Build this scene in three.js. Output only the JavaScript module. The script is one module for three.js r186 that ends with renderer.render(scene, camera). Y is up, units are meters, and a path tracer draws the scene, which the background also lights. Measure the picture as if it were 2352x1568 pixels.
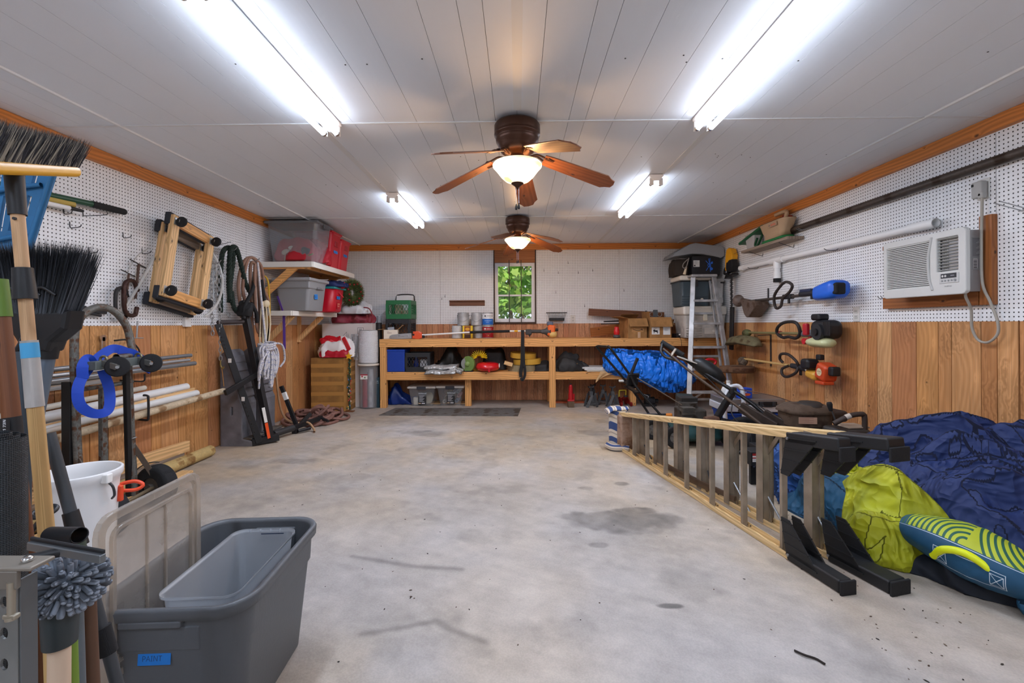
import * as THREE from 'three';
import { mergeGeometries, toCreasedNormals } from 'three/addons/utils/BufferGeometryUtils.js';
import { RoundedBoxGeometry } from 'three/addons/geometries/RoundedBoxGeometry.js';
import { RectAreaLightUniformsLib } from 'three/addons/lights/RectAreaLightUniformsLib.js';

// ---------------------------------------------------------------- camera, sky, sun, exposure
const scene = new THREE.Scene();
const camera = new THREE.PerspectiveCamera(73.66, 2352 / 1568, 0.02, 200);
camera.rotation.order = 'YXZ';
camera.position.set(0, 1.175, 0);
camera.rotation.set(0, 0.0134, -0.0051);
camera.setViewOffset(2352, 1568, 0, 40.7, 2352, 1568);
const renderer = new THREE.WebGLRenderer({ antialias: true });
renderer.toneMapping = THREE.LinearToneMapping;
renderer.toneMappingExposure = 1.32;
renderer.shadowMap.enabled = true;
RectAreaLightUniformsLib.init();
scene.background = new THREE.Color(0.75, 0.85, 1.0);
const sun = new THREE.DirectionalLight(0xfff2dc, 3.2);
sun.position.set(5, 12, -3.5); sun.target.position.set(0, 1, -11);
sun.castShadow = true;
Object.assign(sun.shadow.camera, { left: -9, right: 9, top: 9, bottom: -9, near: 1, far: 40 });
scene.add(sun, sun.target);
const TUBE_POWER = 42, TUBE_GLOW = 12, BULB_POWER = 1.3, BOWL_GLOW = 1.25;   // lamps (fluorescent strips, fan bowls)

// ---------------------------------------------------------------- helpers
const V = (x, y, z) => new THREE.Vector3(x, y, z);
const PI = Math.PI, R = a => a * PI / 180;
let seed = 12345;
const rnd = (a = 0, b = 1) => { seed = (seed * 1664525 + 1013904223) >>> 0; return a + (b - a) * seed / 4294967296; };
const pick = a => a[Math.floor(rnd() * a.length)];
const hash = (x, y) => { let h = (x * 374761393 + y * 668265263) | 0; h = Math.imul(h ^ (h >>> 13), 1274126177); return ((h ^ (h >>> 16)) >>> 0) / 4294967296; };
const sm = t => t * t * (3 - 2 * t), lerp = (a, b, t) => a + (b - a) * t, clamp = (t, a = 0, b = 1) => Math.min(b, Math.max(a, t));
function vn(x, y, px = 4096, py = 4096) {                       // tiling value noise
  const i = Math.floor(x), j = Math.floor(y), u = sm(x - i), v = sm(y - j);
  const w = (a, p) => ((a % p) + p) % p, a = w(i, px), b = w(i + 1, px), c = w(j, py), d = w(j + 1, py);
  return lerp(lerp(hash(a, c), hash(b, c), u), lerp(hash(a, d), hash(b, d), u), v);
}
function fbm(x, y, o = 4, px = 4096, py = 4096) {
  let s = 0, a = 0.5, n = 0;
  for (let k = 0; k < o; k++) { s += a * vn(x, y, px, py); n += a; a /= 2; x *= 2; y *= 2; px *= 2; py *= 2; }
  return s / n;
}
const n3 = (x, y, z) => (fbm(x + 7.3 * z, y + 3.1 * z, 3) + fbm(y - 5.7 * x + 91, z + 2.3 * x + 17, 3) + fbm(z + 41 - y, x * 1.3 + 77, 3)) / 3;
function dtex(w, h, fn, srgb = true) {                          // fn(u, v) -> [r, g, b] 0..1
  const d = new Uint8Array(w * h * 4);
  for (let j = 0; j < h; j++) for (let i = 0; i < w; i++) {
    const c = fn(i / w, j / h), k = (j * w + i) * 4;
    for (let q = 0; q < 3; q++) d[k + q] = clamp(c[q]) * 255;
    d[k + 3] = 255;
  }
  const t = new THREE.DataTexture(d, w, h); t.wrapS = t.wrapT = THREE.RepeatWrapping; t.magFilter = t.minFilter = THREE.LinearFilter;
  if (srgb) t.colorSpace = THREE.SRGBColorSpace;
  t.needsUpdate = true; return t;
}
const grey = (w, h, fn) => dtex(w, h, (u, v) => { const g = fn(u, v); return [g, g, g]; }, false);
const rep = (t, x, y) => { const c = t.clone(); c.repeat.set(x, y); c.needsUpdate = true; return c; };
function canvasTex(w, h, draw) {
  const c = document.createElement('canvas'); c.width = w; c.height = h; draw(c.getContext('2d'), w, h);
  const t = new THREE.CanvasTexture(c); t.colorSpace = THREE.SRGBColorSpace; return t;
}
// textures: wood grain runs along v; one tile is 0.5 m x 1 m for the panelling, 0.25 m x 1 m for boards
const knots = (u, v, list) => { let d = 0, w = 0; for (const [a, b, r] of list) { let x = u - a, y = v - b; x -= Math.round(x); y -= Math.round(y); const q = Math.hypot(x * 1, y * 2.2) / r; if (q < 6) { d = Math.max(d, Math.exp(-q * q * 1.4)); w += Math.exp(-q * 0.7) * 1.6; } } return [d, w]; };
const kA = [[0.2, 0.12, 0.03], [0.62, 0.38, 0.022], [0.35, 0.7, 0.026], [0.85, 0.86, 0.03], [0.5, 0.05, 0.014], [0.1, 0.5, 0.012]];
const texBoard = dtex(256, 1024, (u, v) => {
  const [d, w] = knots(u, v, kA), x = u * 9 + 1.3 * fbm(u * 3, v * 2, 3, 3, 2) + w * 1.5;
  const ring = Math.abs(((x % 1) + 1) % 1 - 0.5) * 2, fine = fbm(u * 90, v * 6, 2, 90, 6);
  const g = 0.80 + 0.16 * ring + 0.10 * (fine - 0.5) - d * 0.62;
  return [g * 1.04, g * (0.985 + 0.03 * ring) - d * 0.03, g * (0.93 + 0.09 * ring) - d * 0.04];
});
const kB = [[0.25, 0.3, 0.02], [0.7, 0.72, 0.016]];
const texPanel = dtex(512, 1024, (u, v) => {
  const [d, w] = knots(u, v, kB), burl = sm(clamp((fbm(u * 5 + 9, v * 3, 3, 5, 3) - 0.53) * 7));
  const x = u * 14 + 2.6 * fbm(u * 3, v * 2, 3, 3, 2) + w * 1.2 + burl * 1.8 * fbm(u * 24, v * 22, 3, 24, 22);
  const ring = sm(Math.abs(((x % 1) + 1) % 1 - 0.5) * 2), fine = fbm(u * 160, v * 7, 2, 160, 7), blot = fbm(u * 6, v * 5 + 3, 3, 6, 5);
  const g = 0.82 + 0.06 * ring + 0.12 * (fine - 0.5) + 0.16 * (blot - 0.5) - d * 0.35 - burl * 0.05 * (1 - ring);
  return [g * 1.05, g * (0.97 + 0.03 * ring), g * (0.9 + 0.08 * ring)];
});
const texPeg = dtex(256, 256, (u, v) => {                       // 8 x 8 holes, one inch apart
  const x = (u * 8) % 1 - 0.5, y = (v * 8) % 1 - 0.5, t = sm(clamp((Math.hypot(x, y) - 0.115) * 14));
  const s = 0.03 * (fbm(u * 8, v * 8, 3, 8, 8) - 0.5);
  return [lerp(0.1, 0.935 + s, t), lerp(0.09, 0.94 + s, t), lerp(0.08, 0.945 + s, t)];
});
const texPegBump = grey(256, 256, (u, v) => sm(clamp((Math.hypot((u * 8) % 1 - 0.5, (v * 8) % 1 - 0.5) - 0.1) * 12)));
const texFine = grey(256, 256, (u, v) => fbm(u * 32, v * 32, 4, 32, 32));
const texWeave = grey(256, 256, (u, v) => 0.5 + 0.25 * Math.sin(u * 64 * 2 * PI) * Math.cos(v * 64 * 2 * PI) + 0.5 * (fbm(u * 8, v * 8, 3, 8, 8) - 0.5));
const texWrinkle = grey(512, 512, (u, v) => { const w = fbm(u * 4, v * 4, 3, 4, 4), r = 1 - Math.abs(2 * fbm(u * 5 + w * 0.8, v * 12 + w * 1.6, 3, 5, 12) - 1), q = 1 - Math.abs(2 * fbm(u * 14 + 3, v * 9 + w, 2, 14, 9) - 1); return 0.7 * r * r + 0.3 * q * q; });
const texMottle = dtex(256, 256, (u, v) => { const g = 0.86 + 0.28 * (fbm(u * 7, v * 7, 5, 7, 7) - 0.5); return [g, g, g]; });
const texDirt = dtex(256, 256, (u, v) => { const a = sm(clamp((fbm(u * 6, v * 6, 5, 6, 6) - 0.45) * 4)), g = 0.9 + 0.16 * (fbm(u * 30, v * 30, 3, 30, 30) - 0.5); return [g * lerp(1, 0.72, a), g * lerp(1, 0.62, a), g * lerp(1, 0.52, a)]; });
const texRust = dtex(256, 256, (u, v) => { const a = sm(clamp((fbm(u * 9, v * 9, 5, 9, 9) - 0.5) * 5)), g = 0.85 + 0.3 * (fbm(u * 30, v * 30, 3, 30, 30) - 0.5); return [g * lerp(0.9, 0.75, a), g * lerp(0.9, 0.5, a), g * lerp(0.9, 0.36, a)]; });
// materials: cached by colour and finish; map is tiled over metres by box projection (see mesh)
const mats = new Map();
function M(color, rough = 0.6, metal = 0, o = {}) {
  const key = JSON.stringify([color, rough, metal, o.tex || 0, o.bump || 0, o.k || 0]);
  if (mats.has(key)) return mats.get(key);
  const { tex, bump, k, ...rest } = o;
  const P = { color, roughness: rough, metalness: metal, ...rest };
  if (tex) P.map = tex === 'board' ? rep(texBoard, 4, 1) : tex === 'panel' ? rep(texPanel, 2, 1) : tex === 'mottle' ? rep(texMottle, 2, 2) : tex === 'dirt' ? rep(texDirt, 2.5, 2.5) : tex === 'rust' ? rep(texRust, 4, 4) : tex;
  if (bump) { P.bumpMap = bump === 'wrinkle' ? rep(texWrinkle, 1.3, 1.3) : bump === 'weave' ? rep(texWeave, 8, 8) : rep(texFine, 4, 4); P.bumpScale = bump === 'wrinkle' ? 0.03 : bump === 'weave' ? 0.0006 : typeof bump === 'number' ? bump : 0.0008; }
  const m = new THREE.MeshPhysicalMaterial(P); mats.set(key, m); return m;
}
// geometries (all positioned; return BufferGeometry)
const at = (g, x = 0, y = 0, z = 0, rx = 0, ry = 0, rz = 0) => { if (rx || ry || rz) g.applyMatrix4(new THREE.Matrix4().makeRotationFromEuler(new THREE.Euler(rx, ry, rz))); return g.translate(x, y, z); };
const box = (w, h, d, x, y, z, rx, ry, rz) => at(new THREE.BoxGeometry(w, h, d), x, y, z, rx, ry, rz);
const rbox = (w, h, d, r, x, y, z, rx, ry, rz) => at(new RoundedBoxGeometry(w, h, d, 2, Math.min(r, w / 2.01, h / 2.01, d / 2.01)), x, y, z, rx, ry, rz);
const cyl = (r, h, x, y, z, rx, ry, rz, seg = 20, r2 = r) => at(new THREE.CylinderGeometry(r2, r, h, seg), x, y, z, rx, ry, rz);
const sph = (r, x, y, z, sx = 1, sy = 1, sz = 1) => new THREE.SphereGeometry(r, 20, 14).scale(sx, sy, sz).translate(x, y, z);
const tor = (r, t, x, y, z, rx, ry, rz, arc = 2 * PI) => at(new THREE.TorusGeometry(r, t, 8, 28, arc), x, y, z, rx, ry, rz);
const lathe = (p, seg = 32, x = 0, y = 0, z = 0, rx, ry, rz) => at(new THREE.LatheGeometry(p.map(q => new THREE.Vector2(Math.max(q[0], 1e-4), q[1])), seg), x, y, z, rx, ry, rz);
const arr = p => p.isVector3 ? p : V(...p);
function orient(g, a, b, roll = 0) {                            // z axis of g from a to b, centred between
  a = arr(a); b = arr(b);
  const d = b.clone().sub(a).normalize(), up = Math.abs(d.y) > 0.99 ? V(0, 0, 1) : V(0, 1, 0);
  const x = V().crossVectors(up, d).normalize(), y = V().crossVectors(d, x);
  const m = new THREE.Matrix4().makeBasis(x, y, d).multiply(new THREE.Matrix4().makeRotationZ(roll));
  return g.applyMatrix4(m).translate((a.x + b.x) / 2, (a.y + b.y) / 2, (a.z + b.z) / 2);
}
const dist = (a, b) => arr(a).distanceTo(arr(b));
const bar = (a, b, w, h, roll = 0) => orient(new THREE.BoxGeometry(w, h, dist(a, b)), a, b, roll);
const rbar = (a, b, w, h, r = 0.004, roll = 0) => orient(new RoundedBoxGeometry(w, h, dist(a, b), 2, Math.min(r, w / 2.01, h / 2.01)), a, b, roll);
const rod = (a, b, r, r2 = r, seg = 14) => orient(new THREE.CylinderGeometry(r2, r, dist(a, b), seg).rotateX(PI / 2), a, b);
const curve = (pts, closed = false, tension = 0.5) => new THREE.CatmullRomCurve3(pts.map(arr), closed, 'catmullrom', tension);
const tube = (pts, r, n = pts.length * 8, seg = 10, closed = false) => new THREE.TubeGeometry(curve(pts, closed), n, r, seg, closed);
function pipe(a, b, r, t = 0.003) { const L = dist(a, b); return orient(new THREE.LatheGeometry([[r - t, -L / 2], [r, -L / 2], [r, L / 2], [r - t, L / 2], [r - t, -L / 2]].map(q => new THREE.Vector2(...q)), 20).rotateX(PI / 2), a, b); }
function ext(pts, depth, bevel = 0, x, y, z, rx, ry, rz, holes = []) {  // outline in xy, extruded along z, centred
  const s = new THREE.Shape(pts.map(p => new THREE.Vector2(...p)));
  for (const h of holes) s.holes.push(new THREE.Path(h.map(p => new THREE.Vector2(...p))));
  const g = new THREE.ExtrudeGeometry(s, { depth: Math.max(depth - 2 * bevel, 1e-4), bevelEnabled: bevel > 0, bevelSize: bevel, bevelThickness: bevel, bevelSegments: 2, curveSegments: 8 });
  return at(g.translate(0, 0, -depth / 2 + bevel), x, y, z, rx, ry, rz);
}
const circ = (x, y, r, n = 14, rx = r) => Array.from({ length: n }, (_, i) => [x + rx * Math.cos(i / n * 2 * PI), y + r * Math.sin(i / n * 2 * PI)]);
const rrect = (w, h, r, x = 0, y = 0, n = 4) => { const o = []; for (const [cx, cy, a] of [[w / 2 - r, h / 2 - r, 0], [-w / 2 + r, h / 2 - r, 90], [-w / 2 + r, -h / 2 + r, 180], [w / 2 - r, -h / 2 + r, 270]]) for (let i = 0; i <= n; i++) o.push([x + cx + r * Math.cos(R(a + 90 * i / n)), y + cy + r * Math.sin(R(a + 90 * i / n))]); return o; };
function loft(rings, close = true, caps = true) {               // rings: arrays of [x,y,z] with equal counts
  const n = rings[0].length, pos = [], uv = [], idx = [], m = close ? n : n - 1;
  rings.forEach((r, j) => r.forEach((p, i) => { pos.push(p[0], p[1], p[2]); uv.push(i / n, j / (rings.length - 1)); }));
  for (let j = 0; j < rings.length - 1; j++) for (let i = 0; i < m; i++) { const a = j * n + i, b = j * n + (i + 1) % n, c = a + n, d = b + n; idx.push(a, b, d, a, d, c); }
  if (caps && close) for (const [j, f] of [[0, 1], [rings.length - 1, 0]]) {
    const c = pos.length / 3, r = rings[j], s = [0, 0, 0]; r.forEach(p => p.forEach((q, k) => { s[k] += q / n; })); pos.push(...s); uv.push(0.5, 0.5);
    for (let i = 0; i < n; i++) { const a = j * n + i, b = j * n + (i + 1) % n; f ? idx.push(c, b, a) : idx.push(c, a, b); }
  }
  const g = new THREE.BufferGeometry();
  g.setAttribute('position', new THREE.Float32BufferAttribute(pos, 3)); g.setAttribute('uv', new THREE.Float32BufferAttribute(uv, 2)); g.setIndex(idx); g.computeVertexNormals(); return g;
}
// tapered bin shell (open top): bottom w x d, top W x D, height h, wall t; rounded corners
function binShell(w, d, W, D, h, r, t, rim = 0.012, n = 5) {
  const ring = (a, b, y, rr) => rrect(a, b, rr, 0, 0, n).map(([x, z]) => [x, y, -z]);
  return loft([ring(w * 0.9, d * 0.9, 0, r * 0.8), ring(w, d, 0.006, r), ring(W, D, h - rim * 2, r), ring(W + rim * 2, D + rim * 2, h - rim * 1.6, r + rim), ring(W + rim * 2, D + rim * 2, h - 0.002, r + rim), ring(W + rim * 1.6, D + rim * 1.6, h, r + rim), ring(W - t, D - t, h, r), ring(W - 2 * t, D - 2 * t, h - 0.01, r), ring(w - 2 * t, d - 2 * t, 0.01, r), ring((w - 2 * t) * 0.9, (d - 2 * t) * 0.9, 0.006, r * 0.8)]);
}
// thin clear shell: one skin, bottom closed
function thinBin(w, d, W, D, h, r, rim = 0.01, n = 6) {
  const ring = (a, b, y, q) => rrect(a, b, q, 0, 0, n).map(([x, z]) => [x, y, -z]);
  return mergeGeometries([loft([ring(w, d, 0.004, r), ring(W, D, h - rim, r), ring(W + rim * 2, D + rim * 2, h - rim * 0.8, r + rim), ring(W + rim * 2, D + rim * 2, h, r + rim)], true, false), ext(rrect(w, d, r, 0, 0, n), 0.003, 0, 0, 0.003, 0, PI / 2)].map(g => { const q = g.index ? g.toNonIndexed() : g; if (!q.attributes.normal) q.computeVertexNormals(); return q; }));
}
// soft shape: outline on the ground (x,z polar), height, folds
function softHeap(outline, H, o = {}) {
  const { n = 120, m = 40, over = 0.2, sq = 0.55, fold = 0.02, fs = 6, dir = 0, seedv = 0, hf = null, cx = 0, cz = 0 } = o, P = outline.length, rings = [];
  const B = i => { const t = i / n * P, k = Math.floor(t), f = t - k, q = j => outline[(j + P) % P], [a, b, c, d] = [q(k - 1), q(k), q(k + 1), q(k + 2)]; const h = e => 0.5 * (2 * b[e] + (c[e] - a[e]) * f + (2 * a[e] - 5 * b[e] + 4 * c[e] - d[e]) * f * f + (3 * b[e] - a[e] - 3 * c[e] + d[e]) * f * f * f); return [h(0), h(1)]; };
  for (let j = 0; j <= m; j++) {
    const ph = lerp(PI / 2 + over, 0.0, Math.pow(j / m, 0.9)), ring = [];
    const rr = Math.pow(Math.max(Math.sin(ph), 1e-3), sq), yy = Math.sign(Math.cos(ph)) * Math.pow(Math.abs(Math.cos(ph)), 0.8);
    for (let i = 0; i < n; i++) {
      const [bx, bz] = B(i), x = cx + (bx - cx) * rr, z = cz + (bz - cz) * rr;
      const u = (x * Math.cos(dir) + z * Math.sin(dir)), v = (-x * Math.sin(dir) + z * Math.cos(dir));
      const rg = (p, q) => { const r = 1 - Math.abs(2 * fbm(p, q, 2) - 1); return r * r; };
      const f = fold * (1.9 * (rg(u * fs * 0.28 + seedv + yy * 0.3, v * fs + 0.8 * fbm(u * 2, v * 2 + seedv, 2) + yy * 0.6) - 0.62) + 0.75 * (rg((u + 0.5 * v) * fs * 0.6 + 40, (v - 0.5 * u) * fs * 1.9 + seedv + yy) - 0.62)), hh = hf ? hf(x, z) : H;
      let y = hh * clamp((yy + Math.sin(over)) / (1 + Math.sin(over)), 0, 1) + f * clamp(yy * 2 + 0.6, 0, 1);
      const k = 1 + f * 1.2 / Math.max(0.1, Math.hypot(bx - cx, bz - cz)) * (1 - Math.max(0, yy));
      ring.push([cx + (x - cx) * k, Math.max(y, 0.002), cz + (z - cz) * k]);
    }
    rings.push(ring);
  }
  return loft(rings, true, true);
}
// ridge and valley lines for draped fabric: [x0, z0, x1, z1, height, width]
const creases = L => (x, z) => { let h = 0; for (const [a, b, c, d, A, w] of L) { const t = clamp(((x - a) * (c - a) + (z - b) * (d - b)) / ((c - a) ** 2 + (d - b) ** 2)), q = Math.hypot(x - lerp(a, c, t), z - lerp(b, d, t)) + 0.025 * (fbm(x * 9 + A * 50, z * 9, 2) - 0.5); h += 1.7 * A * Math.exp(-((q / (w * 0.85)) ** 2)) * (0.55 + 0.45 * Math.sin(PI * clamp(0.12 + 0.76 * t))); } return h; };
const used = new Map();
const numbered = n => { const k = used.get(n) || 0; used.set(n, k + 1); return k ? n + '_' + String(k).padStart(3, '0') : n; };
function boxUV(g, ax, ox, oz) {                                 // metres, grain (v) along axis ax
  const p = g.attributes.position, n = g.attributes.normal, uv = new Float32Array(p.count * 2), k = { x: 0, y: 1, z: 2 }[ax];
  for (let i = 0; i < p.count; i++) {
    const P = [p.getX(i), p.getY(i), p.getZ(i)], N = [Math.abs(n.getX(i)), Math.abs(n.getY(i)), Math.abs(n.getZ(i))];
    let d = N[0] > N[1] ? (N[0] > N[2] ? 0 : 2) : (N[1] > N[2] ? 1 : 2);
    let v = k, u; if (d === k) { u = (d + 1) % 3; v = (d + 2) % 3; } else u = 3 - d - k;
    uv[2 * i] = P[u] + ox; uv[2 * i + 1] = P[v] + oz;
  }
  g.setAttribute('uv', new THREE.BufferAttribute(uv, 2));
}
function mesh(name, geos, mat, parent = scene, o = {}) {
  let list = (Array.isArray(geos) ? geos : [geos]).map(g => {
    let q = g.index ? g.toNonIndexed() : g;
    for (const k of Object.keys(q.attributes)) if (!['position', 'normal', 'uv'].includes(k) && !(k === 'color' && o.vc)) q.deleteAttribute(k);
    if (!q.attributes.normal) q.computeVertexNormals();
    return q;
  });
  let g = list.length > 1 ? mergeGeometries(list) : list[0];
  if (o.crease) g = toCreasedNormals(g, o.crease);
  if (!o.uv) { if (!o.ax) { g.computeBoundingBox(); const s = g.boundingBox.getSize(V()); o.ax = s.x > s.y ? (s.x > s.z ? 'x' : 'z') : (s.y > s.z ? 'y' : 'z'); } boxUV(g, o.ax, o.o ?? rnd(0, 3), o.o2 ?? rnd(0, 3)); }
  const m = new THREE.Mesh(g, mat); m.name = parent === scene ? numbered(name) : name; m.castShadow = m.receiveShadow = true;
  parent.add(m); if (o.label) m.userData.label = o.label; return m;
}
function tag(o, label, category, group) { o.userData.label = label; o.userData.category = category; if (group) o.userData.group = group; return o; }
function thing(name, label, category, [x, y, z] = [0, 0, 0], ry = 0, group) {
  const o = new THREE.Group(); o.name = numbered(name); o.position.set(x, y, z); o.rotation.y = ry; scene.add(o); return tag(o, label, category, group);
}
function one(name, label, category, geos, mat, o = {}, group) { return tag(mesh(name, geos, mat, scene, o), label, category, group); }
function struct(name, geos, mat, o = {}) { const m = mesh(name, geos, mat, scene, o); m.userData.kind = 'structure'; return m; }
function structGroup(name) { const g = new THREE.Group(); g.name = name; g.userData.kind = 'structure'; scene.add(g); return g; }
function copyOf(o, [x, y, z], ry, label, group) { const c = o.clone(); c.name = numbered(o.name.replace(/_\d{3}$/, '')); c.position.set(x, y, z); c.rotation.y = ry; c.userData = { ...o.userData, label, ...(group ? { group } : {}) }; scene.add(c); return c; }
// a printed sticker: thin plate with a canvas picture on its front (+z) face
function sticker(name, w, h, tex, parent, x, y, z, rx = 0, ry = 0, rz = 0, rough = 0.6) {
  const g = new THREE.PlaneGeometry(w, h), m = new THREE.Mesh(at(g, x, y, z, rx, ry, rz), new THREE.MeshStandardMaterial({ map: tex, roughness: rough }));
  m.name = name; m.castShadow = m.receiveShadow = true; parent.add(m); return m;
}
const WL = -2.92, WR = 2.86, WB = -7.0, WF = 1.6, CH = 2.395, PEG = 1.175;   // inner faces of the room
// ---------------------------------------------------------------- setting
const woodTones = ['#e6b47c', '#dca870', '#ecc08a', '#d39c66', '#e2ae70', '#d0986a'].map((c, i) => M(c, 0.42, 0, { tex: 'panel', k: i }));
const backTones = ['#dba478', '#cf986c', '#e2ae82', '#c98f66'].map((c, i) => M(c, 0.5, 0, { tex: 'panel', k: 10 + i }));
const mCore = M('#6b5a45', 0.9), mDark = M('#241a12', 0.9);
const mPeg = new THREE.MeshStandardMaterial({ map: rep(texPeg, 1 / 0.2032, 1 / 0.2032), bumpMap: rep(texPegBump, 1 / 0.2032, 1 / 0.2032), bumpScale: 0.003, roughness: 0.55 });
const mPine = M('#f0b66e', 0.5, 0, { tex: 'board' }), mPineLt = M('#f4cd92', 0.55, 0, { tex: 'board' }), mOrange = M('#d98a3c', 0.45, 0, { tex: 'board' }), mCedar = M('#a86a35', 0.55, 0, { tex: 'board' }), mBrownWood = M('#7e5030', 0.55, 0, { tex: 'board' }), mGreyWood = M('#a09384', 0.75, 0, { tex: 'board' });
const mWhite = M('#e8e6e2', 0.5), mBlack = M('#17171a', 0.5), mBlackRough = M('#1b1b1d', 0.85, 0, { bump: 'fine' }), mSteel = M('#a9abad', 0.35, 0.85), mSteelDk = M('#4a4a4c', 0.45, 0.7), mAlu = M('#d2d2d2', 0.42, 0.4, { tex: 'mottle' }), mChrome = M('#d6d8da', 0.18, 1);
// concrete floor
const stains = [[0.62, -2.72, 0.34, 0.13, 0.5], [0.72, -2.86, 0.13, 0.05, 0.55], [0.42, -2.42, 0.05, 0.03, 0.35], [0.47, -3.25, 0.06, 0.04, 0.3], [0.75, -3.35, 0.05, 0.04, 0.45], [0.62, -1.9, 0.05, 0.018, 0.75], [1.45, -1.27, 0.07, 0.05, 0.4], [-1.0, -4.9, 0.22, 0.12, 0.32], [-1.9, -3.9, 0.2, 0.08, 0.3], [0.9, -4.9, 0.3, 0.1, 0.2], [2.2, -1.7, 0.12, 0.05, 0.3]];
const cracks = [[[-0.85, -2.3], [-0.5, -2.2], [-0.28, -2.18]], [[-0.6, -1.72], [-0.42, -1.77], [-0.33, -1.8], [-0.27, -1.75], [-0.13, -1.68]]];
const warm = [[-1.6, -5.4, 2.4, 1.2, 0.5], [-1.2, -3.6, 1.6, 1, 0.4], [2.0, -3.2, 1.2, 1.4, 0.9], [1.6, -5.6, 1.6, 1, 0.8], [-0.6, -1.5, 0.6, 0.4, 0.35], [0.4, -4.4, 1.4, 0.6, 0.35], [-2.4, -4.2, 0.8, 0.8, 0.6]];
const FX0 = -3.0, FX1 = 3.0, FZ0 = -7.2, FZ1 = 1.8;
const texFloor = dtex(1536, 2048, (u, v) => {
  const x = lerp(FX0, FX1, u), z = lerp(FZ1, FZ0, v);
  let g = 0.675 + 0.13 * (fbm(x * 1.6 + 5, z * 1.6 + 9, 5) - 0.5) + 0.09 * (fbm(x * 16, z * 16 + 40, 3) - 0.5) + 0.05 * (hash(Math.floor(x * 400), Math.floor(z * 400)) - 0.5);
  const streak = fbm(x * 5 + z * 3 + 70, z * 26 - x * 12, 3); g += 0.05 * (streak - 0.5);
  let w = 0.18 * clamp((fbm(x * 1.1 + 50, z * 1.1, 4) - 0.42) * 5);
  for (const [a, b, rx, rz, k] of warm) { const q = ((x - a) / rx) ** 2 + ((z - b) / rz) ** 2; w += k * Math.exp(-q) * clamp(0.25 + 1.6 * (fbm(x * 3.1 + 11, z * 3.1, 4) - 0.28)); }
  let d = 0;
  for (const [a, b, rx, rz, k] of stains) { const q = Math.hypot((x - a) / rx, (z - b) / rz) + 1.1 * (fbm(x * 9, z * 9, 3) - 0.5); d = Math.max(d, k * sm(clamp((1.25 - q) * 2)) * (0.5 + fbm(x * 14, z * 14, 2))); }
  for (const c of cracks) for (let i = 0; i < c.length - 1; i++) { const [ax, az] = c[i], [bx, bz] = c[i + 1], t = clamp(((x - ax) * (bx - ax) + (z - az) * (bz - az)) / ((bx - ax) ** 2 + (bz - az) ** 2)), q = Math.hypot(x - lerp(ax, bx, t), z - lerp(az, bz, t)) + 0.012 * (fbm(x * 20, z * 20, 2) - 0.5); d = Math.max(d, 0.42 * Math.exp(-q * q / 0.0003)); }
  const dk = sm(clamp((fbm(x * 4 + 3, z * 4 + 8, 5) - 0.6) * 6)) * 0.08; g *= 1 - dk; g *= 1 - 0.48 * d;
  return [g * (1.0 + 0.05 * w), g * (0.965 - 0.045 * w), g * (0.94 - 0.19 * w)];
});
texFloor.wrapS = texFloor.wrapT = THREE.ClampToEdgeWrapping;
const mFloor = new THREE.MeshPhysicalMaterial({ map: texFloor, roughness: 0.62, bumpMap: rep(texFine, 18, 27), bumpScale: 0.0012 });
{
  const g = new THREE.PlaneGeometry(FX1 - FX0, FZ1 - FZ0).rotateX(-PI / 2).translate(0, 0, (FZ0 + FZ1) / 2);
  const f = structGroup('floor'), s = mesh('slab', box(7, 0.2, 10, 0, -0.102, -2.7), M('#8a8680', 0.9), f);
  const t = mesh('concrete_surface', g, mFloor, f, { uv: true });
}
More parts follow.
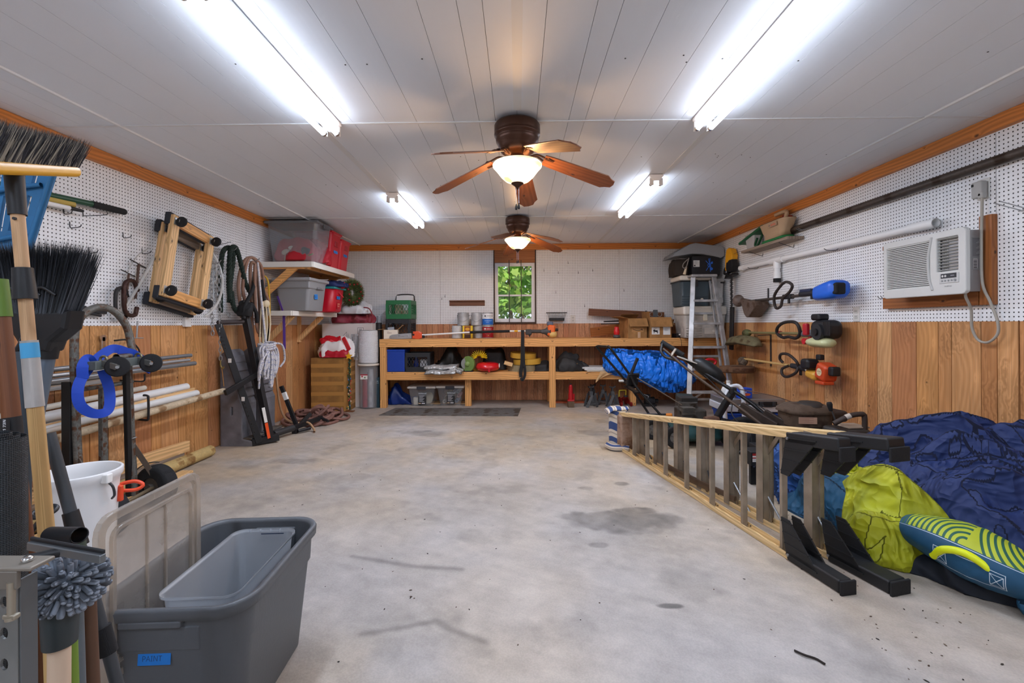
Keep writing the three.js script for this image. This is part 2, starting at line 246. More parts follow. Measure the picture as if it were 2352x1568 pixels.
// ceiling: painted grooved boards in sheets, seam strips
const mCeil = new THREE.MeshPhysicalMaterial({ color: '#e2e5ea', roughness: 0.5, bumpMap: rep(texBoard, 3, 1), bumpScale: 0.0004 });
const mStrip = M('#dcdcdc', 0.5);
{
  const c = structGroup('ceiling');
  mesh('slab', box(7, 0.12, 10, 0, CH + 0.075, -2.7), M('#b8b8b8', 0.9), c);
  const pat = [0, 0.117, 0.309, 0.407, 0.58, 0.80, 0.98, 1.21], patL = [0, 0.13, 0.228, 0.378, 0.604, 0.79, 0.99, 1.21], edges = [];
  for (let k = -3; k < 3; k++) for (const p of (k < 0 ? patL.map(q => 1.21 - q).reverse() : pat).slice(0, -1)) { const x = k * 1.21 + p; if (x > WL - 0.05 && x < WR + 0.05) edges.push(x); }
  edges.push(WR + 0.05); if (edges[0] > WL) edges.unshift(WL - 0.05);
  const rows = [[WF, -0.31], [-0.31, -2.75], [-2.75, -5.19], [-5.19, WB - 0.02]];
  for (const [z0, z1] of rows) for (let i = 0; i < edges.length - 1; i++) {
    const w = edges[i + 1] - edges[i] - 0.002; if (w < 0.01) continue;
    mesh('board', box(w, 0.014, z0 - z1 - 0.004, (edges[i] + edges[i + 1]) / 2, CH + 0.007, (z0 + z1) / 2), mCeil, c, { ax: 'z' });
  }
  const screw = [];
  for (let k = 0; k < 60; k++) { const x = rnd(-2.6, 2.6), z = [-2.1, -3.35, -3.95, -4.55, -6][k % 5] + rnd(-0.05, 0.05); screw.push(cyl(0.004, 0.002, x, CH - 0.0005, z, 0, 0, 0, 8)); }
  mesh('screw_heads', screw, mSteelDk, c).userData.kind = 'stuff';
  struct('trim_1', box(0.044, 0.008, 3.9, 0.002, CH - 0.003, 1.36 - 2.0), mStrip);
  struct('trim_2', box(0.016, 0.012, 8.5, -2.42, CH - 0.005, -2.7), mStrip); struct('trim_3', box(0.016, 0.012, 8.5, 2.43, CH - 0.005, -2.7), mStrip);
  struct('trim_4', box(0.04, 0.006, 8.5, -1.21, CH - 0.002, -2.7), mStrip); struct('trim_5', box(0.04, 0.006, 8.5, 1.21, CH - 0.002, -2.7), mStrip);
  for (const [i, z] of [-2.75, -5.19].entries()) struct('trim_' + (6 + i), box(5.7, 0.006, 0.016, -0.03, CH - 0.002, z), mStrip);
}
// side walls: hardboard core, panelling planks below, pegboard sheets above, stained board under the ceiling
function planks(parent, edges, make) { for (let i = 0; i < edges.length - 1; i++) make(edges[i], edges[i + 1], i, parent); }
function patt(from, to, rest) { const w = [0.096, 0.192, 0.097, 0.17, 0.216, 0.142, 0.1, 0.115], o = [from]; let k = 0; while (o[o.length - 1] > to) o.push(o[o.length - 1] - w[k++ % 8]); o[o.length - 1] = to; return o; }
const rightEdges = [...patt(WF - 0.3, -2.645).slice(0, -1), -2.645, -2.761, -2.856, -3.048, -3.144, -3.314, -3.53, -3.672, -3.771, -3.887, -4.075, -4.298, -4.44, -4.54, -4.682, -4.832, -4.929, -5.076, -5.299, -5.472, -5.572, -5.771, -5.873, -6.02, -6.21, -6.31, -6.45, -6.66, -6.8, WB];
const leftEdges = [...patt(WF - 0.3, -2.681).slice(0, -1), -2.681, -2.831, -2.972, -3.064, -3.207, -3.425, -3.585, -3.683, -3.874, -3.965, -4.065, -4.246, -4.42, -4.52, -4.71, -4.86, -4.96, -5.15, -5.319, -5.477, -5.692, -5.857, -6.02, -6.197, -6.34, -6.5, -6.7, -6.85, WB];
for (const [side, X, s, edges, seams] of [['left', WL, 1, leftEdges, [-0.32, -2.74, -4.86]], ['right', WR, -1, rightEdges, [-0.32, -2.761, -4.682, -5.9]]]) {
  const w = structGroup('wall_' + side);
  mesh('core', box(0.12, CH + 0.1, WF - WB + 0.3, X - s * 0.075, CH / 2, (WF + WB) / 2), mCore, w);
  planks(w, edges, (a, b, i) => mesh('plank', box(0.012, PEG, a - b - 0.005, X - s * 0.0065, PEG / 2 + 0.004, (a + b) / 2), pick(woodTones), w, { ax: 'y' }));
  const zs = [WF, ...seams, WB];
  for (let i = 0; i < zs.length - 1; i++) { const g = box(0.006, CH - PEG, zs[i] - zs[i + 1] - 0.004, X - s * 0.002, (CH + PEG) / 2, (zs[i] + zs[i + 1]) / 2); mesh('pegboard', g, mPeg, w, { ax: 'y', o: 0.0127, o2: 0.006 }); }
  struct('trim_' + (side === 'left' ? 8 : 9), box(0.036, 0.088, WF - WB, X + s * 0.018, CH - 0.046, (WF + WB) / 2), mOrange, { ax: 'z' });
}
struct('trim_10', box(WR - WL - 0.07, 0.088, 0.036, (WL + WR) / 2, CH - 0.046, WB + 0.018), mOrange, { ax: 'x' });
// back wall with the window opening
const WX0 = -0.358, WX1 = 0.262, WY0 = 1.2, WY1 = 2.115;
{
  const w = structGroup('wall_back'), z = WB - 0.075;
  mesh('core', [box(WX0 - WL + 0.2, CH + 0.1, 0.12, (WX0 + WL - 0.2) / 2, CH / 2, z), box(WR + 0.2 - WX1, CH + 0.1, 0.12, (WX1 + WR + 0.2) / 2, CH / 2, z), box(WX1 - WX0, WY0, 0.12, (WX0 + WX1) / 2, WY0 / 2, z), box(WX1 - WX0, CH + 0.05 - WY1, 0.12, (WX0 + WX1) / 2, (CH + 0.05 + WY1) / 2, z)], mCore, w);
  const e = [WL]; const ws = [0.082, 0.078, 0.068, 0.088, 0.083, 0.084, 0.1, 0.06]; let k = 0; while (e[e.length - 1] < WR) e.push(e[e.length - 1] + ws[k++ % 8]); e[e.length - 1] = WR;
  for (let i = 0; i < e.length - 1; i++) mesh('plank', box(e[i + 1] - e[i] - 0.004, PEG, 0.012, (e[i] + e[i + 1]) / 2, PEG / 2 + 0.004, WB - 0.0065), pick(backTones), w, { ax: 'y' });
  for (const [a, b] of [[WL, -1.2], [-1.196, -0.374], [0.28, 1.55], [1.554, WR]]) mesh('pegboard', box(b - a, CH - PEG, 0.006, (a + b) / 2, (CH + PEG) / 2, WB - 0.002), mPeg, w, { ax: 'y', o: 0.0127, o2: 0.006 });
  // wall behind the camera
  const f = structGroup('wall_front');
  mesh('core', box(6.2, CH + 0.1, 0.12, 0, CH / 2, WF + 0.06), M('#d8d4cc', 0.8), f);
}
// window: stained header and casing, white sashes, glass, dark security bars
{
  const w = structGroup('window_1'), z = WB, cx = (WX0 + WX1) / 2, W = WX1 - WX0;
  mesh('header_board', [box(W + 0.02, 0.13, 0.022, cx, 2.241, z + 0.008)], mCedar, w, { ax: 'x' });
  mesh('header_board', [box(W + 0.02, 0.062, 0.02, cx, 2.144, z + 0.004)], mCedar, w, { ax: 'x' });
  const mCase = M('#3a2418', 0.6, 0, { tex: 'board' });
  mesh('casing', [box(0.014, 1.12, 0.05, WX0 - 0.007, WY0 + 0.55, z - 0.005), box(0.014, 1.12, 0.05, WX1 + 0.007, WY0 + 0.55, z - 0.005), box(W + 0.03, 0.026, 0.06, cx, WY0 - 0.012, z)], mCase, w);
  const mVinyl = M('#e9eaee', 0.4);
  const fr = (x0, x1, y0, y1, t, d, zz) => [box(x1 - x0, t, d, (x0 + x1) / 2, y0 + t / 2, zz), box(x1 - x0, t, d, (x0 + x1) / 2, y1 - t / 2, zz), box(t, y1 - y0 - 2 * t, d, x0 + t / 2, (y0 + y1) / 2, zz), box(t, y1 - y0 - 2 * t, d, x1 - t / 2, (y0 + y1) / 2, zz)];
  mesh('window_frame', fr(WX0 + 0.002, WX1 - 0.002, WY0, 2.113, 0.03, 0.06, z - 0.06), mVinyl, w);
  const mid = 1.612;
  const s1 = mesh('sash', fr(WX0 + 0.03, WX1 - 0.03, mid - 0.012, 2.085, 0.02, 0.02, z - 0.075), mVinyl, w), s2 = mesh('sash', fr(WX0 + 0.03, WX1 - 0.03, WY0 + 0.03, mid + 0.014, 0.026, 0.02, z - 0.05), mVinyl, w);
  const glass = new THREE.MeshPhysicalMaterial({ color: '#ffffff', transmission: 1, roughness: 0, thickness: 0, ior: 1.5 });
  const pane = (s, y0, y1, zz) => { const p = new THREE.Mesh(new THREE.PlaneGeometry(W - 0.1, y1 - y0).translate(cx, (y0 + y1) / 2, zz), glass); p.name = 'pane'; s.add(p); };
  pane(s1, mid + 0.008, 2.066, z - 0.075); pane(s2, WY0 + 0.055, mid - 0.012, z - 0.05);
  for (const x of [-0.133, 0.05]) mesh('security_bar', box(0.012, 0.95, 0.012, x, 1.675, z + 0.012), mBlack, w);
}
// ---------------------------------------------------------------- ceiling lights
const mTube = new THREE.MeshStandardMaterial({ color: '#ffffff', emissive: '#e0ecff', emissiveIntensity: TUBE_GLOW, roughness: 0.4 });
function strip(x, z, label, L = 1.19) {
  const t = thing('fluorescent_light', label, 'light', [x, CH, z]);
  mesh('housing', [ext([[-0.055, 0], [0.055, 0], [0.055, -0.012], [0.02, -0.05], [-0.02, -0.05], [-0.055, -0.012]], L + 0.03, 0, 0, -0.006, 0)], M('#f2f2f2', 0.35), t);
  for (const s of [-1, 1]) {
    const tb = mesh('lamp_tube', cyl(0.0155, L - 0.05, s * 0.038, -0.074, 0, PI / 2), mTube, t);
    for (const e of [-1, 1]) { mesh('end_cap', cyl(0.016, 0.02, s * 0.038, -0.074, e * (L / 2 - 0.02), PI / 2), mChrome, tb); mesh('lamp_holder', box(0.03, 0.055, 0.012, s * 0.038, -0.06, e * (L / 2 - 0.004)), M('#dddddd', 0.5), t); }
  }
  const a = new THREE.RectAreaLight('#d9e8ff', TUBE_POWER, 0.11, L - 0.05); a.position.set(x, CH - 0.094, z); a.rotation.x = -PI / 2; scene.add(a);
}
strip(-1.12, -2.14, 'twin tube fluorescent strip light near the camera, beside the yellow broom');
strip(1.1, -2.12, 'twin tube fluorescent strip light above the right wall, nearest the camera');
strip(-1.16, -4.8, 'far fluorescent strip light on the ceiling toward the clear storage box');
strip(1.14, -4.35, 'far fluorescent strip light on the ceiling toward the stacked coolers');
strip(-1.12, 0.75, 'fluorescent strip light behind the camera, over the tool corner');
strip(1.1, 0.75, 'fluorescent strip light behind the camera, over the open floor');
// ceiling fans
const mBronze = M('#4a2f22', 0.35, 0.6), mBlade = M('#7a4a2c', 0.45, 0, { tex: 'board' });
const texBowl = dtex(256, 128, (u, v) => { const a = sm(clamp((fbm(u * 6, v * 4, 4, 6, 4) - 0.5) * 4)); return [1, lerp(0.95, 0.72, a), lerp(0.82, 0.42, a)]; });
const mBowl = new THREE.MeshStandardMaterial({ color: '#ffe9c8', emissive: '#ffffff', emissiveMap: texBowl, emissiveIntensity: BOWL_GLOW, roughness: 0.35 });
function fan(z, phase, label) {
  const t = thing('ceiling_fan', label, 'ceiling fan', [0, CH, z]);
  mesh('motor_housing', lathe([[0.0, 0], [0.075, 0], [0.078, -0.012], [0.128, -0.016], [0.138, -0.03], [0.138, -0.068], [0.134, -0.074], [0.139, -0.08], [0.138, -0.09], [0.126, -0.1], [0.13, -0.108], [0.127, -0.128], [0.112, -0.15], [0.114, -0.156], [0.105, -0.168], [0.098, -0.185], [0.07, -0.2], [0, -0.205]], 40), mBronze, t);
  mesh('light_fitter', lathe([[0.04, -0.2], [0.044, -0.24], [0.09, -0.25], [0.1, -0.262], [0, -0.264]], 32), mBronze, t);
  const bowl = mesh('glass_shade', lathe([[0.1, -0.25], [0.142, -0.256], [0.149, -0.264], [0.147, -0.275], [0.128, -0.296], [0.098, -0.335], [0.07, -0.36], [0.028, -0.376], [0, -0.378]], 40), mBowl, t, { uv: true });
  mesh('finial', lathe([[0, -0.366], [0.036, -0.37], [0.038, -0.376], [0.024, -0.386], [0.012, -0.396], [0.009, -0.408], [0, -0.412]], 20), mBronze, t);
  for (const [dx, l] of [[-0.008, 0.1], [0.008, 0.095]]) { const c = mesh('pull_chain', rod([dx, -0.4, 0.005], [dx, -0.4 - l, 0.005], 0.0016, 0.0016, 6), mSteel, t); mesh('pull_knob', lathe([[0, 0], [0.003, 0], [0.008, -0.022], [0.006, -0.034], [0, -0.036]], 10, dx, -0.4 - l, 0.005), mBlack, c); }
  for (let k = 0; k < 5; k++) {
    const a = R(phase + 72 * k), g = new THREE.Group(); g.name = 'blade_arm'; g.rotation.y = -a; g.position.y = -0.212; t.add(g);
    const sl = -Math.atan2(0.135, 0.46);
    const iron = mesh('blade_iron', [tube([[0.07, 0.0, 0], [0.12, 0.012, 0.012], [0.17, -0.01, 0.026], [0.2, -0.02, 0.034]], 0.006, 20, 6), tube([[0.07, 0, 0], [0.12, 0.012, -0.012], [0.17, -0.01, -0.026], [0.2, -0.02, -0.034]], 0.006, 20, 6), tube([[0.19, -0.016, 0.04], [0.17, -0.01, 0.02], [0.2, -0.018, 0], [0.17, -0.01, -0.02], [0.19, -0.016, -0.04]], 0.005, 24, 6), box(0.05, 0.006, 0.07, 0.195, -0.019, 0, 0, 0, sl)], mBronze, g);
    const sh = [[0.16, -0.05], [0.2, -0.056], [0.56, -0.07], [0.585, -0.048], [0.615, -0.034], [0.622, 0], [0.615, 0.034], [0.585, 0.048], [0.56, 0.07], [0.2, 0.056], [0.16, 0.05]];
    const b = ext(sh, 0.007, 0.0015, 0, 0, 0, PI / 2); b.translate(-0.16, 0, 0).rotateX(R(-11)).rotateZ(sl).translate(0.165, -0.012, 0);
    mesh('blade', b, mBlade, g, { ax: 'x' });
  }
  const l = new THREE.PointLight('#ffc480', BULB_POWER); l.position.set(0, CH - 0.3, z); l.castShadow = true; l.shadow.radius = 2; scene.add(l);
}
fan(-2.75, 61.7, 'bronze five blade ceiling fan with lit bowl, the nearer and larger one');
fan(-5.19, 41, 'bronze five blade ceiling fan with lit bowl, farther one before the window');
// ---------------------------------------------------------------- outside the window
{
  struct('ground', box(30, 0.1, 22, 0, -0.35, -18.5), M('#5a5438', 0.95));
  const leaf = (() => { const s = new THREE.Shape([[0, 0], [0.3, 0.1], [0.55, 0.05], [0.45, 0.35], [0.62, 0.6], [0.3, 0.62], [0, 1], [-0.3, 0.62], [-0.62, 0.6], [-0.45, 0.35], [-0.55, 0.05], [-0.3, 0.1]].map(p => new THREE.Vector2(...p))); const g = new THREE.ShapeGeometry(s), p = g.attributes.position; for (let i = 0; i < p.count; i++) p.setZ(i, -0.35 * (p.getX(i) ** 2 + (p.getY(i) - 0.4) ** 2)); g.computeVertexNormals(); return g; })();
  const foliage = (parent, n, size, cols, place) => {
    const m = new THREE.InstancedMesh(leaf, new THREE.MeshPhysicalMaterial({ color: '#ffffff', roughness: 0.9, transmission: 0.35, thickness: 0 }), n), d = new THREE.Object3D(), c = new THREE.Color();
    for (let i = 0; i < n; i++) { d.position.set(...place(i)); d.rotation.set(rnd(-1.4, 0.3), rnd(-1, 1), rnd(-3, 3)); d.scale.setScalar(size * rnd(0.6, 1.3)); d.updateMatrix(); m.setMatrixAt(i, d.matrix); m.setColorAt(i, c.set(pick(cols)).multiplyScalar(rnd(0.7, 1.25))); }
    m.name = 'foliage'; m.userData.kind = 'stuff'; m.castShadow = m.receiveShadow = true; parent.add(m);
  };
  const t = thing('tree', 'pale trunked broad leaved tree outside the window', 'tree', [-0.16, -0.3, -10]);
  mesh('trunk', [tube([[0, 0, 0], [0.03, 1.2, 0], [-0.03, 2.4, 0], [0.05, 4, 0.1]], 0.045, 30, 10), tube([[-0.02, 2.2, 0], [0.35, 2.7, 0.3], [0.8, 3.1, 0.5]], 0.02, 16, 6), tube([[-0.02, 2.3, 0], [-0.4, 2.6, 0.3], [-0.8, 3.0, 0.4]], 0.02, 16, 6)], M('#b8ae98', 0.9, 0, { tex: 'dirt' }), t);
  foliage(t, 1500, 0.17, ['#8fc048', '#a8d05a', '#6fa63a', '#b9dc70', '#7cb342'], () => { const a = rnd(0, 6.3), q = Math.sqrt(rnd()); return [q * 1.5 * Math.cos(a) + 0.1, rnd(1.75, 3.6), q * 1.1 * Math.sin(a) + 0.3]; });
  for (const [k, [x, z, w, h, lab]] of [[-1.6, -12, 1.7, 3.4, 'dense green bush outside the window, toward the paint cans'], [1.5, -12.3, 1.8, 3.6, 'dense green bush outside the window, toward the wire basket'], [0.1, -14, 3, 5.2, 'tall dark green thicket farthest behind the window tree']].entries()) {
    const b = thing('bush', lab, 'bush', [x, -0.3, z]);
    mesh('stem', tube([[0, 0, 0], [0.06, h * 0.5, 0], [0, h * 0.9, 0.05]], 0.03, 12, 6), mBrownWood, b);
    foliage(b, k === 2 ? 2600 : 1500, 0.12, ['#4f7a2a', '#3c6423', '#6a8f35', '#5b6d2c', '#2f4f1e'], () => { const a = rnd(0, 6.3), q = Math.sqrt(rnd()); return [q * w * Math.cos(a), rnd(0.05, h), q * 0.7 * Math.sin(a)]; });
  }
}
// ---------------------------------------------------------------- workbench along the back wall
const BF = -6.38, BT = 0.966, BS = 0.5;      // front, top and shelf heights
{
  const b = thing('workbench', 'long pine workbench with lower shelf along the back wall', 'workbench', [0, 0, 0]);
  mesh('front_rail', rbox(4.79, 0.112, 0.038, 0.003, 0.443, BT - 0.056, BF - 0.019), mPine, b, { ax: 'x' });
  for (let i = 0; i < 4; i++) mesh('top_board', rbox(4.79, 0.03, 0.138, 0.003, 0.443, BT - 0.017, BF - 0.112 - i * 0.145), mPine, b, { ax: 'x' });
  for (const [x0, x1] of [[-1.86, 0.432], [0.522, 2.838]]) { mesh('shelf_rail', rbox(x1 - x0, 0.098, 0.036, 0.003, (x0 + x1) / 2, BS - 0.062, BF - 0.03), mPine, b, { ax: 'x' }); for (let i = 0; i < 4; i++) mesh('shelf_board', rbox(x1 - x0, 0.022, 0.138, 0.003, (x0 + x1) / 2, BS - 0.011, BF - 0.085 - i * 0.145), mPine, b, { ax: 'x' }); }
  for (const [x, z, h, y0] of [[-1.902, BF - 0.045, BT - 0.112, 0], [0.477, BF - 0.045, BT - 0.112, 0], [-0.72, BF - 0.17, BS - 0.022, 0], [1.63, BF - 0.17, BS - 0.022, 0], [-1.9, WB + 0.08, BT - 0.04, 0], [0.48, WB + 0.08, BT - 0.04, 0]]) mesh('leg', rbox(0.088, h, 0.088, 0.004, x, y0 + h / 2, z), mPine, b, { ax: 'y' });
  const plate = one('floor_plank', 'pale plank lying on the floor under the workbench', 'plank', rbox(1.1, 0.012, 0.2, 0.003, -1.3, 0.006, -6.78), mPineLt);
}
// crates
function crate(name, label, w, h, d, pos, mat, group) {
  const t = thing(name, label, 'crate', pos, 0, group), rt = 0.014;
  const ringAt = (y, hh) => ext(rrect(w, d, 0.02), hh, 0, 0, y, 0, PI / 2, 0, 0, [rrect(w - 2 * rt, d - 2 * rt, 0.012)]);
  mesh('top_rim', ringAt(h - 0.03, 0.06), mat, t); mesh('bottom_band', ringAt(h * 0.13, h * 0.26), mat, t); mesh('base', box(w - 0.02, 0.008, d - 0.02, 0, 0.006, 0), mat, t);
  for (const sx of [-1, 1]) for (const sz of [-1, 1]) mesh('corner_post', box(0.04, h * 0.6, 0.04, sx * (w / 2 - 0.022), h * 0.5, sz * (d / 2 - 0.022)), mat, t);
  const bars = (len, place) => { for (let k = -4; k <= 4; k++) for (const s of [-1, 1]) { const y0 = h * 0.26, y1 = h - 0.06, dx = (y1 - y0) * 0.6 * s, c = k * len / 8; let a = c - dx / 2, b = c + dx / 2, ya = y0, yb = y1; const L = len / 2 - 0.03; for (let q = 0; q < 1; q++) { const cl = v => clamp(v, -L, L); const ta = a === b ? 0 : (cl(a) - a) / (b - a), tb = (cl(b) - a) / (b - a); [ya, yb] = [lerp(y0, y1, ta), lerp(y0, y1, tb)]; a = cl(a); b = cl(b); } if (Math.abs(ya - yb) > 0.02) mesh('lattice_bar', place(a, ya, b, yb), mat, t); } };
  bars(w, (a, ya, b, yb) => bar([a, ya, d / 2 - 0.008], [b, yb, d / 2 - 0.008], 0.006, 0.006)); bars(d, (a, ya, b, yb) => bar([w / 2 - 0.008, ya, a], [w / 2 - 0.008, yb, b], 0.006, 0.006));
  return t;
}
const mCrateBlack = M('#202124', 0.55), mCrateGreen = M('#1f6a3c', 0.5);
crate('milk_crate', 'black lattice crate on the workbench under the green crate', 0.365, 0.285, 0.36, [-1.735, BT, -6.74], mCrateBlack);
crate('milk_crate', 'green lattice crate stacked on the black crate', 0.37, 0.27, 0.36, [-1.73, BT + 0.287, -6.74], mCrateGreen);
one('soda_carton', 'white and brown packet seen inside the green crate', 'packet', [rbox(0.1, 0.19, 0.1, 0.01, -1.76, BT + 0.4, -6.72), rbox(0.13, 0.11, 0.12, 0.01, -1.66, BT + 0.36, -6.71)], M('#c9b7a0', 0.6, 0, { tex: 'dirt' }));
{
  const t = thing('seat_cushion', 'white seat pad with black frame standing in the green crate', 'cushion', [-1.71, BT + 0.3, -6.84]);
  mesh('pad', rbox(0.25, 0.36, 0.03, 0.012, 0, 0.165, 0.0, -0.12), M('#dfe0e0', 0.7, 0, { bump: 'weave' }), t);
  mesh('frame', tube([[-0.15, 0, 0], [-0.14, 0.3, -0.05], [-0.1, 0.355, -0.055], [0.1, 0.355, -0.055], [0.14, 0.3, -0.05], [0.15, 0, 0]], 0.009, 40, 8), mBlack, t);
}
{
  const t = thing('bolt_box', 'small white open carton beside the black crate', 'box', [-1.83, BT, -6.56], 0.06), mc = M('#e6dccb', 0.8);
  mesh('body', ext(rrect(0.2, 0.1, 0.002), 0.13, 0, 0, 0.066, 0, PI / 2, 0, 0, [rrect(0.195, 0.095, 0.002)]), mc, t); mesh('base', box(0.19, 0.004, 0.09, 0, 0.004, 0), mc, t);
  mesh('flap', box(0.09, 0.004, 0.1, -0.14, 0.138, 0, 0, 0, 0.12), M('#c99d6c', 0.85), t); mesh('flap', box(0.1, 0.004, 0.1, 0.135, 0.165, 0, 0, 0, 0.7), M('#c99d6c', 0.85), t);
  mesh('contents', [rbox(0.1, 0.06, 0.06, 0.01, -0.01, 0.14, 0, 0, 0.3, 0.1)], M('#8b8f96', 0.5, 0.4), t);
  sticker('print', 0.11, 0.05, canvasTex(220, 100, (c, w, h) => { c.fillStyle = '#e6dccb'; c.fillRect(0, 0, w, h); c.fillStyle = '#6b3a3a'; c.font = 'bold 34px sans-serif'; c.fillText('RIDGE Z', 30, 70); c.font = '18px sans-serif'; c.fillText('SCREWS', 20, 28); }), t, -0.01, 0.09, 0.051);
}
// pole saw on the bench with its hanging strap
{
  const t = thing('pole_saw', 'orange and white pole saw lying along the workbench top', 'pole saw', [0, 0, 0]);
  const z = -6.5;
  const bp = [[0, 0]]; const pts = [[-0.29, -0.004], [-0.28, 0.02], [-0.25, 0.034], [-0.1, 0.044], [0.03, 0.046], [0.03, -0.03], [-0.1, -0.03], [-0.25, -0.026], [-0.28, -0.018]];
  const blade = mesh('guide_bar', ext(pts, 0.006, 0.001, -1.555, BT + 0.035, z, 0, 0, 0.04), M('#b9bcbf', 0.35, 0.8), t);
  sticker('print', 0.16, 0.032, canvasTex(400, 80, (c, w, h) => { c.fillStyle = '#b4b7ba'; c.fillRect(0, 0, w, h); c.fillStyle = '#26282c'; c.font = 'bold 54px sans-serif'; c.fillText('Husqvarna', 78, 58); c.lineWidth = 8; c.strokeStyle = '#26282c'; c.strokeRect(18, 18, 40, 40); c.fillRect(32, 10, 12, 30); }), blade, -1.64, BT + 0.041, z + 0.0038, 0, 0, 0.04);
  const teeth = []; for (let i = 0; i < 26; i++) teeth.push(box(0.006, 0.007, 0.004, -1.825 + i * 0.011, BT + 0.007 + i * 0.00045, z, 0, 0, 0.5)); mesh('saw_chain', [bar([-1.83, BT + 0.009, z], [-1.53, BT + 0.017, z], 0.005, 0.008), ...teeth], mSteelDk, t);
  mesh('saw_head', ext([[-0.03, -0.035], [0.05, -0.05], [0.09, -0.03], [0.085, 0.03], [0.05, 0.05], [-0.02, 0.045]], 0.07, 0.01, -1.47, BT + 0.052, z), M('#e2542a', 0.4), t);
  mesh('sprocket_cover', [cyl(0.014, 0.012, -1.488, BT + 0.06, z + 0.038, PI / 2), rbox(0.05, 0.04, 0.05, 0.01, -1.36, BT + 0.03, z)], mBlack, t);
  mesh('pole', rod([-1.4, BT + 0.052, z], [-0.69, BT + 0.09, z], 0.0125), M('#e6e6e4', 0.35), t);
  mesh('foam_grip', rod([-0.69, BT + 0.09, z], [-0.12, BT + 0.104, z], 0.019), mBlackRough, t);
  mesh('pole', rod([-0.12, BT + 0.104, z], [0.12, BT + 0.103, z], 0.0125), M('#e6e6e4', 0.35), t); mesh('warning_band', rod([-0.055, BT + 0.104, z], [-0.005, BT + 0.104, z], 0.0135), M('#e0a81e', 0.5), t);
  mesh('handle', [rod([0.12, BT + 0.1, z], [0.36, BT + 0.098, z], 0.024, 0.026), rbox(0.09, 0.08, 0.05, 0.015, 0.15, BT + 0.09, z)], M('#3c3c3e', 0.6), t);
  mesh('trigger', ext([[0, 0], [0.05, -0.01], [0.02, -0.05]], 0.012, 0.002, 0.14, BT + 0.07, z), mBlack, t);
  mesh('clutch_cover', lathe([[0.028, 0], [0.04, 0.05], [0.075, 0.1], [0.08, 0.13], [0, 0.13]], 20, 0.33, BT + 0.095, z, 0, 0, -PI / 2), M('#4b4b4d', 0.5), t);
  mesh('engine_cover', rbox(0.11, 0.16, 0.15, 0.03, 0.47, BT + 0.11, z, 0, 0, -0.08), M('#ea6a26', 0.4), t); mesh('fuel_tank', sph(0.062, 0.49, BT + 0.055, z + 0.03, 1.05, 0.85, 1), M('#d9b36a', 0.4), t);
  mesh('air_filter', rbox(0.09, 0.06, 0.09, 0.02, 0.455, BT + 0.21, z), M('#5a6478', 0.5), t); mesh('starter', [cyl(0.02, 0.05, 0.545, BT + 0.12, z, 0, 0, PI / 2)], mBlack, t);
  const sx = 0.062, zf = BF + 0.02, strapM = M('#202022', 0.9, 0, { bump: 'weave' });
  const ribbon = (p, w) => { const c = curve(p), n = 60, L = [], Rr = []; const rings = []; for (let i = 0; i <= n; i++) { const q = c.getPoint(i / n), tn = c.getTangent(i / n), sd = V().crossVectors(tn, V(0, 0, 1)); if (sd.length() < 0.2) sd.set(1, 0, 0); sd.normalize().multiplyScalar(w / 2); const nn = V().crossVectors(tn, sd).normalize().multiplyScalar(0.0015); rings.push([q.clone().add(sd).add(nn), q.clone().sub(sd).add(nn), q.clone().sub(sd).sub(nn), q.clone().add(sd).sub(nn)].map(v => [v.x, v.y, v.z])); } return loft(rings); };
  mesh('strap', ribbon([[sx, BT + 0.115, z + 0.004], [sx, BT + 0.11, z + 0.02], [sx + 0.002, BT + 0.03, -6.4], [sx, BT - 0.03, zf], [sx - 0.004, 0.8, zf], [sx - 0.01, 0.62, zf + 0.003], [sx - 0.03, 0.5, zf + 0.003], [sx - 0.025, 0.43, zf + 0.006]], 0.048), strapM, t);
  mesh('strap', ribbon([[sx + 0.012, 0.86, zf + 0.006], [sx + 0.014, 0.64, zf + 0.006], [sx + 0.03, 0.54, zf + 0.01], [sx + 0.026, 0.45, zf + 0.01], [sx - 0.005, 0.392, zf + 0.01], [sx - 0.03, 0.42, zf + 0.004]], 0.036), strapM, t);
  mesh('buckle', rbox(0.03, 0.05, 0.012, 0.004, sx + 0.018, 0.6, zf + 0.012), mBlack, t);
}
